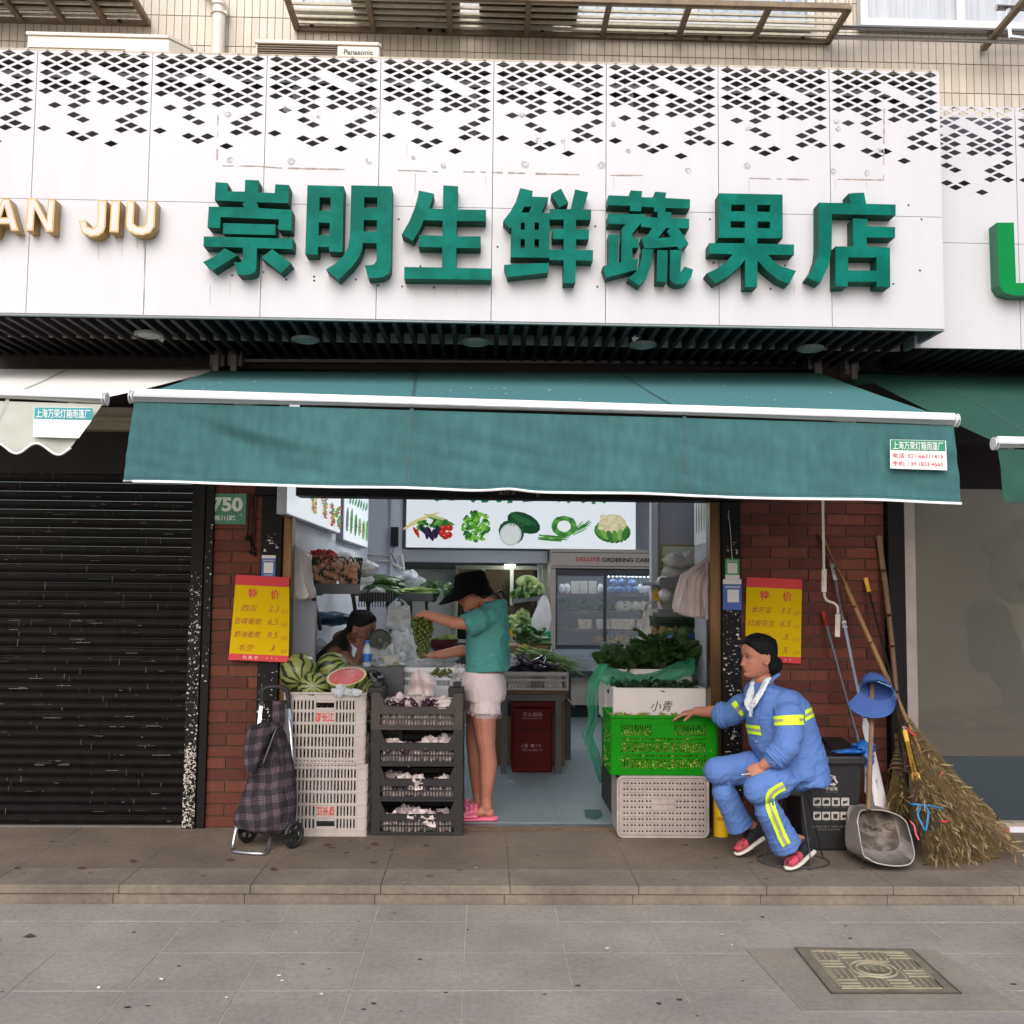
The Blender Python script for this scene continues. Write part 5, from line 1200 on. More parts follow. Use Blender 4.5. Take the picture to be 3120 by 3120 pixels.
packs('tofu_carton','pale food carton with a round green label on the top fridge shelf','carton','cartons on the top fridge shelf',(1752,1778,1806),1809,.095,.15,m_carton)
packs('food_packet','clear mixed food packet beside the pale cartons in the fridge','packet','clear packets on the top fridge shelf',(1712,1728,1830),1809,.08,.12,m_bagsil,'bag')
packs('blue_packet','blue and white packet on the top fridge shelf','packet','blue packets on the top fridge shelf',(1862,1880,1892,1915,1935),1809,.1,.09,m_pkb,'bag')
packs('blue_packet','blue and white packet stacked in the upper row of the top fridge shelf','packet','blue packets in the upper row',(1868,1893,1925),1786,.1,.09,m_pkb,'bag',.16)
packs('food_packet','small grey packet at the right end of the top fridge shelf','packet','grey packets on the top fridge shelf',(1950,1965,1980),1809,.07,.12,m_bagsil,'bag')
packs('mushroom_bag','bag of pale mushrooms on the second fridge shelf','bag','mushroom bags in the fridge',(1890,1912,1938,1960,1982),1864,.13,.13,m_mush,'bag')
packs('salad_tray','clear tray of sliced food on the third fridge shelf','food tray','food trays in the fridge',(1782,1838,1880,1922,1952),1917,.16,.12,m_tray,'box')
g=G();leafpile(g,fx(1702),fx(1838),YF+.1,YF+.35,fz(1864),120,.1,.02,.1);tag(g.build('leafy_greens',m_lf1,smooth=60),'dark leafy greens on the second fridge shelf','leafy greens')
g=G();leafpile(g,fx(1848),fx(1895),YF+.1,YF+.35,fz(1864),50,.1,.015,.06);tag(g.build('leafy_greens',m_lf1,smooth=60),'leafy greens beside the mushroom bags in the fridge','leafy greens')
g=G()
for k in range(90):g.ball((fx(1880)+rnd.gauss(0,.09),YF+.15+R(-.05,.1),fz(1965)+.02+abs(rnd.gauss(0,.05))),.018,7,5)
tag(g.build('fried_tofu',m_bball,smooth=60),'heap of yellow puffs on the bottom fridge shelf','food heap')
g=G()
for k in range(36):g.ball((fx(1826)+R(-.06,.05),YF+.15+R(-.05,.1),fz(1965)+.02+R(0,.06)),.016,7,5)
tag(g.build('fried_tofu',m_bball,smooth=60),'small heap of yellow puffs left of the door bar in the fridge','food heap')
g=G();leafpile(g,fx(1820),fx(1960),YF-.15,YF-.05,fz(2035),40,.08,.03,.03);tag(g.build('bagged_food',m_carton,smooth=60),'pale bagged food behind the lower fridge glass','food bag')
# ---------------------------------------------------------------- table with eggplants, fire box beneath
m_wood=mat('table_wood',S(92,70,52),.7,var=.3,vs=4,st=(1,8,8));m_leg=mat('table_metal',S(74,76,80),.5,metal=.4,var=.15);m_crt=mat('crate_grey_white',S(168,164,164),.55,var=.1,vs=8);m_card=mat('cardboard',S(142,108,78),.85,var=.1,vs=6);m_fire=mat('fire_red',S(84,6,12),.5,var=.08,spec=.15)
YT=1.75;ta,tb=at(1530,2104,YT),at(1730,2112,YT)
tb_=T('display_table','wooden topped table with grey metal legs over the red fire box','table',((ta.x+tb.x)/2,YT,ZF));tz=ta.z
g=G();g.box(ta.x,tb.x,YT,YT+.7,tz-.03,tz);g.build('tabletop',m_wood,tb_,bevel=.004)
g=G();g.box(ta.x+.02,tb.x-.02,YT+.03,YT+.67,tz-.085,tz-.031);g.build('apron',m_leg,tb_)
for px in(1537,1703):
    x=at(px,2200,YT).x
    for yy in(YT+.04,YT+.62):g=G();g.box(x-.025,x+.025,yy,yy+.05,ZF,tz-.086);g.build('leg',m_leg,tb_)
def basket(name,label,xa,xb,ya,yb,za,zb,m,nx,rows,solid=(),sl=.45,cat='basket',lip=.006,posts=True,group=None,dx=0):
    """plastic tray or crate with walls pierced by upright slots"""
    t=T(name,label,cat,((xa+xb)/2,(ya+yb)/2,za),group)
    g=G();th=.006;h=zb-za
    g.box(xa,xb,ya,yb,za,za+.008)
    for(p0,p1)in(((xa,ya),(xb,ya)),((xb,ya),(xb,yb)),((xb,yb),(xa,yb)),((xa,yb),(xa,ya))):
        L_=math.hypot(p1[0]-p0[0],p1[1]-p0[1]);ux=V((p1[0]-p0[0],p1[1]-p0[1],0))/L_;nn=V((-ux.y,ux.x,0));n_=max(3,int(nx*L_/(xb-xa)))
        def wb(u0,u1,v0,v1,e=0):g.obox(V((p0[0],p0[1],za))+ux*L_*(u0+u1)/2+V((0,0,h*(v0+v1)/2))+nn*(th/2-e/2),ux*L_*(u1-u0)/2,nn*(th/2+e/2),V((0,0,h*(v1-v0)/2)))
        rr=len(rows);edges=[0]
        for(v0,v1)in rows:edges+=[v0,v1]
        edges+=[1]
        for i in range(0,len(edges),2):wb(0,1,edges[i],edges[i+1],.002)
        for(v0,v1)in rows:
            for i in range(n_+1):
                c=i/n_;w_=(1-sl)/n_/2;u0,u1=max(0,c-w_),min(1,c+w_)
                wb(u0,u1,v0,v1)
            for(s0,s1)in solid:wb(s0,s1,v0,v1)
        wb(0,1,1-.03/max(h,.1),1,lip)
        if posts:
            for c in(.0,1.0):wb(max(0,c-.03),min(1,c+.03),0,1,.004)
    g.build('body',m,t);return t
ba,bb=at(1538,2097,YT+.02),at(1731,2048,YT+.02)
basket('vegetable_basket','grey white plastic basket of eggplants on the table',ba.x,bb.x,YT+.02,YT+.5,tz+.002,bb.z,m_crt,28,[(.12,.5),(.6,.82)],[(0,.05),(.42,.62),(.92,1)],.4)
eg_=G();eg_.tube([(-.11,0,.02),(-.09,0,.012),(-.03,0,0),(.05,0,.004),(.1,0,.022),(.125,0,.04)],[.004,.016,.021,.019,.013,.003],10)
shared('eggplant','slim dark purple eggplant heaped in the basket on the table','eggplant','eggplants on the table',eg_,m_aub,[((R(ba.x+.1,bb.x-.16),YT+R(.05,.4),bb.z+R(-.02,.07)),(R(-.8,.8),R(-.6,.6),R(-3,3)),R(.8,1.25))for _ in range(34)])
on=G();on.tube([(-.2,0,.0),(-.17,0,.004),(-.05,0,.01),(.1,0,.0),(.26,0,-.03)],[.012,.01,.005,.004,.002],6)
m_onion=mat('scallion_green',S(92,126,62),.5,var=.3,vs=8,obj=True)
shared('scallion','green scallion lying across the eggplant basket','scallion','scallions on the table',on,m_onion,[((bb.x-.16+R(-.1,.1),YT+R(.2,.45),bb.z+.05+R(0,.08)),(R(-.2,.2),R(.0,.35),R(-.7,.2)),R(.8,1.2))for _ in range(50)])
g=G();crumple(g,at(1565,2015,YT+.4),(.09,.07,.06),44,.35);tag(g.build('plastic_bag',m_bagc,smooth=60),'clear bag beside the customer above the eggplants','plastic bag')
# second row: cardboard box with cucumbers, printed bag, star price cards
Y2=2.5;a,b=at(1540,1995,Y2),at(1672,1968,Y2)
g=G();z2=b.z;g.box(a.x,b.x,Y2,Y2+.4,a.z-.05,z2);o=tag(g.build('cardboard_box',m_card,bevel=.003),'open cardboard box of cucumbers behind the table','box')
g=G();g.box(a.x-.1,b.x+.2,Y2-.02,Y2+.5,ZF,a.z-.055);tag(g.build('display_stand',m_leg),'grey stand behind the table under the cucumber box','stand')
shared('cucumber','stubby pale cucumber heaped in the cardboard box','cucumber','cucumbers in the cardboard box',cg,m_cuc,[((R(a.x+.1,a.x+.34),Y2+R(.02,.3),z2+R(0,.14)),(R(-.6,.6),R(-.5,.5),R(-3,3)),R(.7,1))for _ in range(20)]+[((R(a.x+.3,b.x-.1),Y2+R(.02,.2),z2+R(0,.03)),(0,R(-.1,.1),R(-.4,.4)),R(.7,1))for _ in range(6)])
m_gbag=mat('printed_bag_green',S(40,140,100),.4,var=.1,bump=.3,bs=30)
a,b=at(1602,1965,2.85),at(1680,1922,2.85);g=G();g.box(a.x,b.x,2.85,2.95,a.z-.05,b.z);t_=tag(g.build('produce_bag',m_gbag,bevel=.02,smooth=60),'green and white printed produce bag behind the cucumbers','bag')
g=G();p=at(1598,1962,2.84);q=at(1668,1938,2.84);g.box(p.x,q.x,2.84,2.848,p.z,q.z);g.build('white_label',m_stw,t_)
g=G();g.text('永佰蔬菜',at(1632,1949,2.838),0,wd=.16,ht=.042,bold=.02);g.build('label_print',mat('ink_navy',S(40,50,90),.5),t_)
m_star=mat('price_star_yellow',S(222,178,30),.6,var=.04)
def star(label,px,py,Y,r):
    c=at(px,py,Y);g=G();pts=[(math.cos(t)*r*(1 if k%2 else .74),math.sin(t)*r*(1 if k%2 else .74))for k,t in enumerate([2*math.pi*i/24 for i in range(24)])]
    g.poly([pts],lambda u,v:c+V((u,0,v)),(0,.004,0));o=tag(g.build('price_card',m_star),label,'price card','yellow star price cards')
    g=G();g.text('4.5元',c+V((.01,-.003,0)),0,wd=r*1.1,ht=r*.5);g.build('price_print',m_dark,o)
star('yellow star price card on the edge of the cucumber box',1598,1980,Y2-.02,.06)
star('yellow star price card above the cucumbers',1563,1927,Y2+.1,.04)
star('yellow star price card on the right shelf above the peanuts',2003,1815,1.2,.05)
t_=T('fire_box','dark red fire extinguisher box standing under the table','fire box',at(1622,2342,YT+.12));Yf=YT+.1
a,b=at(1560,2340,Yf),at(1684,2135,Yf)
g=G();g.box(a.x,b.x,Yf,Yf+.3,ZF,b.z-.06);g.build('body',m_fire,t_,bevel=.012)
g=G();g.box(a.x-.015,b.x+.015,Yf-.015,Yf+.32,b.z-.058,b.z);g.build('lid',m_fire,t_,bevel=.012)
g=G();zz=at(1622,2223,Yf).z;g.box(a.x+.02,b.x-.02,Yf-.004,Yf+.001,zz-.003,zz+.003);g.build('door_seam',m_dark,t_)
m_ink=mat('faded_print',S(150,120,120),.6)
g=G();yy=Yf-.003
for s,px,py,w_,h_ in(('灭火器箱',1622,2177,.16,.036),('FIRE EXTINGUISHER BOX',1622,2189,.16,.011),('火警',1598,2272,.06,.032),('119',1640,2272,.04,.03),('FIRE ALARM 119',1622,2285,.165,.02)):g.text(s,at(px,py,yy),0,wd=w_,ht=h_,bold=.01)
c=at(1622,2272,yy);g.poly([[(-.016,-.012),(.016,-.012),(.013,.004),(.016,.012),(-.016,.012),(-.013,.004)]],lambda u,v:c+V((u,0,v)))
g.build('lettering',m_ink,t_)
for lab,pxa,pxb,pyt,Y_ in(('cardboard box on the floor beside the customer\'s legs',1490,1556,2190,YT+.45),('open cardboard box on the floor right of the fire box',1672,1722,2120,YT+.4)):
    a,b=at(pxa,2330,Y_),at(pxb,pyt,Y_);g=G();g.box(a.x,b.x,Y_,Y_+.25,ZF,b.z)
    if pxa>1600:g.add([V((b.x,Y_,b.z)),V((b.x,Y_+.25,b.z)),V((b.x+.09,Y_+.25,b.z-.1)),V((b.x+.09,Y_,b.z-.11))],[(0,1,2,3)])
    tag(g.build('cardboard_box',m_card),lab,'box','cardboard boxes under the table')
m_flg=mat('floor_sticker',S(34,84,80),.5,var=.15,vs=20)
g=G();q=[atz(*p,ZF+.0055)for p in((1779,2466),(1830,2467),(1836,2487),(1812,2497),(1784,2491))];g.add(q,[(0,1,2,3,4)]);o=tag(g.build('floor_sticker',m_flg),'dark green torn sticker on the shop floor','sticker')
g=G()
for px,py,w_ in((1556,2380,.04),(1805,2430,.012),(1835,2427,.01),(1730,2262,.01)):p=atz(px,py,ZF+.0055);g.add([p+V((-w_,0,0)),p+V((0,-w_*.5,.001)),p+V((w_,0,0)),p+V((0,w_*.5,.001))],[(0,1,2,3)])
tag(g.build('floor_scraps',m_lit),kind='stuff')
# ---------------------------------------------------------------- right side: foam boxes, greens, green bag, shelf
m_foam=mat('foam_white',S(214,204,204),.8,var=.04,vs=5,bump=.1,bs=120)
def foam(label,pxa,pxb,pyt,pyb,Y,dep,mk=None):
    a,b=at(pxa,pyb,Y),at(pxb,pyt,Y);t=T('foam_box',label,'foam box',((a.x+b.x)/2,Y+dep/2,a.z),'white foam boxes by the door');w_=.03;x0,x1,z0,z1=a.x,b.x,a.z,b.z
    g=G();g.box(x0,x1,Y,Y+w_,z0,z1);g.box(x0,x1,Y+dep-w_,Y+dep,z0,z1);g.box(x0,x0+w_,Y+w_,Y+dep-w_,z0,z1);g.box(x1-w_,x1,Y+w_,Y+dep-w_,z0,z1);g.box(x0+w_,x1-w_,Y+w_,Y+dep-w_,z0,z1-.06)
    g.build('body',m_foam,t,bevel=.006)
    if mk:g=G();g.text(mk,V((x0+(x1-x0)*.52,Y-.002,z1-(z1-z0)*.5)),0,ht=.07,wd=.15,shear=.3);g.build('marker_writing',m_dark,t)
    return x0,x1,z0,z1
x0,x1,z0,z1=foam('open white foam box with marker writing, packed with dark leaves',1868,2152,2098,2205,.16,.34,'小青')
g=G();leafpile(g,x0+.04,x1-.04,.2,.46,z1-.05,230,.055,.026,.07,(-.2,.4));tag(g.build('leafy_greens',m_lf2,smooth=60),'dark round leaves filling the near foam box','leafy greens')
fz0,fz1,_,fzt=foam('white foam box under the green bag and chard leaves',1842,2108,2040,2195,.56,.36)
g=G();g.box(fz0+.02,XRn-.01,.2,.9,ZF,z0-.003);tag(g.build('crate_stand',mat('stand_black',S(30,30,32),.6)),'dark crate stand under the foam boxes','stand')
g=G()
for px,py,n_ in((1870,2020,36),(1920,2014,30),(1950,2008,26),(1990,1998,40),(2030,1985,52),(2070,1988,40),(2095,2005,30),(2010,1966,16)):
    for k in range(n_):leaf(g,at(px,py,.7)+V((R(-.07,.07),R(-.12,.12),R(-.05,.04))),rdir(-.1,.9),rdir(-.5,.5),R(.08,.18),R(.026,.048),R(-.25,.45),10,.014)
tag(g.build('chard_leaves',mat('chard_green',S(48,76,34),.5,var=.4,vs=10,transl=.2),smooth=60),'big crinkled green leaves piled on the foam box','leafy greens')
def gb(u,v):
    px=1818+u*300;base=2020+10*math.sin(u*5)+26*math.exp(-((u-.5)/.3)**2)-26*max(0,u-.75)
    py=base+v*(62-20*abs(u-.4));Y_=.52-.12*math.sin(v*2.2)+.02*noise.noise(V((u*9,v*4,0)))
    return at(px,py+5*noise.noise(V((u*14,v*3,3))),Y_)
t_=T('green_plastic_bag','thin green plastic bag draped over the foam box with a long hanging tail','plastic bag',at(1900,2060,.5))
g=G();g.grid(gb,60,12);g.build('drape',m_baggreen,t_,smooth=60)
def tail(u,v):
    pl=[(1838,2022),(1812,2070),(1800,2120),(1808,2180),(1790,2240),(1812,2300),(1832,2385)];wl=[34,38,34,30,34,34,10]
    s=v*5.999;i=int(s);f=s-i;px=pl[i][0]*(1-f)+pl[i+1][0]*f;py=pl[i][1]*(1-f)+pl[i+1][1]*f;w_=wl[i]*(1-f)+wl[i+1]*f
    return at(px+(u-.5)*w_,py+8*(u-.5)**2,.34-.03*math.sin(u*9+v*8)*(.3+v)-.02*v)
g=G();g.grid(tail,14,40);g.build('tail',m_baggreen,t_,smooth=60)
# right shelf rack against the partition
m_shw=mat('rack_grey',S(120,122,128),.5,metal=.3)
rk=T('produce_rack','grey right-hand produce rack against the partition','rack',at(2060,2000,1.3));Yr=1.05
for py,pxa in((1772,2010),(1868,2005),(1955,1985)):
    a,b=at(pxa,py,Yr),at(2190,py,Yr);g=G();g.box(a.x,b.x,Yr,1.88,a.z-.03,a.z);g.build('shelf',m_traygrey,rk,bevel=.003);g=G();g.box(a.x,b.x,Yr-.012,Yr-.001,a.z-.05,a.z+.03);g.build('shelf_lip',m_shw,rk)
m_yam=mat('net_potato',S(176,150,124),.6,var=.2,vs=24,bump=.5,bs=40)
for k,(px,py,r)in enumerate(((2060,1712,.1),(2105,1706,.1),(2140,1716,.09),(2050,1748,.09),(2085,1750,.08))):
    g=G();crumple(g,at(px,py,1.15),(r*.9,.1,r*.62),k+50,.14);tag(g.build('potato_bag',m_yam,smooth=60),'clear bag of pale tubers on the top right shelf','bag','tuber bags on the right shelf')
    g=G();crumple(g,at(px,py,1.13),(r*.97,.105,r*.68),k+50,.2);tag(g.build('plastic_film',m_bagc,smooth=60),'clear film around a tuber bag on the top right shelf','plastic film','films on the right shelf')
a,b=at(1998,1912,Yr-.03),at(2116,1880,Yr-.03)
basket('green_basket','dark green lattice basket on the right rack above the peanuts',a.x,b.x,Yr-.03,Yr+.3,a.z,b.z,m_basketg,26,[(.12,.45),(.55,.85)],(),.6)
m_pea=mat('peanut_pale',S(170,150,100),.7,var=.2,vs=20)
pg=G();pg.tube([(-.02,0,0),(-.015,0,0),(0,0,0),(.015,0,0),(.02,0,0)],[.003,.011,.008,.011,.003],7)
shared('peanut','pale peanut heaped on the right rack','peanut','peanuts on the right rack',pg,m_pea,[((at(R(1990,2060),R(1915,1950),Yr+R(-.05,.1))),(R(0,3),R(0,3),R(0,3)),1.2)for _ in range(110)])
g=G();leafpile(g,at(2040,1910,Yr).x,at(2115,1910,Yr).x,Yr,Yr+.2,at(2070,1922,Yr).z,60,.1,.012,.05);tag(g.build('leafy_greens',m_lf1,smooth=60),'green stems behind the peanuts on the right rack','stems')
g=G();crumple(g,at(2082,1942,Yr-.1),(.12,.09,.045),61,.3);tag(g.build('plastic_bag',m_bagblue,smooth=60),'bright blue plastic bag on the right rack','plastic bag')
g=G();crumple(g,at(2028,1812,Yr+.05),(.05,.05,.045),62,.25);crumple(g,at(2025,1770,Yr+.05),(.06,.05,.04),63,.3);tag(g.build('garlic_bag',m_bagsil,smooth=60),'white garlic bag behind the yellow star card','bag')
m_ctn=mat('carton_white',S(200,196,190),.6,var=.1,vs=10)
g=G();a,b=at(2050,2010,1.0),at(2120,1972,1.0);g.box(a.x,b.x,1.0,1.2,a.z,b.z);tag(g.build('carton',m_ctn,bevel=.004),'white carton under the bottom shelf of the right rack','carton')
# poster on the partition and pouch on the return wall
a,b=at(2014,1990,1.885),at(2175,1662,1.885)
t_=T('wall_poster','gold framed vegetable poster on the grey partition','poster',((a.x+b.x)/2,1.885,a.z))
g=G();g.box(a.x,b.x,1.875,1.884,a.z,b.z);g.build('frame',mat('frame_gold',S(180,150,60),.4,metal=.4),t_);g=G();g.box(a.x+.012,b.x-.012,1.871,1.8745,a.z+.012,b.z-.012);g.build('sheet',mat('poster_sheet',S(206,216,196),.5,var=.05),t_)
MATS_p={}
def flat(parent,m3,items,nm='printed_vegetables'):
    by={};
    for k,it in enumerate(items):by.setdefault(it[5],[]).append((k,it))
    g=G();ms=[]
    for c,lst in by.items():
        ms.append(mat('ink_%d_%d_%d'%c,S(*c),.5,var=.05));g.mat(len(ms)-1)
        for k,(u,v,ru,rv,a_,c_,sh)in lst:
            pts=[(u+math.cos(t)*ru*math.cos(a_)-math.sin(t)*rv*math.sin(a_),v+math.cos(t)*ru*math.sin(a_)+math.sin(t)*rv*math.cos(a_))for t in[j*math.pi/5 for j in range(10)]]
            g.add([m3(p[0],p[1],k*.0001)for p in pts],[tuple(range(10))])
    g.build(nm,ms,parent)
m3=lambda u,v,e:at(u,v,1.8695)+V((0,-e,0))
flat(t_,m3,[(2022+R(-6,12),1715+R(-20,35),R(4,10),R(3,6),R(0,3),GR[k%4],'o')for k in range(26)]+[(2035+R(-10,20),1868+R(-8,8),R(4,9),R(3,6),R(0,3),GR[k%4],'o')for k in range(16)]+[(2070,1688,40,1.2,0,(150,160,150),'o')])
a,b=at(2122,1662,.74),at(2163,1525,.74)
t_=T('hanging_pouch','clear hanging pouch with printed vegetables beside the right door post','pouch',((a.x+b.x)/2,.72,a.z))
xx=XRn-.008
A_,B_=atx(2123,1660,xx),atx(2163,1640,xx)
g=G();y0_,y1_=.3,.72;g.box(xx,xx+.006,y0_,y1_,A_.z,A_.z+.42);g.build('sheet',m_bagsil,t_)
m3=lambda u,v,e:V((xx-.001-e,y0_+(1-u)*(y1_-y0_),A_.z+v*.42))
flat(t_,m3,[(.2+.2*k,.45,.05,.28,0,[(60,110,60),(150,60,70),(60,130,60),(120,150,80)][k],'o')for k in range(4)])
# ================================================================ things on the platform and in the doorway
def bl4(P4):return lambda u,v,e=0:(P4[0]*(1-u)*(1-v)+P4[1]*u*(1-v)+P4[2]*u*v+P4[3]*(1-u)*v)+V((0,-e,0))
m_yel=mat('poster_yellow',S(204,168,0),.6,var=.03,vs=4,spec=.08);m_pred=mat('poster_red',S(196,34,40),.55,var=.05,vs=4);m_pink=mat('poster_ink',S(150,30,22),.6);m_pwh=mat('poster_white_ink',S(226,200,196),.6)
def poster(label,px4,Y,lines,curl):
    P4=[at(*p,Y+y_)for p,y_ in zip(px4,(0,0,-.015,-.012))];B=bl4(P4)
    t=T('price_poster',label,'price poster',(P4[2]+P4[3])/2,'yellow price posters')
    def bend(u,v):return-curl*math.sin(v*3.3)*(1+.3*u)
    def sheet(v0,v1,m,nm,e):
        g=G();g.grid(lambda a,b:B(a,v0+(v1-v0)*b,e+bend(a,v0+(v1-v0)*b)),12,8);return g.build(nm,m,t,smooth=60,fix=False)
    sheet(0,1,m_yel,'sheet',0);sheet(0,.118,m_pred,'red_band',.0012);sheet(.925,1,m_pred,'red_band',.0012)
    W_=(P4[1]-P4[0]).length;Hh=(P4[0]-P4[3]).length
    def wr(g,s,u,v,wd,ht,bold=0,sh=0):
        ux=(B(u+.1,v)-B(u-.1,v)).normalized();uy=(B(u,v-.05)-B(u,v+.05)).normalized()
        g.text(s,B(u,v,.0022+bend(u,v)),0,ux=ux,uy=uy,wd=wd*W_ if wd else None,ht=ht*Hh,bold=bold,shear=sh)
    g=G();wr(g,'特',.33,.21,.17,.115,.02);wr(g,'价',.74,.21,.17,.115,.02);g.build('printed_title',m_pred,t)
    g=G()
    for k,(a_,b_,c_)in enumerate(lines):
        v=.385+.155*k;wr(g,a_,.28,v,.125*len(a_)if len(a_)>2 else .3,.075,-.006,.3);wr(g,b_,.72,v-.004,.04+.052*len(b_),.068,-.01,.3);wr(g,c_,.915,v+.025,.13,.045,-.01,.35)
    g.build('handwriting',m_pink,t)
    g=G();wr(g,'热 卖 中',.36,.962,.28,.042,.0);wr(g,'· · ·',.72,.962,.2,.012);g.build('printed_footer',m_pwh,t)
poster('yellow price poster over the watermelons, listing melon, grapes and soybeans',[(719,1751),(881,1759),(879,2018),(696,2010)],-.05,[('西瓜','2.3','元/斤'),('巨峰葡萄','6.5','元/斤'),('奶油葡萄','9.5','元/斤'),('毛豆','3','元/斤')],.012)
poster('yellow price poster on the brick pier behind the head of the cleaner',[(2275,1758),(2444,1766),(2440,2022),(2270,2015)],-.012,[('本芹菜','3.5','元/斤'),('红皮花生','6.5','元/斤'),('毛豆','3','元/斤'),('青豆','5','元/斤')],.003)
# house number plate, payment cards, cords
m_plt=mat('plate_green',S(20,104,78),.4,var=.08,vs=8);m_pltw=mat('plate_white',S(196,206,196),.6,var=.1)
a,b=at(630,1597,-.008),at(752,1504,-.008)
t=T('house_number_plate','green enamel house number plate 750 half hidden by the shutter frame','number plate',((a.x+b.x)/2,-.008,a.z))
g=G();g.box(a.x,b.x,-.008,-.003,a.z,b.z);g.build('plate',m_plt,t,bevel=.002)
g=G();yy=-.0095
g.text('750',at(692,1537,yy),0,ht=.095,wd=at(735,1540,yy).x-at(640,1540,yy).x,bold=.04);g.text('嘉川路',at(684,1578,yy),0,ht=.034,wd=at(720,1578,yy).x-at(645,1578,yy).x,bold=.02);g.text('-1临',at(732,1568,yy),0,ht=.012,wd=.03)
g.build('numerals',m_pltw,t)
m_blue=mat('card_blue',S(36,78,160),.4,var=.08,vs=10);m_cgr=mat('card_green',S(34,140,62),.4,var=.08);m_cwh=mat('card_white',S(206,204,200),.5,var=.03)
def card(label,pxa,pya,pxb,pyb,Y,m,top,sq,tx,rows_):
    a,b=at(pxa,pyb,Y),at(pxb,pya,Y);t=T('payment_card',label,'payment card',((a.x+b.x)/2,Y,a.z),'payment cards on the door posts');h=b.z-a.z;w_=b.x-a.x
    g=G();g.box(a.x,b.x,Y,Y+.003,a.z,b.z);g.build('card',m,t)
    g=G();g.box(a.x,b.x,Y-.001,Y-.0002,a.z+h*top[0],a.z+h*top[1]);g.box(a.x+w_*sq[0],a.x+w_*sq[1],Y-.0011,Y-.0003,a.z+h*sq[2],a.z+h*sq[3]);g.build('white_field',m_cwh,t)
    g=G()
    for s,u,v,wd,ht in rows_:g.text(s,V((a.x+w_*u,Y-.0018,a.z+h*v)),0,wd=wd*w_,ht=ht*h,bold=.02)
    g.build('card_print',tx,t)
m_cink=mat('card_ink',S(64,70,110),.5)
card('blue payment card high on the door post above the yellow price poster',796,1692,840,1757,-.033,m_blue,(.86,1),(.17,.83,.17,.66),m_cwh,[('推荐使用支付',.5,.75,.8,.07),('支付就用',.5,.08,.6,.05)])
card('green payment card, the upper one on the post behind the cleaner',2210,1703,2253,1764,-.033,m_cgr,(0,.2),(.16,.84,.28,.8),m_cwh,[('推荐使用微信支付',.5,.89,.8,.07)])
card('blue payment card below the green card on the post behind the cleaner',2203,1765,2259,1858,-.034,m_blue,(.84,1),(.24,.86,.25,.66),m_cwh,[('推荐使用支付宝',.52,.745,.8,.07)])
g=G()
for dx in(0,14,24):
    pts=[at(762+dx,1500,-.012),at(758+dx*.8,1580,-.014),at(752+dx*.9,1640+dx,-.014)];g.tube(pts,.004,5)
for px,py in((752,1640),(762,1643),(768,1660),(775,1672),(764,1683),(776,1688),(757,1635)):g.ball(at(px,py,-.018),.013,8,6)
tag(g.build('cord_beads',m_black,smooth=60),'dark knotted cords hanging on the narrow brick pier','cord')
g=G();pts=[at(2221,1555,-.034),at(2219,1572,-.034),at(2223,1590,-.034),at(2227,1640,-.034),at(2230,1700,-.034)];g.tube(pts,.0022,4);tag(g.build('hanging_string',m_paper),'thin pale string above the green payment card','string')
# ---------------------------------------------------------------- crates
def cells(t,name,m,p0,p1,z0,z1,rows,cols,kinds,n=6,th=.005,rib=.004,mz=True,hole=.5,dirz=None):
    """pierced crate wall from p0 to p1: rows and cols are bounds in 0..1, kinds[r][c] in slot, solid, open, dot"""
    g=G();p0,p1=V(p0),V(p1);L_=(p1-p0).length;ux=(p1-p0)/L_;nn=V((ux.y,-ux.x,0));h=z1-z0
    def bx(u0,u1,v0,v1,e=0):g.obox(p0+ux*L_*(u0+u1)/2+V((0,0,z0-p0.z+h*(v0+v1)/2))+nn*(e-th)/2,ux*L_*abs(u1-u0)/2,nn*(th+e)/2,V((0,0,h*abs(v1-v0)/2)))
    for i in range(len(rows)-1):
        for j in range(len(cols)-1):
            u0,u1,v0,v1=cols[j],cols[j+1],rows[i],rows[i+1];k=kinds[i][j]
            if k=='solid':bx(u0,u1,v0,v1)
            elif k=='open':
                mv=(v1-v0)*.28;mu=(u1-u0)*.06;bx(u0,u1,v0,v0+mv);bx(u0,u1,v1-mv,v1);bx(u0,u0+mu,v0+mv,v1-mv);bx(u1-mu,u1,v0+mv,v1-mv)
            else:
                mv=(v1-v0)*(.12 if k=='slot' else .36);bx(u0,u1,v0,v0+mv);bx(u0,u1,v1-mv,v1);q=(u1-u0)/n
                for s in range(n+1):
                    c=u0+q*s;w_=q*(1-hole)/2;bx(max(u0,c-w_),min(u1,c+w_),v0+mv,v1-mv)
    e=rib*.9
    for r in rows:bx(0,1,max(0,r-.004/h),min(1,r+.004/h),e)
    for c in cols:bx(max(0,c-.003/L_),min(1,c+.003/L_),0,1,e+.0007)
    return g.build(name,m,t)
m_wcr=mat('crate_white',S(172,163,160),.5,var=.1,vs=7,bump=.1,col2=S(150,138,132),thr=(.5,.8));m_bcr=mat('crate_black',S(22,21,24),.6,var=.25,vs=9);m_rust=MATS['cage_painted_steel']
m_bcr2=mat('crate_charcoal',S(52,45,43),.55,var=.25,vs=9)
m_crink=mat('crate_red_print',S(190,60,56),.6,var=.1,vs=30)
m_brim=mat('crate_brown_edge',S(150,128,110),.6,var=.2)
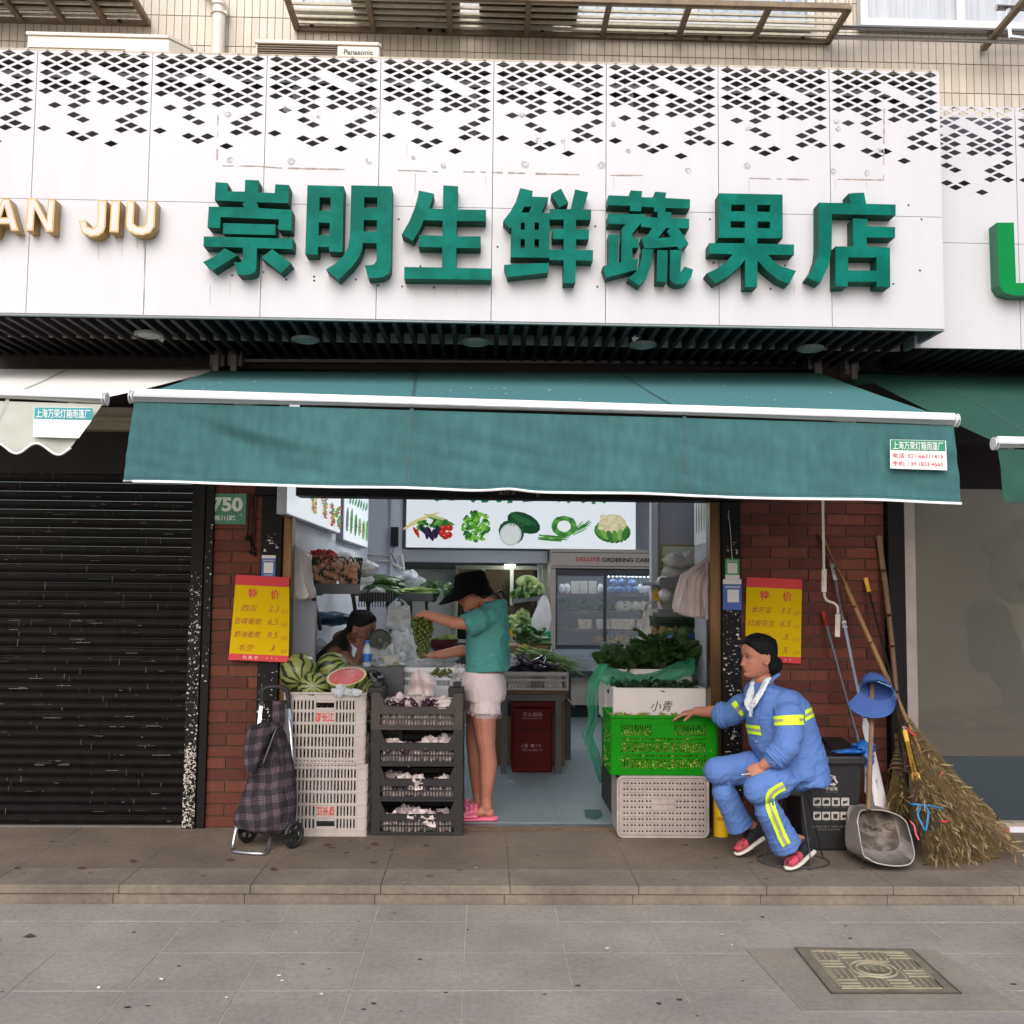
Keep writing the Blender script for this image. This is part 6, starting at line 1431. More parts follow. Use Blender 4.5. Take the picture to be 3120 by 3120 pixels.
def white_crate(label,pxl,pxr,pyt,pyb,Y,dep,flip):
    a,b=at(pxl,pyb,Y),at(pxr,pyt,Y);t=T('white_crate',label,'crate',((a.x+b.x)/2,Y+dep/2,a.z),'white crates by the trolley');x0,x1,z0,z1=a.x,b.x,a.z,b.z
    rows=[0,.06,.215,.39,.56,.735,.9,1];cols=[0,.1,.375,.63,.875,1]
    ks=[['solid','dot','dot','dot','solid']]+[['solid','slot','slot','slot','solid']for _ in range(3)]+[['solid','slot','solid','slot','solid'],['solid','slot','open','slot','solid'],['solid']*5]
    if flip:rows=[1-r for r in rows][::-1];ks=ks[::-1]
    cells(t,'front_wall',m_wcr,(x0,Y,z0),(x1,Y,z0),z0,z1,rows,cols,ks)
    for nm,p,q in(('side_wall',(x1,Y,z0),(x1,Y+dep,z0)),('side_wall',(x0,Y+dep,z0),(x0,Y,z0)),('back_wall',(x1,Y+dep,z0),(x0,Y+dep,z0))):cells(t,nm,m_wcr,p,q,z0,z1,rows,[0,.12,.5,.88,1],[['solid','slot' if k[1]in('slot','dot')else 'solid','slot' if k[1]in('slot','dot')else 'solid','solid']for k in ks],n=5)
    g=G();zb=z1-.012 if flip else z0;g.box(x0+.006,x1-.006,Y+.006,Y+dep-.006,zb,zb+.01);g.build('base',m_wcr,t)
    g=G();zr=z0+.004 if flip else z1-.008
    for p,q in(((x0,Y),(x1,Y)),((x1,Y),(x1,Y+dep)),((x1,Y+dep),(x0,Y+dep)),((x0,Y+dep),(x0,Y))):g.bar((*p,zr+.002),(*q,zr+.002),.016,.012)
    g.build('rim',m_wcr,t)
    g=G();s=-1 if flip else 1;v=(.265 if flip else .735-.087);zz=z0+(z1-z0)*(.3525 if flip else .6475)
    g.text('邵长江',V((x0+(x1-x0)*.5,Y-.0015,zz)),0,wd=(x1-x0)*.23,ht=.055,ux=(s,0,0),uy=(0,0,s),bold=.03);g.build('red_print',m_crink,t)
    return t,x0,x1,z0,z1
YW=-.2
_,wx0,wx1,wz0,wz1=white_crate('white slatted crate holding watermelons, on top of an upturned one',862,1114,2110,2325,YW,.36,False)
white_crate('white slatted crate standing upside down under the watermelon crate',866,1118,2327,2550,YW-.012,.36,True)
def black_crate(label,k,pyt,pyb,m,full):
    Y=-.17-.004*k;dep=.4;a,b=at(1131,pyb,Y),at(1410,pyt,Y);x0,x1,z0,z1=a.x,b.x,a.z+.0015,b.z
    t=T('black_crate',label,'crate',((x0+x1)/2,Y+dep/2,z0),'black stacking crates of grapes');h=z1-z0
    hf=z0+h*.62
    cells(t,'front_wall',m,(x0+.05,Y,z0),(x1-.05,Y,z0),z0,hf,[0,.16,.46,.7,1],[0,.25,.5,.75,1],[['solid']*4,['slot']*4,['slot']*4,['solid']*4],n=6,hole=.62)
    cells(t,'back_wall',m,(x1,Y+dep,z0),(x0,Y+dep,z0),z0,hf,[0,.16,.46,.7,1],[0,.25,.5,.75,1],[['solid']*4,['slot']*4,['slot']*4,['solid']*4],n=6,hole=.62)
    for p,q in(((x1,Y,z0),(x1,Y+dep,z0)),((x0,Y+dep,z0),(x0,Y,z0))):cells(t,'side_wall',m,p,q,z0,z1,[0,.1,.3,.5,1],[0,.2,.8,1],[['solid']*3,['solid','slot','solid'],['solid','slot','solid'],['solid']*3],n=8)
    for s,xx in((1,x0),(-1,x1)):
        g=G();g.poly([[(xx,z0),(xx+s*.052,z0),(xx+s*.052,hf-.004),(xx+s*.085,hf),(xx+s*.05,z1),(xx,z1)]]if s>0 else[[(xx,z0),(xx,z1),(xx-.05,z1),(xx-.085,hf),(xx-.052,hf-.004),(xx-.052,z0)]],lambda u,v:V((u,Y-.003,v)),(0,.05,0));g.build('corner_post',m,t)
    g=G();g.box(x0+.005,x1-.005,Y+.005,Y+dep-.005,z0,z0+.008);g.build('base',m,t)
    g=G();g.bar((x0-.003,Y-.004,z0+.004),(x1+.003,Y-.004,z0+.004),.012,.012);g.build('foot_rim',m,t)
    return x0,x1,z0,z1,hf,Y,dep
m_grape=mat('grape_purple',S(54,28,44),.3,var=.25,vs=20,obj=True);m_graped=m_grape;m_gg=mat('grape_green',S(78,90,28),.3,var=.2,vs=20,obj=True,transl=.12);m_wrap=mat('wrapping_paper',S(216,200,200),.8,var=.05,bump=.3,bs=30,transl=.15)
labs=['topmost charcoal crate of wrapped purple grapes beside the watermelons','second black grape crate from the top of the stack','third black grape crate from the top of the stack','bottom black grape crate standing on the platform']
ys_=[(2112,2222),(2221,2333),(2332,2440),(2439,2548)]
m_wrapd=m_wrap
for k,(yt,yb)in enumerate(ys_):
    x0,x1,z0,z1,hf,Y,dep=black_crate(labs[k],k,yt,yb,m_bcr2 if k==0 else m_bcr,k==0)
    lv=('in the topmost crate','in the second crate','in the third crate','in the bottom crate')[k]
    for q in range(5 if k else 6):
        u=(q+.5)/(5 if k else 6);c=V((x0+.08+(x1-x0-.16)*u,Y+R(.05,.2),hf-(.035 if k else .0)+R(-.02,.02)))
        g=G();crumple(g,c,(R(.05,.075),R(.05,.08),R(.03,.05)),q+k*9,.55,2.6);tag(g.build('wrapping_paper',m_wrap,smooth=50),'crumpled pale wrapping paper '+lv,'wrapping paper','grape wrapping '+lv)
    for q in range(3):
        c=V((x0+.1+(x1-x0-.2)*(q+.5)/3,Y+R(.04,.1),hf+(-.05 if k else .0)));g=G()
        for _ in range(16):g.ball(c+V((R(-.07,.07),R(-.04,.04),R(-.025,.03))),.019,10,7)
        tag(g.build('purple_grapes',m_grape,smooth=60),'cluster of dark purple grapes '+lv,'grapes','purple grapes '+lv)
    g=G()
    for q in range(9):crumple(g,V((x0+.06+(x1-x0-.12)*(q+.5)/9,Y+.05,z0+(hf-z0)*R(.28,.5))),(.03,.03,.045),q+70+k,.5,2.6,12,8)
    tag(g.build('wrapping_paper',m_wrap,smooth=50),'paper showing through the slots '+lv,'wrapping paper','grape wrapping behind slots '+lv)
# paper standing up, corner blocks and the white basket of green grapes behind the top crate
g=G()
def pp(u,v):p=at(1285+(u-.5)*88*(1-.5*max(0,v-.55)**1.5)+8*math.sin(u*5+v*2),2118-v*78*(1-1.1*(u-.45)**2),.02);return p+V((0,.05*math.sin(u*6)+.02*math.sin(v*7),0))
g.grid(pp,16,14);tag(g.build('wrapping_paper',m_wrap,smooth=60),'tall sheet of pale paper standing up from the topmost grape crate','wrapping paper')
Yg=.3;a,b=at(1168,2100,Yg),at(1416,2040,Yg)
basket('grape_basket','white pierced plastic basket of green grapes behind the black crates',a.x,b.x,Yg,Yg+.3,a.z-.06,b.z+.012,mat('basket_white',S(206,208,214),.5,var=.04),34,[(.42,.6),(.68,.84)],[(0,.06),(.2,.34),(.66,.8),(.94,1)],.5)
g=G();g.box(a.x+.01,b.x-.01,Yg+.01,Yg+.5,ZF,a.z-.062);tag(g.build('crate_stand',m_bcr),'dark stand behind the black crates under the grape basket','stand')
def bunch(label,c,w_,d_,h_,n_,m,r=.0145,grp=None):
    g=G()
    for k in range(n_):
        t=(k+.5)/n_;kk=(1-.75*t**1.6);a_=k*2.4;rr=math.sqrt(R(.25,1))
        g.ball(V(c)+V((math.cos(a_)*w_*kk*rr,math.sin(a_)*d_*kk*rr,h_*(.5-t))),r*R(.9,1.1),8,6)
    return tag(g.build('grapes',m,smooth=60),label,'grapes',grp)
g=G()
for k in range(90):g.ball(at(R(1308,1378),R(2040,2062),Yg+R(-.01,.12)),.016,8,6)
tag(g.build('grapes',m_gg,smooth=60),'heap of green grapes in the white pierced basket','grapes')
g=G()
for k in range(46):g.ball(at(R(1175,1230),R(2055,2075),Yg+R(.05,.12)),.016,8,6)
tag(g.build('grapes',m_gg,smooth=60),'green grapes at the trolley side of the white basket','grapes')
for k,(px,py,rx,rz,Y_,lab)in enumerate(((1180,2005,.13,.09,.5,'clear bag bulging over pale melons beside the fan'),(1245,1985,.14,.14,.6,'tall clear bag peaking behind the held grapes'),(1330,2020,.14,.06,.5,'clear bag crushed flat under the customer\'s hands'),(1155,2040,.07,.06,.4,'small crumpled clear bag beside the black bag'),(1390,2060,.07,.07,.36,'white bag corner over the grape basket beside the shorts'),(1280,2040,.16,.05,.44,'crumpled clear bag lying along the back of the grape basket'))):
    g=G();crumple(g,at(px,py,Y_),(rx,.09,rz),k+80,.55,2.4,30,18);tag(g.build('plastic_bag',m_bagc if k!=4 else m_bagw,smooth=50),lab,'plastic bag')
m_mel=mat('melon_pale',S(170,156,112),.6,var=.12,vs=20)
for px,py,lab in((1172,2022,'pale melon in the clear bag, nearer the fan'),(1200,2026,'pale melon in the clear bag, nearer the grapes')):g=G();g.ball(at(px,py,.5),(.06,.06,.055));tag(g.build('melon',m_mel,smooth=60),lab,'melon')
g=G();crumple(g,at(1138,2078,.02),(.075,.07,.075),91,.3);tag(g.build('plastic_bag',m_bagblk,smooth=60),'black plastic bag between the watermelons and grapes','plastic bag')
for px,lab in((1147,'black corner block at the trolley side of the top grape crate'),(1390,'black corner block beside the customer on the top grape crate')):
    c=at(px,2108,-.1);g=G();g.box(c.x-.05,c.x+.05,-.13,-.03,c.z-.03,c.z+.03);g.box(c.x-.02,c.x+.03,-.12,-.04,c.z+.03,c.z+.06);tag(g.build('corner_block',m_bcr,bevel=.005),lab,'corner block','corner blocks of the top grape crate')
# red bowl, small fan, bottle
g=G();c=at(1347,1965,.75);g.lathe(c,[(0,-.05),(.05,-.05),(.1,.0),(.12,.045),(.112,.045),(.09,0),(.03,-.03),(0,-.03)],24);tag(g.build('bowl',mat('bowl_maroon',S(90,30,40),.4),smooth=50),'maroon bowl behind the customer\'s forearms','bowl')
g=G();leafpile(g,c.x-.07,c.x+.07,.68,.82,c.z+.02,20,.06,.02,.03);tag(g.build('sprouts',m_stem,smooth=60),'pale sprouts in the maroon bowl','sprouts')
g=G();c=at(1348,1998,.72);g.box(c.x-.12,c.x+.12,.66,.84,ZF,c.z+.0);tag(g.build('counter',m_traygrey),'grey counter block under the maroon bowl','counter')
Yfan=.45;c=at(1158,1952,Yfan)
t=T('table_fan','small round black table fan beside the seated man','fan',c-V((0,0,.15)))
m_fan=mat('fan_black',S(34,38,38),.35);fd=V((.15,-1,.1)).normalized();fa_,fb_=frame_of(fd)
g=G()
for rr,off in((.078,0),(.02,.02)):g.tube([c+fd*off+(fa_*math.cos(t_)+fb_*math.sin(t_))*rr for t_ in[k*math.pi/14 for k in range(28)]],.0016 if rr<.07 else .005,5,closed=True)
for k in range(36):
    a_=2*math.pi*k/36;a2_=a_+.35;g.tube([c+fd*.02+(fa_*math.cos(a_)+fb_*math.sin(a_))*.016,c+fd*.016+(fa_*math.cos((a_+a2_)/2)+fb_*math.sin((a_+a2_)/2))*.05,c+(fa_*math.cos(a2_)+fb_*math.sin(a2_))*.078],.0014,4)
g.build('grille',mat('fan_wire',S(58,68,66),.3,metal=.6),t)
g=G();g.lathe(c-fd*.03,[(0,0),(.07,.0),(.074,.028)],24,fd);g.build('housing',m_fan,t,smooth=40);g=G();g.lathe(c+fd*.018,[(0,.006),(.016,.005),(.018,0)],16,fd);g.build('hub',m_fan,t,smooth=40)
g=G();g.cyl(c-fd*.03-V((0,0,.06)),c-fd*.03-V((0,0,.16)),.012);g.lathe(c-fd*.03-V((0,0,.17)),[(0,0),(.06,0),(.055,.015),(0,.02)],20);g.build('stand',m_fan,t,smooth=40)
c=at(1118,2030,.3);t=T('water_bottle','clear water bottle with a blue cap and label beside the cut watermelon','bottle',c)
m_pet=mat('pet_plastic',(.7,.85,.95),.1,var=0,alpha=.35,spec=.6)
g=G();g.lathe(c,[(0,0),(.028,0),(.03,.02),(.03,.1),(.027,.12),(.014,.145),(.013,.155)],18);g.build('body',m_pet,t,smooth=40);g=G();g.lathe(c,[(.0305,.03),(.0305,.085)],18);g.build('label',m_bagblue,t,smooth=40)
g=G();g.lathe(c,[(.0155,.152),(.0155,.172),(0,.174)],16);g.build('cap',mat('cap_blue',S(40,100,200),.4),t,smooth=40)
g=G();g.box(c.x-.2,c.x+.25,.22,.55,ZF,c.z-.002);tag(g.build('counter',m_leg),'dark counter behind the watermelons carrying bottle and fan','counter')
# ---------------------------------------------------------------- watermelons
def melon_mat():
    m=bpy.data.materials.new('watermelon_rind');m.use_nodes=True;n=m.node_tree.nodes;L=m.node_tree.links;p=n['Principled BSDF']
    tc=n.new('ShaderNodeTexCoord');sp=n.new('ShaderNodeSeparateXYZ');L.new(tc.outputs['Object'],sp.inputs[0])
    at2=n.new('ShaderNodeMath');at2.operation='ARCTAN2';L.new(sp.outputs[1],at2.inputs[0]);L.new(sp.outputs[0],at2.inputs[1])
    ml=n.new('ShaderNodeMath');ml.operation='MULTIPLY';ml.inputs[1].default_value=10;L.new(at2.outputs[0],ml.inputs[0])
    no=n.new('ShaderNodeTexNoise');no.inputs['Scale'].default_value=15;no.inputs['Detail'].default_value=6;L.new(tc.outputs['Object'],no.inputs[0])
    ma=n.new('ShaderNodeMath');ma.operation='MULTIPLY_ADD';ma.inputs[1].default_value=9;L.new(no.outputs[0],ma.inputs[0]);L.new(ml.outputs[0],ma.inputs[2])
    si=n.new('ShaderNodeMath');si.operation='SINE';L.new(ma.outputs[0],si.inputs[0])
    cr=n.new('ShaderNodeValToRGB');L.new(si.outputs[0],cr.inputs[0]);e=cr.color_ramp.elements
    e[0].position=.3;e[0].color=(*S(108,120,58),1);e[1].position=.58;e[1].color=(*S(26,42,26),1)
    x=cr.color_ramp.elements.new(.0);x.color=(*S(126,132,70),1)
    L.new(cr.outputs[0],p.inputs['Base Color']);p.inputs['Roughness'].default_value=.38;return m
m_wm=melon_mat()
def wmelon(label,px,py,Y,r,dirn):
    g=G();g.ball((0,0,0),(r,r,r*1.04),28,18,fn=lambda d:1-.05*abs(d.z)**8);o=g.build('watermelon',m_wm,smooth=60,origin=(0,0,0));o.location=at(px,py,Y);o.rotation_euler=V(dirn).to_track_quat('Z','Y').to_euler()
    return tag(o,label,'watermelon','striped watermelons')
wmelon('large whole watermelon beside the door post, with broad dark stripes',912,2048,.0,.122,(.35,-1,-.55))
wmelon('whole watermelon behind the cut half',1012,2036,.12,.105,(.9,-.3,.5))
wmelon('small striped watermelon in front, with its stem star showing',958,2098,-.1,.105,(.05,-1,.25))
wmelon('whole watermelon peeping out behind the cut half beside the black bag',1108,2096,-.02,.075,(.2,-.9,.5))
c=at(1055,2078,-.12);t=T('cut_watermelon','half watermelon with red flesh under cling film','watermelon',c)
nn=V((-.12,-.42,.9)).normalized();q_=nn.to_track_quat('Z','Y')
g=G();r=.128
def half(u,v):a_=2*math.pi*u;b_=-math.pi/2*v;return q_ @ V((math.cos(a_)*math.cos(b_)*r,math.sin(a_)*math.cos(b_)*r*.92,math.sin(b_)*r*.72))
g.grid(lambda u,v:half(u,v),28,12,True);o=g.build('rind',m_wm,None,smooth=60,origin=(0,0,0));o.parent=t;o.location=(0,0,.035)
m_flesh=mat('melon_flesh',S(196,52,62),.25,var=.12,vs=30,obj=True,coat=.6);m_rindw=mat('melon_white_rind',S(196,190,130),.4)
g=G();g.grid(lambda u,v:q_ @ V((math.cos(2*math.pi*u)*r*(.88+.12*v),math.sin(2*math.pi*u)*r*.92*(.88+.12*v),.0005)),32,2,True);o=g.build('pale_rim',m_rindw,None,origin=(0,0,0),fix=False);o.parent=t;o.location=(0,0,.035)
g=G();g.grid(lambda u,v:q_ @ V((math.cos(2*math.pi*u)*r*.88*v,math.sin(2*math.pi*u)*r*.92*.88*v,.001+.008*(1-v*v)+.002*noise.noise(V((math.cos(6.28*u)*v*5,math.sin(6.28*u)*v*5,0))))),32,8,True);o=g.build('flesh',m_flesh,None,smooth=60,origin=(0,0,0),fix=False);o.parent=t;o.location=(0,0,.035)
m_cling=mat('cling_film',(1,1,1),.06,var=0,alpha=.1,spec=1,bump=.9,bs=18)
g=G();g.grid(lambda u,v:q_ @ V((math.cos(2*math.pi*u)*r*1.01*v,math.sin(2*math.pi*u)*r*.93*v,.014+.006*noise.noise(V((math.cos(6.28*u)*v*4,math.sin(6.28*u)*v*4,2))))),32,10,True);o=g.build('cling_film',m_cling,None,smooth=60,origin=(0,0,0),fix=False);o.parent=t;o.location=(0,0,.035)
g=G()
for k in range(7):crumple(g,V((R(-.05,.08),-.1+R(-.02,.01),-.04+R(-.02,.02))),(.03,.012,.02),k+3,.6,3,10,7)
o=g.build('film_folds',m_bagc,None,smooth=60,origin=(0,0,0));o.parent=t
g=G()
for k in range(9):g.ball((wx0+.09+.05*(k%5)*1.9,YW+.17+(.08 if k>4 else 0),wz1-.2-.1*(k//5)),.07,14,9)
tag(g.build('watermelon',m_wm,smooth=60),'rinds showing dimly through the slots of the watermelon crate','watermelons')
# ---------------------------------------------------------------- shopping trolley with plaid bag
def plaid():
    m=bpy.data.materials.new('plaid_cloth');m.use_nodes=True;n=m.node_tree.nodes;L=m.node_tree.links;p=n['Principled BSDF']
    tc=n.new('ShaderNodeTexCoord');sp=n.new('ShaderNodeSeparateXYZ')
    mp=n.new('ShaderNodeMapping');mp.inputs['Rotation'].default_value=(0,.12,0);L.new(tc.outputs['Object'],mp.inputs[0])
    no=n.new('ShaderNodeTexNoise');no.inputs['Scale'].default_value=7;L.new(mp.outputs[0],no.inputs[0])
    va=n.new('ShaderNodeVectorMath');va.operation='MULTIPLY_ADD';va.inputs[1].default_value=(.06,.06,.06);L.new(no.outputs['Color'],va.inputs[0]);L.new(mp.outputs[0],va.inputs[2]);L.new(va.outputs[0],sp.inputs[0])
    cur=None
    def band(o,k,ph,lo):
        a=n.new('ShaderNodeMath');a.operation='MULTIPLY_ADD';a.inputs[1].default_value=k;a.inputs[2].default_value=ph;L.new(sp.outputs[o],a.inputs[0])
        f=n.new('ShaderNodeMath');f.operation='SINE';L.new(a.outputs[0],f.inputs[0])
        g_=n.new('ShaderNodeMath');g_.operation='GREATER_THAN';g_.inputs[1].default_value=lo;L.new(f.outputs[0],g_.inputs[0]);return g_.outputs[0]
    def comb(op,a,b):
        c=n.new('ShaderNodeMath');c.operation=op;L.new(a,c.inputs[0])
        if isinstance(b,float):c.inputs[1].default_value=b
        else:L.new(b,c.inputs[1])
        return c.outputs[0]
    wide=comb('MULTIPLY',comb('ADD',band(0,82,0,.2),band(2,82,1,.2)),.5)
    fine=comb('ADD',comb('MULTIPLY',band(0,640,0,.55),band(0,82,0,.1)),comb('MULTIPLY',band(2,640,0,.55),band(2,82,1,.1)))
    fac=comb('ADD',comb('MULTIPLY',wide,.28),comb('MULTIPLY',fine,.33))
    cr=n.new('ShaderNodeValToRGB');L.new(fac,cr.inputs[0]);e=cr.color_ramp.elements
    e[0].color=(*S(22,19,27),1);e[1].position=.9;e[1].color=(*S(118,98,108),1);x=cr.color_ramp.elements.new(.35);x.color=(*S(46,35,44),1)
    L.new(cr.outputs[0],p.inputs['Base Color']);p.inputs['Roughness'].default_value=.85;return m
m_plaid=plaid()
def z6(zx,zy):return(600+zx*.3623,1900+zy*.3623)
tro=T('shopping_trolley','dark plaid two-wheeled shopping trolley leaning by the white crates','shopping trolley',atz(*z6(620,1880),ZP))
LV=[(822,560,640,.03),(832,520,680,.06),(870,482,712,.08),(950,455,748,.1),(1050,434,786,.11),(1150,438,812,.12),(1260,442,828,.13),(1400,402,834,.15),(1550,347,834,.16),(1640,312,828,.16),(1700,330,800,.14),(1740,420,740,.1),(1765,560,640,.03)]
def bag(u,v):
    s=v*(len(LV)-1.001);i=int(s);f=s-i;y_,l,r_,d_=[LV[i][k]*(1-f)+LV[i+1][k]*f for k in range(4)]
    a_=2*math.pi*u;Yc=-.30-.2*v;cx=(l+r_)/2;hw=(r_-l)/2
    x=math.copysign(abs(math.cos(a_))**.75,math.cos(a_));ydir=math.copysign(abs(math.sin(a_))**.75,math.sin(a_))
    tilt=24*x*(v-.25)  # hem drops to the right
    p=at(*z6(cx+hw*x,y_+(tilt if v<.97 else 0)),Yc);fold=.022*noise.noise(V((math.cos(a_)*2.6,v*5,math.sin(a_)*2.6)))+.014*math.sin(a_*5+v*7)*math.sin(math.pi*v)
    fold+=.03*math.exp(-((x-.25-.3*v)/.13)**2)*(1 if ydir<0 else 0)*math.sin(math.pi*min(1,v*1.5))
    return p+V((0,ydir*d_*.75+fold,0))
g=G();g.grid(bag,72,56,True);g.build('bag',m_plaid,tro,smooth=70)
def pocket(u,v):
    s=v;l=470-34*math.sin(math.pi*min(1,s*.9));r_=690-150*s;y_=830+370*s
    a_=math.pi*u;k=math.sin(a_)
    p=at(*z6(l+(r_-l)*u,y_+12*math.sin(u*3)),-.30-.2*.42*s);return p+V((0,-.06-.055*k**.6*(math.sin(math.pi*min(1,.12+s*.83)))-.1*s**.5+.008*noise.noise(V((u*4,s*4,3))),0))
g=G();g.grid(pocket,24,20);g.build('front_pocket',m_plaid,tro,smooth=70,fix=False)
g=G();pts=[at(*z6(x,y),-.36-.1*((y-830)/370)-.06)for x,y in((700,880),(664,900),(640,960),(606,1050),(570,1150),(552,1200),(500,1180))];g.tube(pts,.008,6);g.build('dark_piping',m_bagblk,tro,smooth=60)
g=G()
def flapf(u,v):p=at(*z6(632+108*u,645+200*v+12*u),-.27-.03*v);return p+V((0,-.012*math.sin(math.pi*u),0))
g.grid(flapf,8,10);g.build('closing_flap',m_plaid,tro,smooth=60,fix=False)
m_foamg=mat('grip_foam_black',S(34,34,38),.7)
g=G();arch=[at(*z6(x,y),-.235)for x,y in((545,690),(548,600),(560,555),(590,534),(650,530),(710,534),(750,556),(768,600),(772,715))];g.tube(arch,.0145,10);g.build('handle',m_foamg,tro,smooth=60)
g=G();g.tube([at(*z6(560,648),-.235),at(*z6(760,655),-.235)],.008,8);g.build('cross_bar',m_foamg,tro,smooth=60)
for pts in(((540,690),(520,860),(470,1400),(430,1700)),((772,700),(790,900),(812,1300),(812,1700))):
    g=G();g.tube([at(*z6(x,y),-.235-.12*(k/3))for k,(x,y)in enumerate(pts)],.0105,8);g.build('frame_tube',m_steel,tro,smooth=60)
lp=[atz(*z6(335,1690),.42),at(*z6(335,1690),-.5),atz(*z6(300,1890),ZP+.012),atz(*z6(325,1918),ZP+.012),atz(*z6(545,1936),ZP+.012),atz(*z6(585,1905),ZP+.012),at(*z6(618,1790),-.5),at(*z6(618,1720),-.44)][1:]
def smoothp(p,k=4):
    o=[]
    for i in range(len(p)-1):
        a_,b_,c_,d_=p[max(0,i-1)],p[i],p[i+1],p[min(len(p)-1,i+2)]
        for j in range(k):t=j/k;o.append(.5*((2*b_)+(c_-a_)*t+(2*a_-5*b_+4*c_-d_)*t*t+(3*b_-a_-3*c_+d_)*t**3))
    return o+[p[-1]]
g=G();g.tube(smoothp(lp),.0105,8);g.build('support_loop',m_steel,tro,smooth=60)
m_tyre=mat('tyre_black',S(30,30,32),.6);wc=[atz(*z6(428,1843),ZP),atz(*z6(812,1888),ZP)];axd=(wc[1]-wc[0]).normalized()
axd=V((.82,-.57,0)).normalized()
for w0 in wc:
    c=w0+V((0,.0,.077));s1,s2=frame_of(axd)
    g=G();g.tube([c+(s1*math.cos(t_)+s2*math.sin(t_))*.064 for t_ in[k*math.pi/14 for k in range(28)]],.0135,8,closed=True,up=axd);wh=g.build('wheel',m_tyre,tro,smooth=60)
    g=G()
    for k in range(5):a_=k*2*math.pi/5;g.bar(c,c+(s1*math.cos(a_)+s2*math.sin(a_))*.055,.02,.012,axd)
    g.cyl(c-axd*.018,c+axd*.018,.016,n=12);g.build('spokes',m_fan,wh)
g=G();g.tube([wc[0]+V((0,0,.077)),wc[1]+V((0,0,.077))],.007,8);g.build('axle',m_fan,tro)
# ---------------------------------------------------------------- green crate of soybeans on a white crate lying on its side
def z7(zx,zy):return(1800+zx*.3623,1900+zy*.3623)
m_gcr=mat('crate_green',S(6,122,0),.5,var=.06,vs=6,spec=.15)
Yc=-.21;dep=.42;a,b=at(1862,2361,Yc),at(2183,2184,Yc);x0,x1,z0,z1=a.x,b.x,a.z,b.z
t=T('green_crate','bright green slatted crate full of soybean pods under the outstretched hand','crate',((x0+x1)/2,Yc+dep/2,z0))
rows=[0,.09,.3,.36,.58,.64,.88,1];cols=[0,.09,.24,.38,.6,.74,.9,1]
ks=[['solid']*7,['solid']+['slot']*5+['solid'],['solid']+['slot']*5+['solid'],['solid']+['slot']*5+['solid'],['solid']+['slot']*5+['solid'],['solid','slot','slot','solid','slot','slot','solid'],['solid']*7]
cells(t,'front_wall',m_gcr,(x0,Yc,z0),(x1,Yc,z0),z0,z1,rows,cols,ks,n=6,hole=.5)
cells(t,'back_wall',m_gcr,(x1,Yc+dep,z0),(x0,Yc+dep,z0),z0,z1,rows,cols,ks,n=6,hole=.5)
for p,q in(((x1,Yc,z0),(x1,Yc+dep,z0)),((x0,Yc+dep,z0),(x0,Yc,z0))):cells(t,'side_wall',m_gcr,p,q,z0,z1,rows,[0,.12,.5,.88,1],[['solid']+[k[1]]*2+['solid']for k in ks],n=6,hole=.5)
g=G()
for p,q in(((x0,Yc),(x1,Yc)),((x1,Yc),(x1,Yc+dep)),((x1,Yc+dep),(x0,Yc+dep)),((x0,Yc+dep),(x0,Yc))):g.bar((*p,z1-.004),(*q,z1-.004),.018,.02)
g.build('rim',m_gcr,t,bevel=.004);g=G();g.box(x0+.008,x1-.008,Yc+.008,Yc+dep-.008,z0+.002,z0+.012);g.build('base',m_gcr,t)
m_pod=mat('soybean_pod',S(150,152,62),.6,var=.3,vs=16,obj=False)
g=G();rp=random.Random(5)
def pod(c,s=1):
    a_=V((rp.gauss(0,1),rp.gauss(0,.6),rp.gauss(0,.7))).normalized()*.027*s;b_=a_.cross(V((rp.gauss(0,1),rp.gauss(0,1),1))).normalized()*.0065*s
    c=V(c);g.tube([c-a_,c-a_*.5+b_*.6,c+b_,c+a_*.5+b_*.6,c+a_],[.001,.0062*s,.0055*s,.0062*s,.001],5,caps=False)
for i in range(900):pod((rp.uniform(x0+.03,x1-.03),Yc+rp.uniform(.012,.05),rp.uniform(z0+.02,z1-.09)))
for i in range(700):pod((rp.uniform(x0+.02,x1-.02),Yc+rp.uniform(.03,dep-.03),z1-.075+rp.uniform(-.015,.02)+.03*math.sin(rp.random()*3)))
for i in range(220):pod((x0+rp.uniform(.01,.04),Yc+rp.uniform(.03,dep-.03),rp.uniform(z0+.02,z1-.09)))
o=g.build('soybean_pods',m_pod,smooth=60);tag(o,'pale green soybean pods filling the green crate','soybean pods',kind='stuff')
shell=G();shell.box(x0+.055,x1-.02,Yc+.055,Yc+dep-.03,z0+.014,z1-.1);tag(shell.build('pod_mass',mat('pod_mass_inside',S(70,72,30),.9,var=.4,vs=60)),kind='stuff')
Yd=-.23;a,b=at(1880,2551,Yd),at(2158,2366,Yd);x0,x1,z0,z1=a.x,b.x,a.z,b.z
t=T('white_crate','dirty white crate lying on its side under the green crate, ribbed base in front','crate',((x0+x1)/2,Yd+.15,z0));m_wcd=mat('crate_dirty_white',S(164,154,150),.55,var=.18,vs=9)
def rrect(x0,x1,z0,z1,r,k=5):
    o=[]
    for cx,cz,a0 in((x1-r,z1-r,0),(x0+r,z1-r,90),(x0+r,z0+r,180),(x1-r,z0+r,270)):
        for i in range(k+1):t_=math.radians(a0+90*i/k);o.append((cx+math.cos(t_)*r,cz+math.sin(t_)*r))
    return o
g=G();g.poly([rrect(x0,x1,z0,z1,.035)],lambda u,v:V((u,Yd,v)),(0,.012,0));g.build('base_plate',m_wcd,t)
g=G();rim=rrect(x0+.004,x1-.004,z0+.004,z1-.004,.034);g.tube([V((u,Yd-.003,v))for u,v in rim],.009,6,closed=True,up=V((0,1,0)));g.build('rim',m_wcd,t,smooth=60)
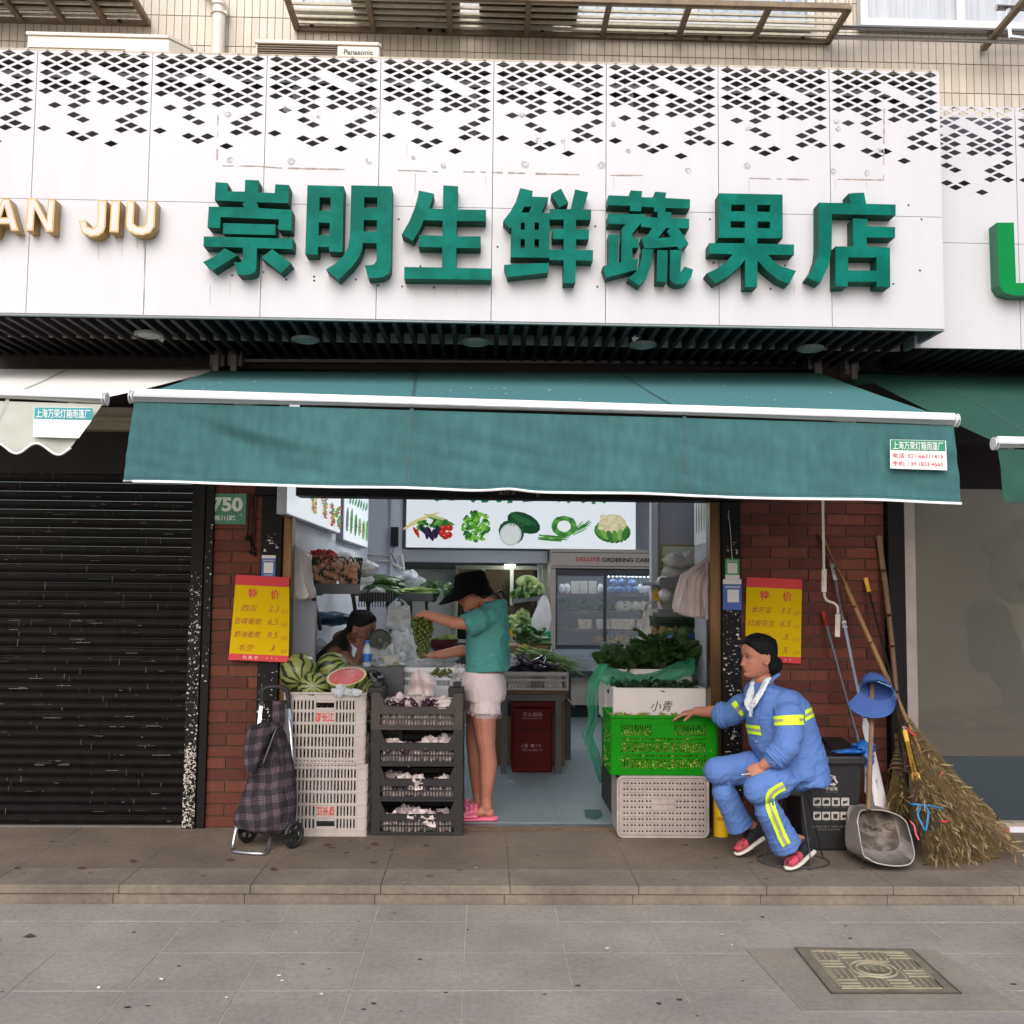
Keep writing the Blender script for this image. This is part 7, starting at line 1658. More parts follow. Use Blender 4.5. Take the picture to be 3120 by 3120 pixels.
nx,nz=11,9;xi0,xi1,zi0,zi1=x0+.03,x1-.02,z0+.022,z1-.022
g=G()
for i in range(nx+1):x=xi0+(xi1-xi0)*i/nx;g.box(x-.0022,x+.0022,Yd-.007,Yd,zi0,zi1)
for j in range(nz+1):z=zi0+(zi1-zi0)*j/nz;g.box(xi0,xi1,Yd-.0066,Yd,z-.0022,z+.0022)
g.build('ribs',m_wcd,t)
g=G()
for i in range(nx):
    for j in range(nz):
        if 4<=i<=6 and 4<=j<=5:continue
        for du in(.3,.72):
            c=V((xi0+(xi1-xi0)*(i+du)/nx,Yd-.0006,zi0+(zi1-zi0)*(j+.42)/nz));r=.0062
            g.add([c+V((math.cos(q)*r,0,math.sin(q)*r))for q in[k*math.pi/4 for k in range(8)]],[tuple(range(8))])
tag(g.build('drain_holes',m_dark,t),kind='stuff');g=G();g.lathe(((xi0+xi1)/2-.01,Yd-.002,(z0+z1)/2),[(0,.006),(.014,.006),(.016,0)],16,(0,-1,0));g.build('moulding_boss',m_wcd,t)
for bx in((x0+.003,x0+.012),(x1-.012,x1-.003)):g=G();g.box(bx[0],bx[1],Yd+.012,Yd+.3,z0+.02,z1-.02);g.build('side_wall',m_wcd,t)
for bz in((z0+.003,z0+.012),(z1-.012,z1-.003)):g=G();g.box(x0+.02,x1-.02,Yd+.012,Yd+.3,bz[0],bz[1]);g.build('end_wall',m_wcd,t)
# yellow canister behind the leg
c=atz(2197,2546,ZP);t=T('yellow_canister','yellow canister with red lettering standing behind the legs of the cleaner','canister',c)
g=G();g.lathe(c,[(0,0),(.046,0),(.047,.01),(.047,.3),(.044,.32),(0,.325)],24);g.build('body',mat('canister_yellow',S(226,180,20),.4),t,smooth=40)
g=G();g.text('固力',V((c.x-.01,c.y-.0485,c.z+.19)),0,ht=.05,wd=.028,bold=.03);g.text('快干胶',V((c.x-.01,c.y-.0485,c.z+.11)),0,ht=.02,wd=.05,bold=.03);g.build('red_lettering',m_pred,t)
# ---------------------------------------------------------------- black sorting bin with icons
def z9(zx,zy):return(2500+zx*.3623,2000+zy*.3623)
c0=atz(2532,2592,ZP);Yb_=c0.y;m_bin=mat('bin_black',S(26,26,30),.5,var=.1,vs=6);m_icon=mat('bin_icon_white',S(176,172,166),.6,var=.08);m_icong=mat('bin_icon_grey',S(110,108,106),.6)
t=T('waste_bin','black sorting bin with white pictograms between the cleaner and the mops','bin',c0)
tl,tr_,bl2,br2=at(2432,2318,Yb_-.03),at(2630,2318,Yb_-.03),at(2446,2592,Yb_),at(2612,2592,Yb_)
g=G();d_=.34
g.add([bl2,br2,br2+V((0,d_-.05,0)),bl2+V((0,d_-.05,0)),tl,tr_,tr_+V((0,d_,0)),tl+V((0,d_,0))],[(0,1,2,3),(4,5,6,7),(0,1,5,4),(1,2,6,5),(2,3,7,6),(3,0,4,7)]);g.build('body',m_bin,t,bevel=.012)
g=G();g.add([p+V((s*.012,y_,z_))for p,s,y_,z_ in((tl,-1,-.03,-.02),(tr_,1,-.03,-.02),(tr_,1,d_+.02,-.02),(tl,-1,d_+.02,-.02),(tl,-1,-.03,.03),(tr_,1,-.03,.03),(tr_,0,d_+.02,.09),(tl,0,d_+.02,.09))],[(0,1,2,3),(4,5,6,7),(0,1,5,4),(1,2,6,5),(2,3,7,6),(3,0,4,7)]);g.build('lid',m_bin,t,bevel=.01)
for k in range(4):g=G();x=tl.x+.06+.055*k;g.bar(V((x,tl.y+.02,tl.z+.04)),V((x+.02,tl.y+d_-.05,tl.z+.09)),.012,.012);g.build('lid_rib',m_bin,t)
Bq=bl4([tl,tr_,br2,bl2]);Wb=(tr_-tl).length;Hb=(tl-bl2).length
def bi(u,v,e=.004):return Bq(u,v,e)
ic=lambda zx,zy:bi((at(*z9(zx,zy),Yb_-.015).x-tl.x)/Wb,(2000+zy*.3623-2318)/(2592-2318))
g=G();cc=ic(90,1045);R_=.042
for k in range(3):  # three chasing arrows in a triangle
    a_=math.radians(90+120*k);b_=math.radians(90+120*(k+1));P_,Q_=V((math.cos(a_),0,math.sin(a_)))*R_,V((math.cos(b_),0,math.sin(b_)))*R_
    g.bar(cc+P_.lerp(Q_,.12),cc+P_.lerp(Q_,.62),.011,.002,(0,1,0));d__=(Q_-P_).normalized();n__=V((-d__.z,0,d__.x));tip=cc+P_.lerp(Q_,.86);bb_=cc+P_.lerp(Q_,.6)
    g.add([bb_+n__*.013-V((0,.0015,0)),bb_-n__*.013-V((0,.0015,0)),tip-V((0,.0015,0))],[(0,1,2)])
g.text('干垃圾',ic(88,1112),0,ht=.022,wd=.075,bold=.02);g.build('recycling_mark',m_icon,t)
g=G();g.text('RESIDUAL WASTE',ic(88,1140),0,ht=.007,wd=.075);g.text('请投放 纸巾 陶瓷 烟蒂',ic(70,1430),0,ht=.012,wd=.2);g.text('其他生活废弃物',ic(70,1455),0,ht=.01,wd=.13)
for k,(zx,zy)in enumerate([(45,1268),(130,1268),(215,1268),(-40,1268),(45,1382),(130,1382),(-40,1382)]):g.text(['纸巾','尿布','陶瓷','污损','烟蒂','尘土','贝壳'][k],ic(zx,zy),0,ht=.008,wd=.03)
g.build('small_print',m_icong,t)
for k,(zx,zy)in enumerate([(-40,1222),(44,1222),(130,1222),(215,1222),(-40,1340),(44,1340),(130,1340),(215,1340)]):
    c=ic(zx,zy);g=G();g.box(c.x-.0235,c.x+.0235,c.y,c.y+.001,c.z-.0235,c.z+.0235);o=g.build('pictogram',m_icon,t)
    g=G();y_=c.y-.001
    kind=k%4
    if kind==0:g.box(c.x-.0152,c.x+.0076,y_,y_+.0005,c.z-.0114,c.z+.0076);g.box(c.x-.0038,c.x+.0152,y_-.0004,y_,c.z-.0038,c.z+.0133)
    elif kind==1:g.poly([[(c.x-.0171,c.z-.0114),(c.x+.0133,c.z-.0114),(c.x+.0171,c.z+.0057),(c.x,c.z+.0152),(c.x-.0152,c.z+.0057)]],lambda u,v:V((u,y_,v)))
    elif kind==2:g.poly([[(c.x-.0114,c.z-.0152),(c.x+.0114,c.z-.0152),(c.x+.0133,c.z+.0114),(c.x-.0133,c.z+.0114)]],lambda u,v:V((u,y_,v)))
    else:g.poly([[(c.x-.0152,c.z-.0133),(c.x+.0114,c.z-.0057),(c.x+.0152,c.z+.0152),(c.x+.0038,c.z+.0038),(c.x-.0114,c.z+.0076)]],lambda u,v:V((u,y_,v)))
    g.build('pictogram_drawing',m_bin,o)
g=G();crumple(g,at(*z9(360,770),Yb_+.02),(.06,.06,.04),4,.5);crumple(g,at(*z9(230,800),Yb_-.06),(.09,.02,.012),6,.4);crumple(g,at(*z9(400,850),Yb_-.03),(.035,.03,.05),8,.4);tag(g.build('plastic_bag',m_bagblue,smooth=50),'blue plastic bag caught under the lid of the black bin','plastic bag')
# ---------------------------------------------------------------- poles, mops, crank, brooms, dustpan, cap
def z8(zx,zy):return(2200+zx*.4762,1480+zy*.4762)
m_bam=mat('bamboo',S(132,98,56),.55,var=.2,vs=14,st=(1,1,.4));m_bamd=mat('bamboo_brown',S(98,72,48),.6,var=.2,vs=14,st=(1,1,.4))
def pole(t,nm,m,p0,p1,r,r2=None,n=10):g=G();g.cyl(p0,p1,r,r2,n);return g.build(nm,m,t,smooth=40)
def pts_line(a,b,f):return V(a).lerp(V(b),f)
t=T('mop','steel mop pole with a red grip leaning behind the black bin','mop',at(2640,2330,-.2));a,b=at(*z8(645,810),-.03),at(*z8(885,1680),-.24)
pole(t,'grip',mat('grip_red',S(178,36,36),.45),a,a.lerp(b,.105),.016,.0135);pole(t,'shaft',m_steel,a.lerp(b,.105),b,.0105)
t=T('flat_mop','telescopic steel mop with a white sleeve and white cloth head','mop',at(2670,2460,-.3));a,b=at(*z8(702,500),-.03),at(*z8(905,1480),-.26)
m_wpl=mat('plastic_white_pole',S(196,192,196),.45,var=.05)
pole(t,'sleeve',m_wpl,a,a.lerp(b,.11),.015);pole(t,'shaft',m_steel,a.lerp(b,.11),a.lerp(b,.42),.0095);pole(t,'shaft',m_steel,a.lerp(b,.42),b,.0115);pole(t,'clamp',m_wpl,a.lerp(b,.385),a.lerp(b,.43),.0175)
g=G();q0,q1=at(*z9(372,520),-.27),at(*z9(515,1285),-.42);sd_=frame_of(q1-q0)[0]
g.tube([q0,q0.lerp(q1,.1),q0.lerp(q1,.28),q0.lerp(q1,.32),q0.lerp(q1,.7),q1],[.012,.03,.026,.03,.04,.048],12,fl=.35);g.build('head',m_wpl,t,smooth=50)
g=G()
for k in range(40):s0=q0.lerp(q1,R(.5,.8))-sd_*0+V((-.03+R(-.03,.03),R(-.03,.02),0));g.tube([s0,s0+V((R(-.01,.02),0,-.08)),s0+V((R(-.01,.03),R(-.02,.02),-.17))],.0028,4)
tag(g.build('strands',m_wpl,t),kind='stuff')
t=T('awning_crank','white awning crank with two bends hanging before the brick pier','awning crank',at(2552,1940,-.3))
m_crk=mat('crank_white',S(196,182,176),.45,var=.05)
g=G();Yk=-.3;P_=[at(2507,1500,Yk),at(*z8(652,660),Yk),at(*z8(655,705),Yk),at(*z8(672,735),Yk),at(*z8(715,752),Yk),at(*z8(738,778),Yk),at(*z8(741,825),Yk),at(*z8(740,950),Yk)]
g.tube([P_[0].lerp(P_[1],f)for f in(0,.5,1)]+smoothp(P_[1:],4),.0088,8);g.build('rod',m_crk,t,smooth=60)
for p0,p1 in(((653,532),(652,682)),((741,822),(737,968))):g=G();g.cyl(at(*z8(*p0),Yk),at(*z8(*p1),Yk),.0165,n=12);g.build('grip_sleeve',m_crk,t,smooth=40,bevel=.003)
# bamboo twig brooms
m_twig=mat('broom_twig',S(104,86,54),.85,var=.35,vs=12);m_bl=mat('bamboo_leaf_dry',S(142,126,90),.8,var=.3,vs=10,transl=.1);m_bl2=mat('bamboo_leaf_brown',S(112,92,58),.8,var=.3,vs=10)
m_tieb=mat('tie_blue',S(40,120,176),.5);m_tier=mat('tie_red',S(190,60,66),.5)
def broom(name,label,hp,hr,mh,neck,tips,ntw,nlf,seed,ties=(),spread=.05):
    """hp: handle points; neck: (start, end) of the bound bundle; tips: sampler of twig ends"""
    r_=random.Random(seed);t=T(name,label,'broom',(neck[1].x,neck[1].y,ZP),'bamboo brooms by the frosted window')
    g=G();g.tube(hp,hr,10);g.build('handle',mh,t,smooth=60)
    g=G()
    for k in range(1,6):
        p=hp[0].lerp(hp[-1],k/6+r_.uniform(-.02,.02));d=(hp[-1]-hp[0]).normalized();g.cyl(p-d*.004,p+d*.004,(hr if not hasattr(hr,'__len__')else hr[0])*1.14,n=10)
    g.build('node_ring',mh,t,smooth=60)
    g=G();gl=G();gl2=G()
    def twig(p0,p1,p2,w_):
        pts=[p0.lerp(p1,s).lerp(p1.lerp(p2,s),s)for s in(0,.25,.5,.75,1)]
        d=(p2-p0).normalized();s_=d.cross(V((0,1,.2))).normalized()*w_;n0=d.cross(s_).normalized()*w_
        vs=[];
        for i,p in enumerate(pts):k=1-.75*i/4;vs+=[p+s_*k,p-s_*.5*k+n0*k,p-s_*.5*k-n0*k]
        g.add(vs,[(i*3+a_,i*3+(a_+1)%3,i*3+3+(a_+1)%3,i*3+3+a_)for i in range(4)for a_ in range(3)]);return pts
    ax=(neck[1]-neck[0])
    for i in range(ntw):
        f=r_.uniform(0,1)**.7;p0=neck[0].lerp(neck[1],f*.6)+V((r_.gauss(0,.012),r_.gauss(0,.012),0));p2=tips(r_);p1=p0.lerp(p2,.45)+ax.normalized()*.06+V((r_.gauss(0,.01),r_.gauss(0,.015),0))
        twig(p0,p1,p2,r_.uniform(.0008,.0021))
    for i in range(nlf):
        p0=neck[0].lerp(neck[1],.7);p2=tips(r_);s=r_.uniform(.3,1.02)if r_.random()<.8 else r_.uniform(.12,.4);p1=p0.lerp(p2,.45)+ax.normalized()*.06;p=p0.lerp(p1,s).lerp(p1.lerp(p2,s),s)+V((r_.gauss(0,.012),-r_.uniform(0,.05),r_.gauss(0,.012)))
        d=(p2-p0).normalized()+V((r_.gauss(0,.55),r_.gauss(0,.4),r_.gauss(0,.5)));leaf(gl if r_.random()<.6 else gl2,p,d,V((r_.gauss(0,1),-1,r_.gauss(0,.6))),r_.uniform(.03,.08),r_.uniform(.0028,.0066),r_.uniform(-.2,.3),4)
    for q_,mm,nm in((g,m_twig,'twigs'),(gl,m_bl,'dry_leaves'),(gl2,m_bl2,'dry_leaves')):tag(q_.build(nm,mm,t,fix=False),kind='stuff')
    g=G();d=ax.normalized();a_,b_=frame_of(d)
    for f,rr in((.06,.02),(.1,.021),(.22,.026),(.25,.027),(.4,.034),(.43,.035),(.6,.044),(.63,.045),(.85,.058)):
        c=neck[0].lerp(neck[1],f);g.tube([c+(a_*math.cos(q)+b_*math.sin(q))*rr for q in[k*math.pi/8 for k in range(16)]],.003,4,closed=True)
    g.build('binding_wire',m_rust,t)
    for pts,m in ties:g=G();g.tube(smoothp([at(*p[:2],p[2])for p in pts],3),.006,5);g.build('tie',m,t,smooth=60)
    return t
def tips_a(r_):
    u=r_.random();k=r_.random()**.6
    return atz(2830+210*u+r_.gauss(0,14),2560+90*k*(1-.3*u),ZP+.008+r_.random()*.05*(1-k))if k>.35 else at(2790+300*u,2460+110*u+r_.gauss(0,18),-.62-.2*r_.random())
def tips_b(r_):
    u=r_.random();p=atz(2960+150*u+r_.gauss(0,8),2560+45*r_.random(),ZP+.01+.05*r_.random());return p if r_.random()<.7 else at(2900+180*u,2420+120*u+r_.gauss(0,12),-.5-.1*r_.random())
def tips_c(r_):return at(2690+95*r_.random()**.8,2430+90*r_.random(),-.42-.12*r_.random())
h1=[at(*z8(630,310),-.03),at(*z8(790,640),-.1),at(*z8(910,910),-.16),at(*z8(1060,1240),-.24),at(*z9(640,350),-.26),at(*z9(800,700),-.4),at(*z9(880,900),-.46)]
broom('bamboo_broom','bamboo broom with a long slanting yellow handle and leafy twigs spread wide',h1,[.0185,.018,.0175,.017,.016,.012,.008],m_bam,(at(*z9(690,480),-.3),at(*z9(900,880),-.46)),tips_b,800,520,3,
      [([(2762,2216,-.37),(2775,2232,-.4),(2792,2240,-.4)],m_tier),([(2858,2368,-.52),(2868,2358,-.53),(2872,2350,-.53)],m_tier),([(2885,2420,-.56),(2900,2405,-.56),(2905,2398,-.56)],m_tier)])
h2=[at(*z8(1003,322),-.03),at(*z8(1040,600),-.07),at(*z8(1080,950),-.12),at(*z8(1115,1330),-.17),at(*z9(680,620),-.26),at(*z9(720,980),-.42)]
broom('bamboo_broom','bamboo broom with an upright brown handle, its bush resting in front',h2,[.0185,.018,.0175,.017,.014,.01],m_bamd,(at(*z9(690,560),-.32),at(*z9(800,1010),-.5)),tips_a,1050,760,8,
      [([(2770,2450,-.7),(2800,2452,-.72),(2840,2456,-.72),(2875,2465,-.7)],m_tieb),([(2808,2456,-.73),(2796,2480,-.76),(2806,2505,-.78),(2820,2530,-.8),(2826,2500,-.79),(2828,2470,-.76),(2818,2456,-.73)],m_tieb),([(2862,2500,-.76),(2878,2504,-.76),(2894,2498,-.75)],m_tier),([(2770,2500,-.76),(2785,2515,-.78),(2790,2540,-.8),(2800,2560,-.82)],m_tier)])
h3=[at(*z9(634,650),-.2),at(*z9(648,800),-.24),at(*z9(650,980),-.3)]
broom('hand_broom','short worn twig broom tied with blue behind the white mop head',h3,[.01,.014,.016],m_twig,(at(*z9(645,800),-.24),at(*z9(650,1000),-.32)),tips_c,380,60,12,[([(2728,2318,-.27),(2735,2322,-.29),(2742,2319,-.28)],m_tieb)])
t=T('push_broom','thin black pole with yellow grip and yellow socket between the bamboo handles','pole',at(*z9(800,1040),-.52));m_yg=mat('grip_yellow',S(210,160,30),.45)
a,b=at(*z8(918,592),-.03),at(*z9(700,590),-.42);b2=at(*z9(806,1045),-.56)
pole(t,'grip',m_yg,a,a.lerp(b,.1),.015);pole(t,'shaft',m_black,a.lerp(b,.1),b,.0078);pole(t,'ferrule',m_steel,b,b.lerp(b2,.08),.012);pole(t,'socket',m_yg,b.lerp(b2,.07),b.lerp(b2,.88),.0135,.017);g=G();g.bar(b.lerp(b2,.87),b2,.048,.03,(0,1,0));g.build('plate',m_yg,t,bevel=.004)
g=G();d=(b2-b).normalized();a_,b_=frame_of(d)
for k in range(26):c=b.lerp(b2,.3+k*.022);g.tube([c+(a_*math.cos(q)+b_*math.sin(q))*.018 for q in[j*math.pi/6 for j in range(12)]],.0016,4,closed=True)
g.build('wire_wrap',m_black,t)
# dustpan with wooden handle and cap
m_pan=mat('dustpan_grey',S(132,124,120),.6,var=.22,vs=9,col2=S(96,88,84),thr=(.4,.75),bump=.1)
t=T('dustpan','big grey scoop dustpan with a wooden stick handle, standing before the bin','dustpan',atz(2690,2636,ZP))
lip=[(310,1385),(330,1310),(380,1290),(520,1295),(640,1330),(715,1385),(740,1450),(770,1560),(788,1660),(775,1715),(735,1752),(620,1762),(480,1740),(400,1700),(360,1665),(330,1520)]
outer=[(212,1400),(222,1320),(265,1285),(470,1282),(640,1326),(716,1384),(742,1450),(772,1560),(790,1662),(777,1718),(735,1756),(620,1766),(430,1735),(310,1680),(225,1620),(206,1520)]
def depth_pt(zx,zy):return-.98+(1766-zy)/480*.3
Lp=[at(*z9(*p),depth_pt(*p)-.01)for p in lip];Op=[at(*z9(*p),depth_pt(*p)+.16 if p[0]<330 else depth_pt(*p)+.02)for p in outer]
Lp=smoothp(Lp+[Lp[0]],3)[:-1];Op=smoothp(Op+[Op[0]],3)[:-1];n_=len(Lp)
cen=sum(Lp,V((0,0,0)))/n_
g=G();In=[cen+(p-cen)*.86+V((0,.15,.02))for p in Lp];B2=[cen+(p-cen)*.82+V((-.02,.19,.02))for p in Lp]
g.add(Lp+In+Op+B2+[cen+V((0,.165,.02)),cen+V((-.02,.2,.02))],[q for i in range(n_)for q in((i,(i+1)%n_,n_+(i+1)%n_,n_+i),(i,(i+1)%n_,2*n_+(i+1)%n_,2*n_+i),(2*n_+i,2*n_+(i+1)%n_,3*n_+(i+1)%n_,3*n_+i),(n_+i,n_+(i+1)%n_,4*n_),(3*n_+i,3*n_+(i+1)%n_,4*n_+1))])
g.build('scoop',m_pan,t,smooth=50,fix=False)
g=G();g.add([p+V((0,-.004,0))for p in In]+[cen+V((0,.16,.02))],[(i,(i+1)%n_,n_)for i in range(n_)]);g.build('dirty_shaded_inside',mat('dustpan_dirt_and_shade',S(66,58,53),.8,var=.3,vs=14,col2=S(120,110,102),thr=(.42,.66)),t,smooth=50,fix=False)  # inside of the scoop: dirt, darkened further for the shade in it
g=G();g.tube(Lp,.004,6,closed=True);g.build('lip',mat('dustpan_edge',S(164,158,154),.5,var=.1),t,smooth=60)
g=G()
for k in range(60):p=cen+V((R(-.07,.08),.14,R(-.12,.06)));r=R(.004,.014);g.ball(p,(r,.004,r*.8),7,5)
tag(g.build('dirt',mat('dried_mud',S(92,84,74),.9,var=.4,vs=40),t,smooth=60),kind='stuff')
m_stick=mat('stick_wood',S(112,88,66),.7,var=.25,vs=10,st=(3,3,.5))
ha,hb=at(*z9(436,230),-.52),at(*z9(403,1290),-.8);g=G();g.tube([ha,ha.lerp(hb,.4)+V((.002,0,0)),hb],[.0125,.0135,.0145],10);g.build('handle',m_stick,t,smooth=60)
m_capb=mat('cap_cloth_blue',S(56,86,150),.8,var=.06,vs=10,bump=.15,bs=120);m_capb2=mat('cap_band_pale',S(120,160,200),.7)
t=T('work_cap','blue work cap with a pale sweatband hung on the dustpan stick','cap',at(*z9(470,300),-.6));cc=at(*z9(480,312),-.6)
ex,ez=V((.93,0,-.36)).normalized(),V((.36,.45,.82)).normalized();ey=ez.cross(ex).normalized()
rx,rz=.066,.042
rimp=[at(*z9(480+150*math.cos(q)*.93-78*math.sin(q)*-.3,305+150*math.cos(q)*.28-84*math.sin(q)),-.6-.03*math.sin(q))for q in[k*2*math.pi/32 for k in range(32)]]
top_=at(*z9(440,150),-.5)
g=G();
def crown(u,v):
    i=u*32;a_=rimp[int(i)%32];b_=rimp[(int(i)+1)%32];p=a_.lerp(b_,i-int(i));c=at(*z9(455,165),-.47);k=math.sin(v*math.pi/2)
    return p+(c-cc)*(1.02*k)+(cc-p)*(1-math.cos(v*math.pi/2))
g.grid(crown,32,10,True);g.build('crown',m_capb,t,smooth=60,fix=False)
g=G();g.grid(lambda u,v:(lambda p:p+(cc-p)*.02+V((0,.012,.006))*v*1.6+(p-cc)*.16*(1-v)-V((0,.004,0)))(rimp[int(u*32)%32]),32,3,True);o=g.build('sweatband',m_capb2,t,smooth=60,fix=False)
brim=[(238,385),(250,430),(300,475),(380,508),(470,518),(560,500),(615,455),(635,390)]
bp=smoothp([at(*z9(*p),-.69)for p in brim],4)
g=G();nb_=len(bp)
def inner(k):f=k/(nb_-1);q=math.pi+f*math.pi;qq=rimp[int((q+math.pi*1.0-math.pi)/(2*math.pi)*32)%32];return qq
inn=[at(*z9(330+300*k/(nb_-1),285+75*math.sin(math.pi*(k/(nb_-1))*.9+.1)+25*k/(nb_-1)),-.62)for k in range(nb_)]
g.add(inn+bp+[p+V((0,.004,-.003))for p in inn]+[p+V((0,.004,-.003))for p in bp],[q for i in range(nb_-1)for q in((i,i+1,nb_+i+1,nb_+i),(2*nb_+i,2*nb_+i+1,3*nb_+i+1,3*nb_+i),(nb_+i,nb_+i+1,3*nb_+i+1,3*nb_+i))]);g.build('brim',m_capb,t,smooth=60,fix=False)
g=G();g.bar(at(*z9(478,210),-.665),at(*z9(585,255),-.665),.024,.004,(0,0,1));g.build('adjust_strap',m_capb2,t);g=G();g.bar(at(*z9(470,196),-.66),at(*z9(560,222),-.66),.008,.004,(0,0,1));g.build('strap_slot',m_dark,t)
# ================================================================ people
from mathutils.bvhtree import BVHTree
def remesh(g,voxel,it=3,fac=.5,disp=None):
    """one continuous closed surface grown over overlapping limbs"""
    me=bpy.data.meshes.new('t');me.from_pydata(g.v,[],g.f)
    bm=bmesh.new();bm.from_mesh(me);bmesh.ops.recalc_face_normals(bm,faces=bm.faces);bm.to_mesh(me);bm.free()
    o=bpy.data.objects.new('t',me);COL.objects.link(o)
    r=o.modifiers.new('r','REMESH');r.mode='VOXEL';r.voxel_size=voxel;r.use_smooth_shade=True
    if it:s=o.modifiers.new('s','SMOOTH');s.factor=fac;s.iterations=it
    dg=bpy.context.evaluated_depsgraph_get();dg.update();ev=o.evaluated_get(dg);m2=ev.to_mesh()
    q=G();vs=[v.co.copy()for v in m2.vertices];ns=[v.normal.copy()for v in m2.vertices]
    if disp:vs=[v+n_*disp(v,n_)for v,n_ in zip(vs,ns)]
    q.add(vs,[tuple(f.vertices)for f in m2.polygons]);ev.to_mesh_clear();bpy.data.objects.remove(o);bpy.data.meshes.remove(me);return q
def limb(g,pts,rs,n=14,fl=1.0,flat=False):
    pts=[V(p)for p in pts];g.tube(pts,rs,n,fl=fl)
    for p,r in list(zip(pts,rs))[:-1 if flat else None]:g.ball(p,r*.985,14,9)
def ridge(p,e=3):return(1-abs(noise.noise(p))*1.6)**e if abs(noise.noise(p))<.6 else 0
def hair_shell(parent,F_,m,line,thick=.016,k=1.0,seed=0):
    """hair lying on the skull behind a hairline; line: (height, how far forward the hair reaches)"""
    def lim(z):
        for a,b in zip(line,line[1:]):
            if a[0]<=z<=b[0]:f=(z-a[0])/(b[0]-a[0]);return a[1]*(1-f)+b[1]*f
        return line[0][1]if z<line[0][0]else line[-1][1]
    def lv(z):
        for a,b in zip(HP,HP[1:]):
            if a[0]<=z<=b[0]:f=(z-a[0])/(b[0]-a[0]);return[a[i]*(1-f)+b[i]*f for i in range(4)]
        return HP[-1]
    def pt(u,v):
        z=.016+.206*v;_,f,b,w_=lv(min(z,.2215));a_=2*math.pi*u;c,s=math.cos(a_),math.sin(a_);x=(f if c>0 else b)*math.copysign(abs(c)**.88,c);y=w_*s
        d=max(-1,min(1,(lim(z)-x)/.04));t=.5+.5*d;t=t*t*(3-2*t);st=(.0022 if not seed else .0065)*noise.noise(V((a_*9+z*30,z*(14+8*seed),seed)))+.001*math.sin(a_*60+z*160)
        o_=-.012+(thick+.012)*t+st*t;r=max(.02,math.hypot(x,y));up_=o_*max(0,(z-.14)/.08);q=max(0,1-max(0,z-.19)/.032)if z>.19 else 1
        return F_(x*(1+o_/r*q),y*(1+o_/r*q),z+up_)
    g=G();g.grid(pt,120,60,True);g.add([F_(-.002,0,.222+thick)],[]);n0=len(g.v)-1;b0=59*120;g.f+=[(n0,b0+j,b0+(j+1)%120)for j in range(120)];g.m+=[0]*120
    return g.build('hair',m,parent,smooth=180)
def loft(g,rings,n=28):
    """rings: (centre, half vector a, half vector b)"""
    vs,fs=[],[]
    for c,a,b in rings:
        for j in range(n):t_=2*math.pi*j/n;x,y=math.cos(t_),math.sin(t_);vs.append(V(c)+V(a)*math.copysign(abs(x)**.85,x)+V(b)*math.copysign(abs(y)**.85,y))
    for i in range(len(rings)-1):
        for j in range(n):fs.append((i*n+j,i*n+(j+1)%n,(i+1)*n+(j+1)%n,(i+1)*n+j))
    fs+=[tuple(range(n))[::-1],tuple((len(rings)-1)*n+j for j in range(n))]
    g.add(vs,fs)
HP=[(0,.058,.0,.02),(.006,.076,.012,.034),(.018,.086,.03,.044),(.034,.084,.045,.053),(.048,.087,.056,.058),(.066,.087,.072,.063),(.09,.087,.083,.067),(.114,.085,.09,.07),(.134,.09,.094,.071),(.16,.09,.096,.0715),(.185,.077,.088,.065),(.205,.054,.066,.05),(.218,.028,.035,.028),(.222,.006,.008,.006)]
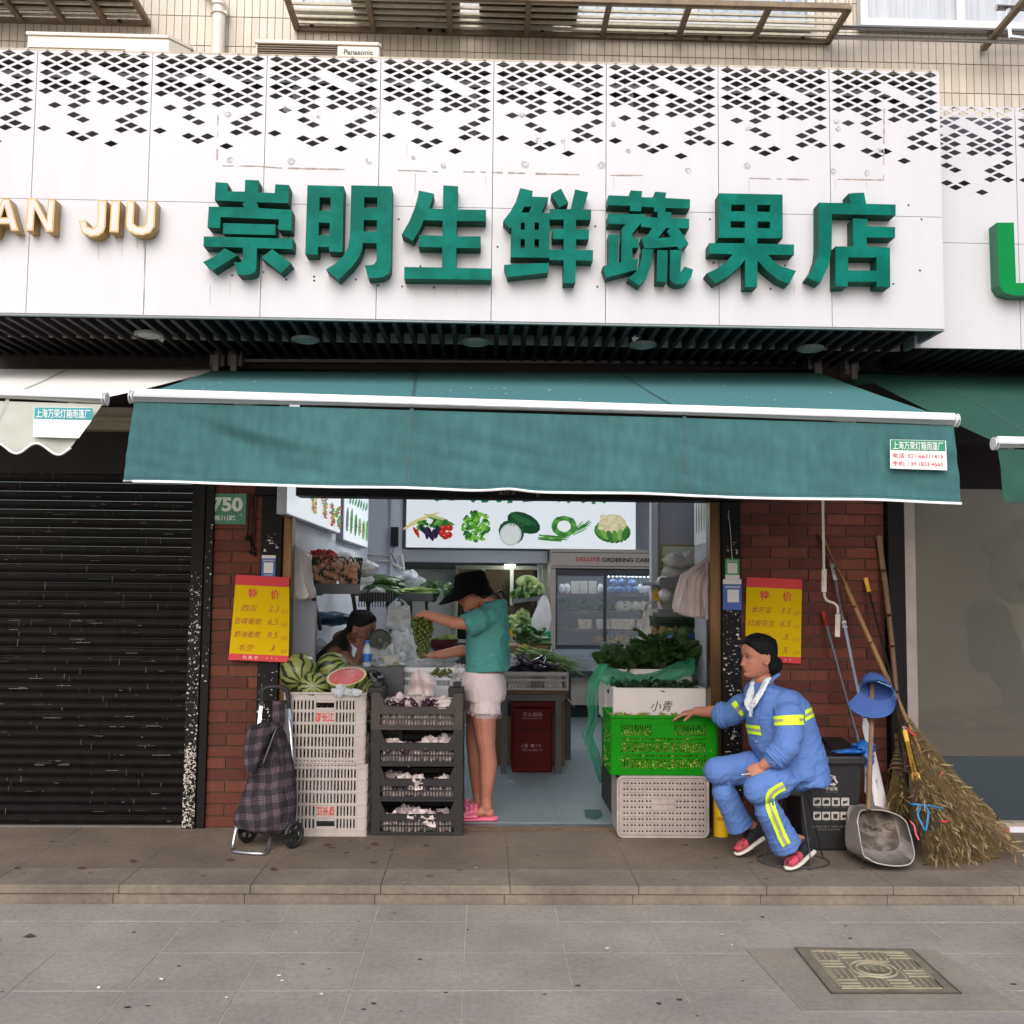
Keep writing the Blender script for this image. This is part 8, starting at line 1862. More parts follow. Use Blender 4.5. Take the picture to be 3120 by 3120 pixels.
def head_surface(g,o,fwd,up,k=1.0):
    """o: point under the chin on the neck axis; profile with brow, nose, lips and chin"""
    fwd,up=V(fwd).normalized(),V(up).normalized();sd_=up.cross(fwd).normalized();fwd=sd_.cross(up).normalized()
    def lv(z):
        for a,b in zip(HP,HP[1:]):
            if a[0]<=z<=b[0]:f=(z-a[0])/(b[0]-a[0]);f=f*f*(3-2*f)*.5+f*.5;return[a[i]*(1-f)+b[i]*f for i in range(4)]
        return HP[-1]
    def pt(u,v):
        z=.222*v;_,f,b,w_=lv(z);a_=2*math.pi*u;c,s=math.cos(a_),math.sin(a_);y=w_*s;x=(f if c>0 else b)*math.copysign(abs(c)**.88,c)
        if c>0:
            e=lambda cy,wy,cz,wz:math.exp(-((abs(y)-cy)/wy)**2-((z-cz)/wz)**2)
            if .058<z<.122:nz=(.122-z)/.05 if z>.072 else(z-.058)/.014;x+=.023*max(0,min(1,nz))*math.exp(-(y/(.0105+.006*max(0,(.085-z)/.02)))**2)
            x+=.0065*e(0,.02,.0545,.0045)+.006*e(0,.018,.0425,.0045)-.004*e(0,.02,.0485,.0022)+.006*e(0,.022,.014,.011)
            x-=.0095*e(.031,.015,.112,.0095);x+=.003*e(.03,.02,.13,.007)+.0035*e(.042,.018,.085,.018)-.003*e(0,.02,.033,.006)
        return V(o)+(fwd*x+sd_*y+up*z)*k
    g.grid(pt,72,80,True)
    n0=len(g.v);g.add([V(o)+up*(.0*k),V(o)+up*(.222*k)],[])
    b0=n0-72*80
    g.f+=[(n0,b0+(j+1)%72,b0+j)for j in range(72)]+[(n0+1,b0+79*72+j,b0+79*72+(j+1)%72)for j in range(72)];g.m+=[0]*144
    for s in(-1,1):
        c=V(o)+(up*.103-fwd*.008+sd_*s*.071)*k
        g.tube([c+(up*math.sin(t_)*.03+fwd*(math.cos(t_)*.017-.004*math.sin(t_))+sd_*s*(.006-.004*math.cos(t_)))*k for t_ in[2*math.pi*i/16 for i in range(16)]],.0048*k,7,closed=True);g.ball(c+sd_*s*.002*k,(.011*k,.006*k,.022*k),10,7)
    return lambda x,y,z:V(o)+(fwd*x+sd_*y+up*z)*k
def hand(g,wrist,d,n_,thumb,curl=(.35,.4,.45,.5),k=1.0,spread=.06,tc=.5):
    """palm with four bent fingers and a side thumb; n_: way the palm faces; thumb: +1 or -1 side"""
    d=V(d).normalized();n_=(V(n_)-d*V(n_).dot(d)).normalized();s=d.cross(n_).normalized()*thumb;W=V(wrist)
    loft(g,[(W-d*.012,s*.024*k,n_*.017*k),(W+d*.02*k,s*.031*k,n_*.0165*k),(W+d*.055*k,s*.039*k,n_*.0155*k),(W+d*.082*k,s*.0395*k,n_*.0125*k),(W+d*.092*k,s*.036*k,n_*.008*k)],20)
    for i,(o_,L_)in enumerate(((.0295,.068),(.01,.077),(-.0095,.071),(-.028,.055))):
        p=W+d*(.083-.006*abs(i-1.3))*k+s*o_*k;a_=.1;dr=d+s*spread*(1.4-i);dr.normalize();pts=[p-dr*.014,p]
        for f in(.42,.32,.26):a_+=curl[i];v_=dr*math.cos(a_)+n_*math.sin(a_);p=p+v_*L_*f*k;pts.append(p.copy())
        rs=[.0088*k,.0088*k,.0084*k,.0077*k,.0064*k];g.tube(pts,rs,10)
        for q,r in zip(pts,rs):g.ball(q,r,10,7)
    p=W+d*.022*k+s*.026*k;pts=[p-s*.012,p];v_=(d*.62+s*.72+n_*.25).normalized()
    for L_,b in((.032,0),(.03,tc*.6),(.024,tc)):q=(v_*math.cos(b)+(d*.8+n_*.6-s*.25).normalized()*math.sin(b)).normalized();p=p+q*L_*k;pts.append(p.copy())
    rs=[.012*k,.0125*k,.0108*k,.0095*k,.0075*k];g.tube(pts,rs,10)
    for q,r in zip(pts,rs):g.ball(q,r,10,7)
def bvh_of(g):return BVHTree.FromPolygons([tuple(v)for v in g.v],g.f)
def lay(bv,px,py,off,Yd=None):
    """point where a cloth strip touches the garment below it"""
    d=ray(px,py).normalized();h=bv.ray_cast(CP,d)
    if h[0]is None:q=bv.find_nearest(at(px,py,-.78));return q[0]+q[1]*off
    n_=h[1]if h[1].dot(d)<0 else-h[1];return h[0]+n_*off
def patch(bv,parent,name,m,quad,off=.003,nu=14,nv=6,pm=lambda x,y:(x,y)):
    g=G()
    def f(u,v):a=[quad[0][i]*(1-u)+quad[1][i]*u for i in(0,1)];b=[quad[3][i]*(1-u)+quad[2][i]*u for i in(0,1)];return lay(bv,*pm(a[0]*(1-v)+b[0]*v,a[1]*(1-v)+b[1]*v),off)
    g.grid(f,nu,nv);n0=len(g.v)
    return g.build(name,m,parent,smooth=60,fix=False)
def ribbon(bv,parent,name,m,path,hw,off=.003,pm=lambda x,y:(x,y),k=5):
    P_=smoothp([V((x,y,0))for x,y in path],k);g=G();L_,R_=[],[]
    for i,p in enumerate(P_):
        d=(P_[min(i+1,len(P_)-1)]-P_[max(i-1,0)]).normalized();n_=V((-d.y,d.x,0))*hw;L_.append(lay(bv,*pm(p.x+n_.x,p.y+n_.y),off));R_.append(lay(bv,*pm(p.x-n_.x,p.y-n_.y),off))
    C_=[(a+b)/2 for a,b in zip(L_,R_)];C_=[lay(bv,*pm(p.x,p.y),off)for p in P_];n_=len(P_)
    g.add(L_+C_+R_,[q for i in range(n_-1)for q in((i,i+1,n_+i+1,n_+i),(n_+i,n_+i+1,2*n_+i+1,2*n_+i))]);return g.build(name,m,parent,smooth=60,fix=False)
m_skin=mat('skin_tan',S(166,108,86),.55,var=.12,vs=9,sss=.12);m_skin2=mat('skin_light',S(178,118,98),.55,var=.12,vs=9,sss=.12);m_skin3=mat('skin_in_shade',S(112,74,60),.5,var=.05,vs=9,sss=.1)  # third skin is darkened for the man's place in the shade
m_hair=mat('hair_black',S(15,13,14),.62,var=.3,vs=40,st=(1,1,4),bump=.5,bs=120,spec=.22);m_hairb=mat('hair_brown',S(44,30,26),.45,var=.3,vs=40)
m_lip=mat('lips',S(150,78,72),.45,var=.05);m_eye=mat('eye_white',S(128,112,106),.3,var=.02);m_iris=mat('iris_dark',S(28,20,18),.2)
m_uni=mat('uniform_blue',S(82,116,178),.85,var=.07,vs=5,bump=.25,bs=150);m_seam=mat('uniform_seam',S(62,98,166),.9,var=.05)
m_hiv=mat('reflective_yellow',S(206,240,40),.6,var=.04);m_hig=mat('reflective_grey',S(150,146,134),.5,var=.08,vs=30)
def eyes(parent,F_,mi,both=(-1,1),closed=False):
    for s in both:
        g=G();c=F_(.0735,s*.031,.1125);g.ball(c,.0092,14,9);e=g.build('eye',m_eye,parent,smooth=60);g=G();f_=(F_(1,0,0)-F_(0,0,0)).normalized();g.lathe(c+f_*.0085,[(0,.0024),(.004,.0018),(.0052,0)],12,f_);g.build('iris',m_iris,e,smooth=60)
        g=G();pts=[F_(.079+.006*math.cos(t_)-.002,s*.031+s*.0145*math.sin(t_),.1165+.0025*math.cos(t_))for t_ in[-1.2+.4*k for k in range(7)]];g.tube(pts,.0018,5);g.build('eyelid',m_iris,parent,smooth=60)
        g=G();pts=[F_(.0905-.011*((t_+.1)**2),s*(.03+.016*t_),.1335+.0025*math.cos(t_*1.4))for t_ in[-1+.33*k for k in range(7)]];g.tube(pts,.0024,5,fl=.5);g.build('eyebrow',m_hair,parent,smooth=60)
    g=G();pts=[F_(.0905-.012*(abs(t_)**2),.021*t_,.0555+.001*math.cos(t_*3))for t_ in[-1+.25*k for k in range(9)]];g.tube(pts,[.001,.0025,.0034,.0036,.0034,.0036,.0034,.0025,.001],6);pts=[F_(.089-.012*(abs(t_)**2),.018*t_,.0435)for t_ in[-1+.25*k for k in range(9)]];g.tube(pts,[.001,.003,.004,.0044,.0044,.0044,.004,.003,.001],6);g.build('lips',m_lip,parent,smooth=60)
# ---------------------------------------------------------------- the seated street cleaner
def z4(x,y):return(2100+x*.4139,1900+y*.4139)
def c4(x,y,Y):return at(*z4(x,y),Y)
cl=T('person','seated street cleaner in blue uniform with yellow bands, reaching into the green crate','person',atz(*z4(780,1650),ZP))
FW,UP=V((-.97,-.24,0)),V((-.05,0,1))
chin=c4(515,395,-.72)
g=G();FC=head_surface(g,chin,FW,UP,1.06)
limb(g,[chin+V((.01,0,.05)),c4(545,420,-.72),c4(572,480,-.72)],[.052,.05,.05])
loft(g,[(c4(592,470,-.72),V((.05,0,0)),V((0,.075,0))),(c4(640,560,-.72),V((.08,0,0)),V((0,.115,0))),(c4(660,760,-.72),V((.13,0,0)),V((0,.15,0))),(c4(740,1000,-.72),V((.12,0,0)),V((0,.14,0))),(c4(800,1110,-.72),V((.1,0,0)),V((0,.14,0)))])
limb(g,[c4(706,620,-.84),c4(720,860,-.99),c4(600,1005,-.99),c4(545,1045,-.985)],[.05,.045,.038,.029])
limb(g,[c4(500,560,-.58),c4(300,650,-.42),c4(220,650,-.36),at(2121,2168,-.27)],[.055,.046,.042,.028])
hand(g,c4(545,1045,-.985),c4(440,1105,-.975)-c4(545,1045,-.985),(-.2,.75,-.65),1,(.5,.6,.65,.7),.98,tc=.4)
hw=at(2121,2168,-.27);hand(g,hw,at(2050,2179,-.24)-hw,(0,.1,-1),1,(.12,.18,.25,.3),.98,.1,.2)
limb(g,[c4(790,1110,-.8),c4(490,1225,-1.0),c4(690,1560,-.9),c4(850,1610,-.82)],[.06,.045,.036,.032]);limb(g,[c4(760,1060,-.62),c4(190,1085,-.72),c4(390,1440,-.67),c4(470,1500,-.64)],[.06,.045,.036,.032])
limb(g,[c4(850,1610,-.82),c4(800,1730,-.87)],[.034,.025]);limb(g,[c4(470,1500,-.64),c4(400,1630,-.67)],[.034,.025])
body=remesh(g,.0042,2,.4);body.build('body',m_skin,cl,smooth=180)
eyes(cl,FC,None)
# hair: cap, sides and a low bun
hair_shell(cl,FC,m_hair,[(0,-.06),(.03,-.045),(.06,-.03),(.09,-.03),(.12,-.018),(.13,.018),(.142,.036),(.158,.052),(.17,.064),(.186,.074),(.198,.085),(.23,.12)],.017)
g=G();g.ball(FC(-.105,-.01,.06),(.046,.042,.052),16,10);g.ball(FC(-.09,-.015,.03),(.034,.034,.05),14,9);limb(g,[FC(-.07,-.04,.06),FC(-.075,-.035,.0),FC(-.07,-.03,-.03)],[.03,.022,.012]);g.ball(FC(-.065,0,.07),(.055,.062,.06),16,10)
remesh(g,.006,3,.5,lambda v,n_:.0025*noise.noise(V((v.x*60,v.y*60,v.z*16)))).build('hair_bun',m_hair,cl,smooth=180)
g=G();g.tube([FC(-.01,-.074,.1),FC(-.02,-.078,.05),FC(-.012,-.07,.0),FC(-.02,-.062,-.03)],[.004,.003,.002,.001],5);g.build('hair_strand',m_hair,cl)
# uniform jacket
def wr(k,a,ph):return lambda v,n_:a*(noise.noise(v*k+V((ph,0,0)))+.6*noise.noise(V((v.x*k*2,v.y*k*2,v.z*k*2.8))))
g=G()
J=[(604,446,.07,.085),(632,475,.128,.15),(658,555,.168,.182),(668,690,.188,.195),(690,800,.196,.195),(722,920,.2,.2),(760,1030,.192,.205),(800,1105,.168,.205),(825,1138,.15,.21),(830,1160,.142,.206)]
loft(g,[(c4(x,y,-.72),V((a,0,-.02 if i<3 else .0)),V((0,b,0)))for i,(x,y,a,b)in enumerate(J)],36)
limb(g,[c4(716,585,-.86),c4(735,680,-.93),c4(734,820,-.98),c4(706,905,-1.0)],[.082,.083,.08,.072]);limb(g,[c4(715,905,-1.01),c4(670,950,-1.005)],[.075,.066]);limb(g,[c4(690,945,-1.005),c4(640,985,-1.0)],[.069,.062])
limb(g,[c4(500,520,-.58),c4(390,610,-.49),c4(315,665,-.43),c4(245,672,-.39)],[.088,.083,.078,.075])
def wrk(v,n_):
    q=noise.noise(V((v.x*5,v.y*5,v.z*9)));e=math.sin((v.z*46+v.x*30+q*5))*.5+.5
    low=max(0,min(1,(c4(700,760,-.8).z-v.z)/.12));return .005*q+.0012*(e**2)*(.25+low)+.007*(.4+.6*low)*ridge(V((v.x*8+v.z*5,v.y*8,v.z*20-v.x*8)),5)-.001
jg=remesh(g,.0065,4,.5,wrk);jk=jg.build('jacket',m_uni,cl,smooth=180);bj=bvh_of(jg)
g=G()
for c0_,c1_,r_ in((c4(668,950,-1.004),c4(618,996,-.998),.064),(c4(262,672,-.4),c4(228,676,-.385),.072)):  # rolled cuffs
    d=(c1_-c0_).normalized();a_,b_=frame_of(d)
    for f in(0,.3,.62,.9):g.tube([c0_.lerp(c1_,f)+(a_*math.cos(q)+b_*math.sin(q))*r_*(1-.04*f)*(1+.03*math.sin(q*3+f*9))for q in[k*math.pi/12 for k in range(24)]],.0105,7,closed=True)
g.build('rolled_cuff',m_uni,cl,smooth=60)
def band(bv,quad,gm,off=.004):
    o=patch(bv,cl,'reflective_band',m_hiv,quad,off,16,7,z4)
    for(u0,u1)in gm:
        L_=lambda p,q,f:(p[0]*(1-f)+q[0]*f,p[1]*(1-f)+q[1]*f)
        a0,a1=L_(quad[0],quad[1],u0),L_(quad[0],quad[1],u1);b0,b1=L_(quad[3],quad[2],u0),L_(quad[3],quad[2],u1)
        patch(bv,o,'grey_stripe',m_hig,[L_(a0,b0,.36),L_(a1,b1,.36),L_(a1,b1,.64),L_(a0,b0,.64)],off+.0015,12,4,z4)
band(bj,[(624,682),(838,670),(842,745),(632,752)],[(0,.32),(.84,1)])
band(bj,[(850,640),(916,604),(924,682),(846,722)],[(0,1)])
band(bj,[(418,742),(522,752),(536,824),(438,808)],[(0,1)])
band(bj,[(312,592),(345,566),(402,664),(384,684)],[(0,1)])
for pth in([(560,480),(530,620),(512,740),(492,860),(478,960)],[(512,712),(612,706)],[(512,712),(516,752)],[(612,706),(606,756)],[(640,400),(625,470),(612,520),(552,508)],[(622,560),(620,640),(640,760),(660,850)],[(845,520),(856,640)],[(690,380),(760,430),(850,520)]):ribbon(bj,cl,'seam',m_seam,pth,1.6,.002,z4)
for x,y in((754,765),(492,868)):g=G();g.ball(lay(bj,*z4(x,y),.002),.006,8,6);g.build('button',m_hig,cl,smooth=60)
g=G();c=lay(bj,*z4(588,660),.004);g.lathe(c,[(0,.001),(.014,.001),(.015,0)],18,(-.3,-1,.1));o=g.build('badge',mat('badge_blue',S(40,96,190),.5),cl,smooth=40);g=G();g.tube([c+V((math.cos(q)*.009,-.003,math.sin(q)*.009))for q in[k*.6 for k in range(8)]],.0012,4);g.build('badge_mark',m_hig,o)
# collar and scarf
g=G()
for pts,rs in(([(560,500),(590,440),(625,395),(665,372)],[.012,.02,.024,.02]),([(470,470),(478,430),(500,405)],[.012,.02,.014])):g.tube([c4(x,y,-.82 if k_>0 else-.6)for k_,(x,y)in[(1 if pts[0][0]>500 else 0,p)for p in pts]],rs,10,fl=.45)
remesh(g,.005,2).build('collar',m_uni,cl,smooth=180)
m_scf=mat('scarf_white',S(206,214,220),.9,var=.08,vs=40,bump=.6,bs=130)
g=G()
g.tube(smoothp([c4(x,y,Y_)for x,y,Y_ in((585,395,-.83),(560,440,-.85),(530,500,-.86),(492,560,-.86),(462,610,-.84),(452,650,-.83))],3),[.021]*12+[.02,.015,.011,.006],10,fl=.5)
g.tube(smoothp([c4(x,y,Y_)for x,y,Y_ in((500,400,-.66),(470,440,-.7),(455,500,-.75),(438,560,-.79),(432,605,-.81),(452,655,-.825))],3),[.02]*6+[.024]*6+[.018,.014,.012,.006],10,fl=.7)
remesh(g,.0055,2,.4,lambda v,n_:.004*noise.noise(v*55)).build('scarf',m_scf,cl,smooth=180)
g=G()
for k in range(12):p=c4(440+k*2.2,645+R(-5,8),-.83+R(-.012,.01));g.tube([p,p+V((R(-.004,.004),0,-.012)),p+V((R(-.006,.008),R(-.004,.004),R(-.028,-.018)))],.0017,4)
g.build('scarf_fringe',m_scf,cl);g=G()
for k in range(7):p=c4(566-k*14,428+k*16 if k<5 else 500+k*14,-.868);g.tube([p,p+V((-.008,0,-.006))],.0016,4)
g.build('scarf_stitch',m_dark,cl)
# trousers
g=G()
limb(g,[c4(800,1080,-.83),c4(640,1155,-.93),c4(505,1222,-1.0)],[.118,.102,.08]);limb(g,[c4(505,1222,-1.0),c4(575,1370,-.965),c4(645,1500,-.93),c4(716,1640,-.9)],[.08,.072,.074,.088],flat=True)
limb(g,[c4(770,1060,-.62),c4(450,1070,-.68),c4(205,1085,-.72)],[.118,.098,.08]);limb(g,[c4(205,1085,-.72),c4(255,1240,-.7),c4(318,1370,-.68),c4(378,1498,-.66)],[.08,.07,.07,.08],flat=True)
loft(g,[(c4(790,1000,-.72),V((.13,0,0)),V((0,.18,0))),(c4(800,1090,-.72),V((.16,0,0)),V((0,.19,0))),(c4(800,1150,-.72),V((.15,0,0)),V((0,.18,0)))])
def wrt(v,n_):
    q=noise.noise(v*6);e=math.sin(v.x*38-v.z*62+q*6)*.5+.5;return .003*q+.0008*e*e+.0045*ridge(V((v.x*7+v.z*9,v.y*7,v.z*18-v.x*16)),5)-.001
tg=remesh(g,.0065,3,.5,wrt)
def cut(g_,px1,px2,Y1,keep_above):  # trim a trouser hem along a slanting line
    return g_
tr=tg.build('trousers',m_uni,cl,smooth=180);bt=bvh_of(tg)
SP=[(694,1192),(640,1222),(596,1262),(592,1320),(615,1400),(648,1480),(680,1560),(716,1628)]
ribbon(bt,cl,'reflective_band',m_hiv,SP,33,.0045,z4);ribbon(bt,cl,'grey_stripe',m_hig,SP,10,.0065,z4)
ribbon(bt,cl,'seam',m_seam,[(640,1110),(700,1180),(800,1180),(860,1120)],1.6,.002,z4);ribbon(bt,cl,'seam',m_seam,[(700,1290),(720,1250),(790,1220)],1.6,.002,z4)
# trainers
m_shoe=mat('trainer_black',S(26,24,28),.8,var=.2,vs=30,bump=.3,bs=140);m_shpk=mat('trainer_pink',S(190,66,84),.75,var=.3,vs=28,col2=S(40,24,30),thr=(.5,.62));m_sole=mat('trainer_sole',S(206,200,192),.6,var=.08,vs=20)
def shoe(heel,toe,nm,wid=.044):
    d=toe-heel;L_=d.length;d=d/L_;s=d.cross(V((0,0,1))).normalized();u_=s.cross(d).normalized()
    t=T
    prof=[(-.02,.6,.02),(.0,.78,.03),(.12,.86,.03),(.35,.84,.026),(.6,1.0,.022),(.82,.98,.02),(.95,.7,.018),(1.0,.35,.016)]
    g=G();loft(g,[(heel+d*L_*f+u_*(h_*.5+(.006*((f-.55)/.45)**2 if f>.55 else 0)),s*wid*w_,u_*h_*.5)for f,w_,h_ in prof],20)
    sole=remesh(g,.005,2,.4).build('shoe_sole',m_sole,cl,smooth=180)
    up_=[(-.01,.55,.085),(.1,.74,.095),(.28,.74,.085),(.45,.78,.062),(.62,.88,.046),(.82,.86,.038),(.95,.6,.03)]
    g=G();loft(g,[(heel+d*L_*f+u_*(.02+h_*.5),s*wid*w_*.96,u_*h_*.5)for f,w_,h_ in up_],20);q=remesh(g,.005,3,.5)
    o=q.build('shoe_upper',[m_shoe,m_shpk],cl,smooth=180)
    for p in o.data.polygons:p.material_index=1 if((p.center+wloc(cl))-heel).dot(d)>L_*.56 else 0
    g=G()
    for k in range(4):c=heel+d*L_*(.36+.055*k)+u_*(.105-.013*k);g.tube([c-s*.024,c+u_*.008,c+s*.024],.003,5)
    c=heel+d*L_*.34+u_*.112
    for sg in(-1,1):g.tube([c,c+s*.025*sg+u_*.012,c+s*.035*sg-u_*.012,c+s*.02*sg-u_*.004],.0026,5)
    g.build('shoelace',m_dark,cl,smooth=60)
shoe(c4(900,1692,-.8),atz(*z4(722,1826),ZP+.006),'near');hh=c4(545,1590,-.63);shoe(hh,atz(*z4(345,1716),ZP+.006),'far')
g=G();g.tube([c4(445,1106,-.99),c4(385,1112,-.99)],.0035,6);o=tag(g.build('cigarette',m_wrap),'thin pale stick held between the fingers of the cleaner','stick')
# wire stool
st_c=c4(790,1190,-.74);sz=st_c.z
t=T('stool','low stool with thin wire legs under the seated cleaner','stool',V((st_c.x,-.74,ZP)))
g=G();g.lathe((st_c.x-.03,-.74,sz-.04),[(0,0),(.105,0),(.11,.015),(.105,.032),(0,.036)],28);g.build('seat',m_bin,t,smooth=40)
g=G();rr=[V((st_c.x+math.cos(q)*.2-.03,-.76+math.sin(q)*.16,ZP+.007))for q in[k*math.pi/16 for k in range(32)]];g.tube(rr,.0038,6,closed=True);g.build('foot_ring',m_leg,t,smooth=60)
for a_ in(.35,1.8,3.5,5.0):g=G();g.tube([V((st_c.x-.03+math.cos(a_)*.1,-.74+math.sin(a_)*.1,sz-.03)),V((st_c.x+math.cos(a_)*.2-.03,-.76+math.sin(a_)*.16,ZP+.007))],.0038,6);g.build('leg',m_leg,t,smooth=60)
# ---------------------------------------------------------------- the standing customer
def zc(x,y):return(1300+x*.4141,1480+y*.4141)
def cc_(x,y,Y):return at(*zc(x,y),Y)
def zl(x,y):return(1300+x*.3623,1900+y*.3623)
def cl_(x,y,Y):return at(*zl(x,y),Y)
cu=T('person','standing customer in teal shirt, white shorts and black bucket hat, lifting green grapes','person',atz(*zl(500,1640),ZF))
YN,YFr=.1,.3;YM=.2
m_tee=mat('shirt_teal',S(72,142,138),.85,var=.06,vs=6,bump=.2,bs=160);m_short=mat('shorts_white',S(212,196,200),.85,var=.06,vs=8,bump=.35,bs=120);m_hat=mat('hat_black',S(9,9,12),.9,var=.2,vs=12,bump=.3,bs=150,spec=.1);m_slip=mat('slipper_pink',S(226,108,142),.55,var=.05)
FW2,UP2=V((-.93,-.1,-.36)),V((-.34,0,.94));ch2=cc_(372,900,YM)
g=G();FC2=head_surface(g,ch2,FW2,UP2,1.0)
limb(g,[FC2(-.015,0,.07),cc_(440,850,YM),cc_(480,900,YM)],[.05,.05,.06])
loft(g,[(cc_(478,870,YM),V((.06,0,0)),V((0,.1,0))),(cc_(465,930,YM),V((.095,0,0)),V((0,.15,0))),(cc_(452,1100,YM),V((.105,0,0)),V((0,.14,0))),(cc_(450,1300,YM),V((.1,0,0)),V((0,.135,0))),(cl_(470,500,YM),V((.12,0,0)),V((0,.165,0))),(cl_(475,640,YM),V((.11,0,0)),V((0,.16,0)))])
limb(g,[cc_(455,985,.07),cc_(330,1014,-.01),cc_(195,1008,-.0),cc_(60,965,.05),cc_(-15,945,.08)],[.045,.043,.04,.034,.026])
limb(g,[cc_(450,1000,.32),cc_(400,1200,.36),cc_(250,1215,.3),cc_(110,1240,.22),cc_(60,1245,.2)],[.05,.043,.038,.03,.026])
hn=cc_(-15,945,.08);hand(g,hn,cc_(-80,960,.13)-hn,(.1,.55,-.8),-1,(.55,.6,.6,.6),.9,.05,.6)
hf_=cc_(60,1245,.2);hand(g,hf_,cc_(-40,1262,.13)-hf_,(-.1,-.25,.95),1,(.3,.3,.3,.32),.9,.06,.4)
limb(g,[cl_(478,600,.11),cl_(482,780,.11),cl_(500,1010,.11),cl_(508,1060,.11),cl_(520,1190,.12),cl_(508,1330,.12),cl_(500,1460,.13),cl_(503,1545,.13)],[.088,.082,.06,.056,.059,.048,.036,.037]);limb(g,[cl_(455,600,.3),cl_(432,780,.3),cl_(405,1010,.3),cl_(408,1060,.3),cl_(425,1190,.3),cl_(428,1330,.31),cl_(430,1430,.31),cl_(435,1500,.31)],[.088,.082,.06,.056,.06,.048,.036,.036])
for hx,yy in((530,.13),(455,.31)):
    b_=.03 if yy<.2 else .03;p=V((cl_(hx,1500,yy).x,yy,ZF+.05));limb(g,[p+V((.0,0,.0)),p+V((-.05,0,.01)),p+V((-.12,-.01,-.008)),p+V((-.165,-.015,-.012))],[.033,.034,.027,.02],fl=.9)
remesh(g,.0048,3,.45).build('body',m_skin2,cu,smooth=180);eyes(cu,FC2,None)
g=G();g.ball(FC2(-.02,0,.135),(.1,.08,.1),20,14);g.ball(FC2(-.07,0,.07),(.05,.06,.07),16,10);limb(g,[FC2(-.09,0,.09),cc_(545,800,YM),cc_(566,870,YM-.01),cc_(572,935,YM-.02)],[.035,.034,.03,.012])
limb(g,[FC2(-.02,-.07,.12),FC2(-.03,-.066,.05)],[.02,.012])
remesh(g,.006,3,.5,lambda v,n_:.003*noise.noise(V((v.x*60,v.y*60,v.z*14)))).build('hair',m_hairb,cu,smooth=180)
# hat: crown and drooping brim, tipped forward
hu=V((-.16,0,.98)).normalized();hc=cc_(325,712,YM);ha_=V((.98,0,.16));hb_=V((0,1,0))
g=G()
HR=[(-.104,.205,.16,-.03),(-.07,.178,.148,-.018),(-.04,.148,.138,-.006),(-.012,.122,.112,0),(.012,.112,.1,.0),(.045,.106,.096,.002),(.066,.096,.086,.003),(.077,.06,.055,.003),(.079,.0,.0,.003)]
vs,fs=[],[]
for h_,a_,b_,sh_ in HR:
    for j in range(40):
        q=2*math.pi*j/40;x,y=math.cos(q),math.sin(q);dr=0
        if h_<-.005:dr=(-.006*max(0,-x)+.012*max(0,x)+.02*math.exp(-((x-.1)/.2)**2)*max(0,-y)+.007*math.sin(q*3))*(-h_/.098)
        k_=.86 if(x>0 and h_<-.02)else 1
        vs.append(hc+hu*(h_+dr)+ha_*(x*a_*k_+sh_)+hb_*y*b_)
nr=len(HR)
vs2=[v-hu*.004 for v in vs]
fs=[(i*40+j,i*40+(j+1)%40,(i+1)*40+(j+1)%40,(i+1)*40+j)for i in range(nr-1)for j in range(40)]
g.add(vs,fs);g.build('hat',m_hat,cu,smooth=60,fix=False)
g=G();g.tube([FC2(.045,-.066,.1),FC2(.05,-.068,.06),FC2(.058,-.055,.02)],.0016,5);g.tube([FC2(.02,-.071,.11),FC2(.03,-.07,.06),FC2(.045,-.058,.015)],.0016,5);g.build('mask_strap',mat('strap_yellow',S(200,140,50),.6),cu)
g=G();g.grid(lambda u,v:FC2(.05+.04*math.sin(math.pi*u),-.055+.11*u,.012-.045*v),12,8);m_chk=bpy.data.materials.new('checked_mask');m_chk.use_nodes=True;nn_=m_chk.node_tree;ck=nn_.nodes.new('ShaderNodeTexChecker');ck.inputs['Scale'].default_value=130;ck.inputs[1].default_value=(*S(28,28,30),1);ck.inputs[2].default_value=(*S(150,150,150),1);tcn=nn_.nodes.new('ShaderNodeTexCoord');nn_.links.new(tcn.outputs['Object'],ck.inputs[0]);nn_.links.new(ck.outputs[0],nn_.nodes['Principled BSDF'].inputs[0]);g.build('face_mask',m_chk,cu,smooth=60,fix=False)
g=G()
loft(g,[(cc_(492,838,YM),V((.066,0,.012)),V((0,.085,0))),(cc_(484,868,YM),V((.088,0,.03)),V((0,.15,0))),(cc_(462,925,YM),V((.122,0,.03)),V((0,.195,0))),(cc_(452,1040,YM),V((.138,0,0)),V((0,.19,0))),(cc_(450,1180,YM),V((.14,0,0)),V((0,.185,0))),(cc_(452,1290,YM),V((.142,0,0)),V((0,.188,0))),(cc_(452,1352,YM),V((.144,0,.006)),V((0,.19,0))),(cc_(452,1362,YM),V((.136,0,.006)),V((0,.18,0)))],36)
limb(g,[cc_(470,965,.05),cc_(390,990,.01),cc_(288,1036,-.01)],[.07,.076,.078],flat=True,fl=1.0);limb(g,[cc_(460,990,.34),cc_(400,1110,.36)],[.07,.07],flat=True)
def wrs(v,n_):q=noise.noise(V((v.x*7,v.y*7,v.z*5)));e=math.sin(v.x*42+v.z*26+q*5)*.5+.5;return .007*q+.002*e*e+.010*ridge(V((v.x*6+v.z*4,v.y*6,v.z*6-v.x*7)),5)-.002
tg2=remesh(g,.0075,4,.5,wrs);tg2.build('t_shirt',m_tee,cu,smooth=180);b2_=bvh_of(tg2)
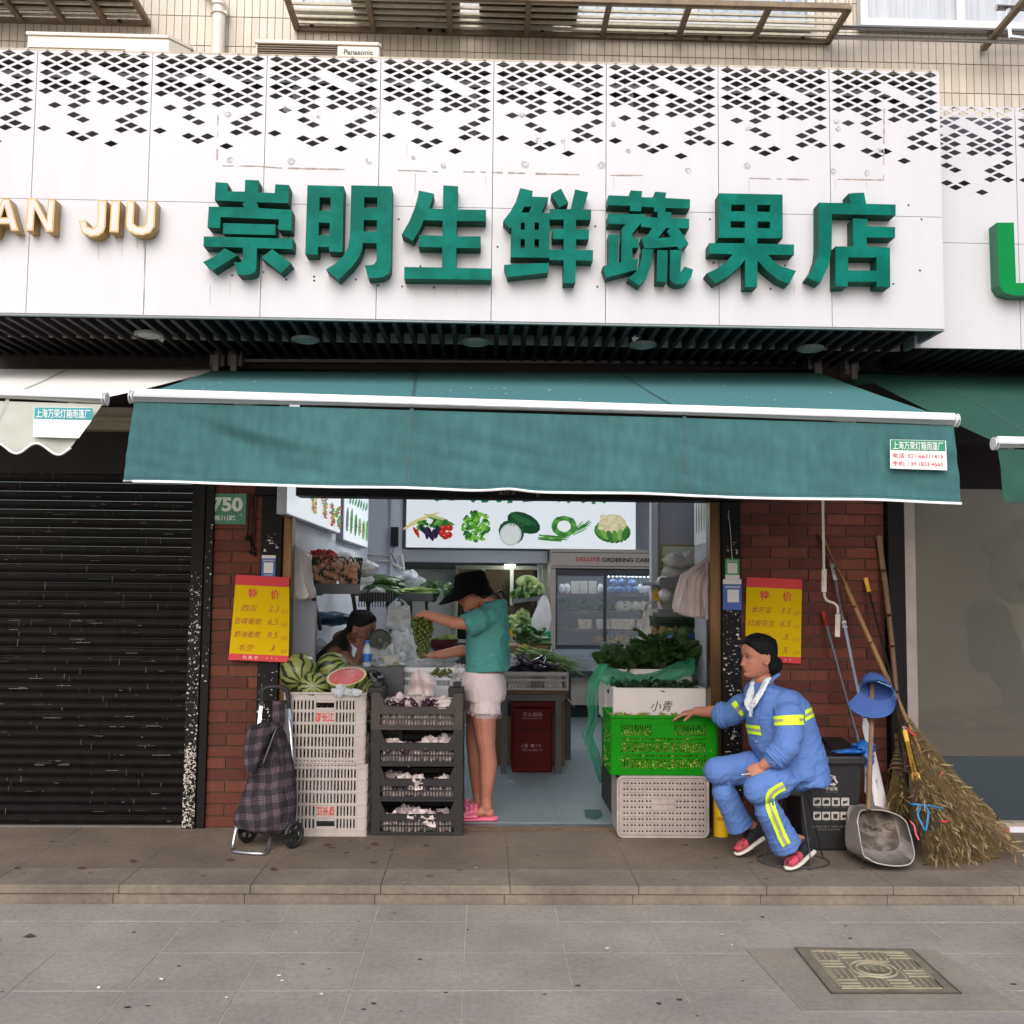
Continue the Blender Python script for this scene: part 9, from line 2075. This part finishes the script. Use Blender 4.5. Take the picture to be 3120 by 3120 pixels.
for x,y,r in((492,1100,8),(470,1165,5),(345,1272,8),(398,1160,4),(460,1230,3),(475,1245,9),(500,1247,7)):
    g=G();c=lay(b2_,*zc(x,y),.002);g.add([c+V((math.cos(q)*r*.0007*R(.6,1.3),0,math.sin(q)*r*.0007*R(.6,1.3)))for q in[k*.9 for k in range(7)]],[tuple(range(7))]);g.build('shirt_speck',mat('shirt_print_fade',S(120,168,162),.9),cu)
g=G()
loft(g,[(cl_(470,400,YM),V((.128,0,0)),V((0,.175,0))),(cl_(478,480,YM),V((.146,0,0)),V((0,.185,0))),(cl_(480,580,YM),V((.148,0,0)),V((0,.19,0))),(cl_(478,640,YM),V((.14,0,0)),V((0,.19,0)))],32)
limb(g,[cl_(492,600,.11),cl_(490,700,.105),cl_(486,748,.105)],[.104,.106,.11],flat=True);limb(g,[cl_(455,600,.3),cl_(448,690,.3),cl_(445,720,.3)],[.104,.106,.11],flat=True)
sg_=remesh(g,.0075,3,.5,lambda v,n_:.004*noise.noise(v*9)+.004*ridge(V((v.x*9,v.y*9,v.z*4)),5)-.001);sg_.build('shorts',m_short,cu,smooth=180);bs_=bvh_of(sg_)
g=G()
for k in range(150):
    q=R(0,6.28);yy,cx,cy=((.105,488,745),(.3,445,725))[k%2];p=cl_(cx,cy,yy)+V((math.cos(q)*.104,math.sin(q)*.104,.004+R(-.006,.012)));g.tube([p,p+V((R(-.008,.008),R(-.008,.008),R(-.024,-.01)))],.0016,4)
g.build('frayed_hem',m_short,cu);ribbon(bs_,cu,'seam',mat('shorts_seam',S(178,160,166),.9),[(430,560),(440,650),(438,740)],2,.002,zl)
for hx,yy in((530,.13),(455,.31)):
    x=cl_(hx,1500,yy).x;g=G();loft(g,[(V((x+.055,yy,ZF+.016)),V((0,.02,0)),V((0,0,.013))),(V((x+.03,yy,ZF+.015)),V((0,.04,0)),V((0,0,.015))),(V((x-.06,yy,ZF+.014)),V((0,.04,0)),V((0,0,.013))),(V((x-.15,yy-.01,ZF+.013)),V((0,.048,0)),V((0,0,.012))),(V((x-.2,yy-.012,ZF+.014)),V((0,.03,0)),V((0,0,.012)))],20)
    q=remesh(g,.005,2,.4).build('slipper_sole',m_slip,cu,smooth=180)
    g=G()
    for k in range(7):
        xx=x-.085-k*.014;g.tube([V((xx,yy-.047,ZF+.025)),V((xx,yy-.042,ZF+.07-k*.004)),V((xx,yy,ZF+.098-k*.007)),V((xx,yy+.042,ZF+.07-k*.004)),V((xx,yy+.047,ZF+.025))],.0095,8)
    for k in range(3):
        for j in(-1,0,1):g.ball(V((x-.09-k*.03,yy+j*.03,ZF+.096-abs(j)*.016-k*.01)),.014,8,6)
    remesh(g,.005,2,.4).build('slipper_strap',m_slip,cu,smooth=180)
bunch('long bunch of green grapes held up between the customer\'s hands',at(1288,1938,.13),.075,.06,.27,110,m_gg,.0155)
# ---------------------------------------------------------------- the man bent over behind the counter
def zm(x,y):return(600+x*.4141,1480+y*.4141)
def cm(x,y,Y):return at(*zm(x,y),Y)
mn=T('person','man in black tank top bent forward, hand at his mouth, behind the watermelons','person',V((cm(1000,1200,.72).x,.75,ZF)))
FW3,UP3=V((.88,-.3,-.38)),V((.36,-.05,.93));ch3=cm(1165,1165,.68)
g=G();FC3=head_surface(g,ch3,FW3,UP3,1.05)
limb(g,[FC3(-.02,0,.07),cm(1115,1105,.72),cm(1055,1130,.74)],[.052,.055,.06])
loft(g,[(cm(1050,1120,.74),V((.05,0,.04)),V((0,.08,0))),(cm(1000,1180,.75),V((.08,0,.07)),V((0,.13,0))),(cm(930,1310,.78),V((.11,0,.04)),V((0,.14,0))),(cm(880,1500,.8),V((.14,0,0)),V((0,.165,0))),(cm(870,1640,.82),V((.15,0,0)),V((0,.18,0)))])
limb(g,[cm(1015,1240,.6),cm(1090,1270,.5),cm(1175,1330,.47),cm(1200,1250,.5),cm(1212,1200,.53)],[.06,.055,.045,.036,.028]);limb(g,[cm(1080,1200,.88),cm(1180,1330,.92),cm(1260,1290,.85)],[.065,.045,.03])
hw3=cm(1212,1205,.53);hand(g,hw3,cm(1205,1130,.56)-hw3,(-.3,.9,.1),1,(.5,.6,.6,.6),.95);hw4=cm(1260,1290,.85);hand(g,hw4,V((.8,-.5,.1)),(0,0,-1),1,(.4,.4,.4,.4),.95)
limb(g,[cm(880,1640,.7),cm(1060,1650,.66),cm(1060,2100,.7)],[.09,.065,.05]);limb(g,[cm(880,1640,.95),cm(1060,1650,.95),cm(1060,2100,.95)],[.09,.065,.05])
remesh(g,.006,3,.45).build('body',m_skin3,mn,smooth=180);eyes(mn,FC3,None)
hair_shell(mn,FC3,m_hair,[(0,-.07),(.05,-.05),(.09,-.03),(.12,.0),(.135,.03),(.155,.05),(.172,.062),(.19,.068),(.205,.07),(.23,.08)],.015,seed=4)
g=G()
loft(g,[(cm(1072,1070,.74),V((.075,0,.07)),V((0,.105,0))),(cm(1035,1105,.75),V((.105,0,.1)),V((0,.125,0))),(cm(1000,1150,.76),V((.14,0,.12)),V((0,.165,0))),(cm(955,1250,.77),V((.165,0,.09)),V((0,.195,0))),(cm(920,1330,.78),V((.17,0,.05)),V((0,.195,0))),(cm(880,1500,.8),V((.165,0,0)),V((0,.19,0))),(cm(872,1620,.82),V((.17,0,0)),V((0,.2,0)))],30)
remesh(g,.0075,3,.5,lambda v,n_:.005*noise.noise(v*10)).build('tank_top',mat('tank_black',S(16,15,17),.85,var=.2,vs=10),mn,smooth=180)
g=G();limb(g,[cm(880,1640,.7),cm(1060,1650,.66),cm(1062,1720,.68)],[.105,.085,.085]);limb(g,[cm(880,1640,.95),cm(1060,1650,.95),cm(1062,1720,.95)],[.105,.085,.085]);loft(g,[(cm(872,1600,.82),V((.16,0,0)),V((0,.2,0))),(cm(872,1680,.82),V((.14,0,0)),V((0,.18,0)))]);remesh(g,.009,2).build('trousers',m_hat,mn,smooth=180)
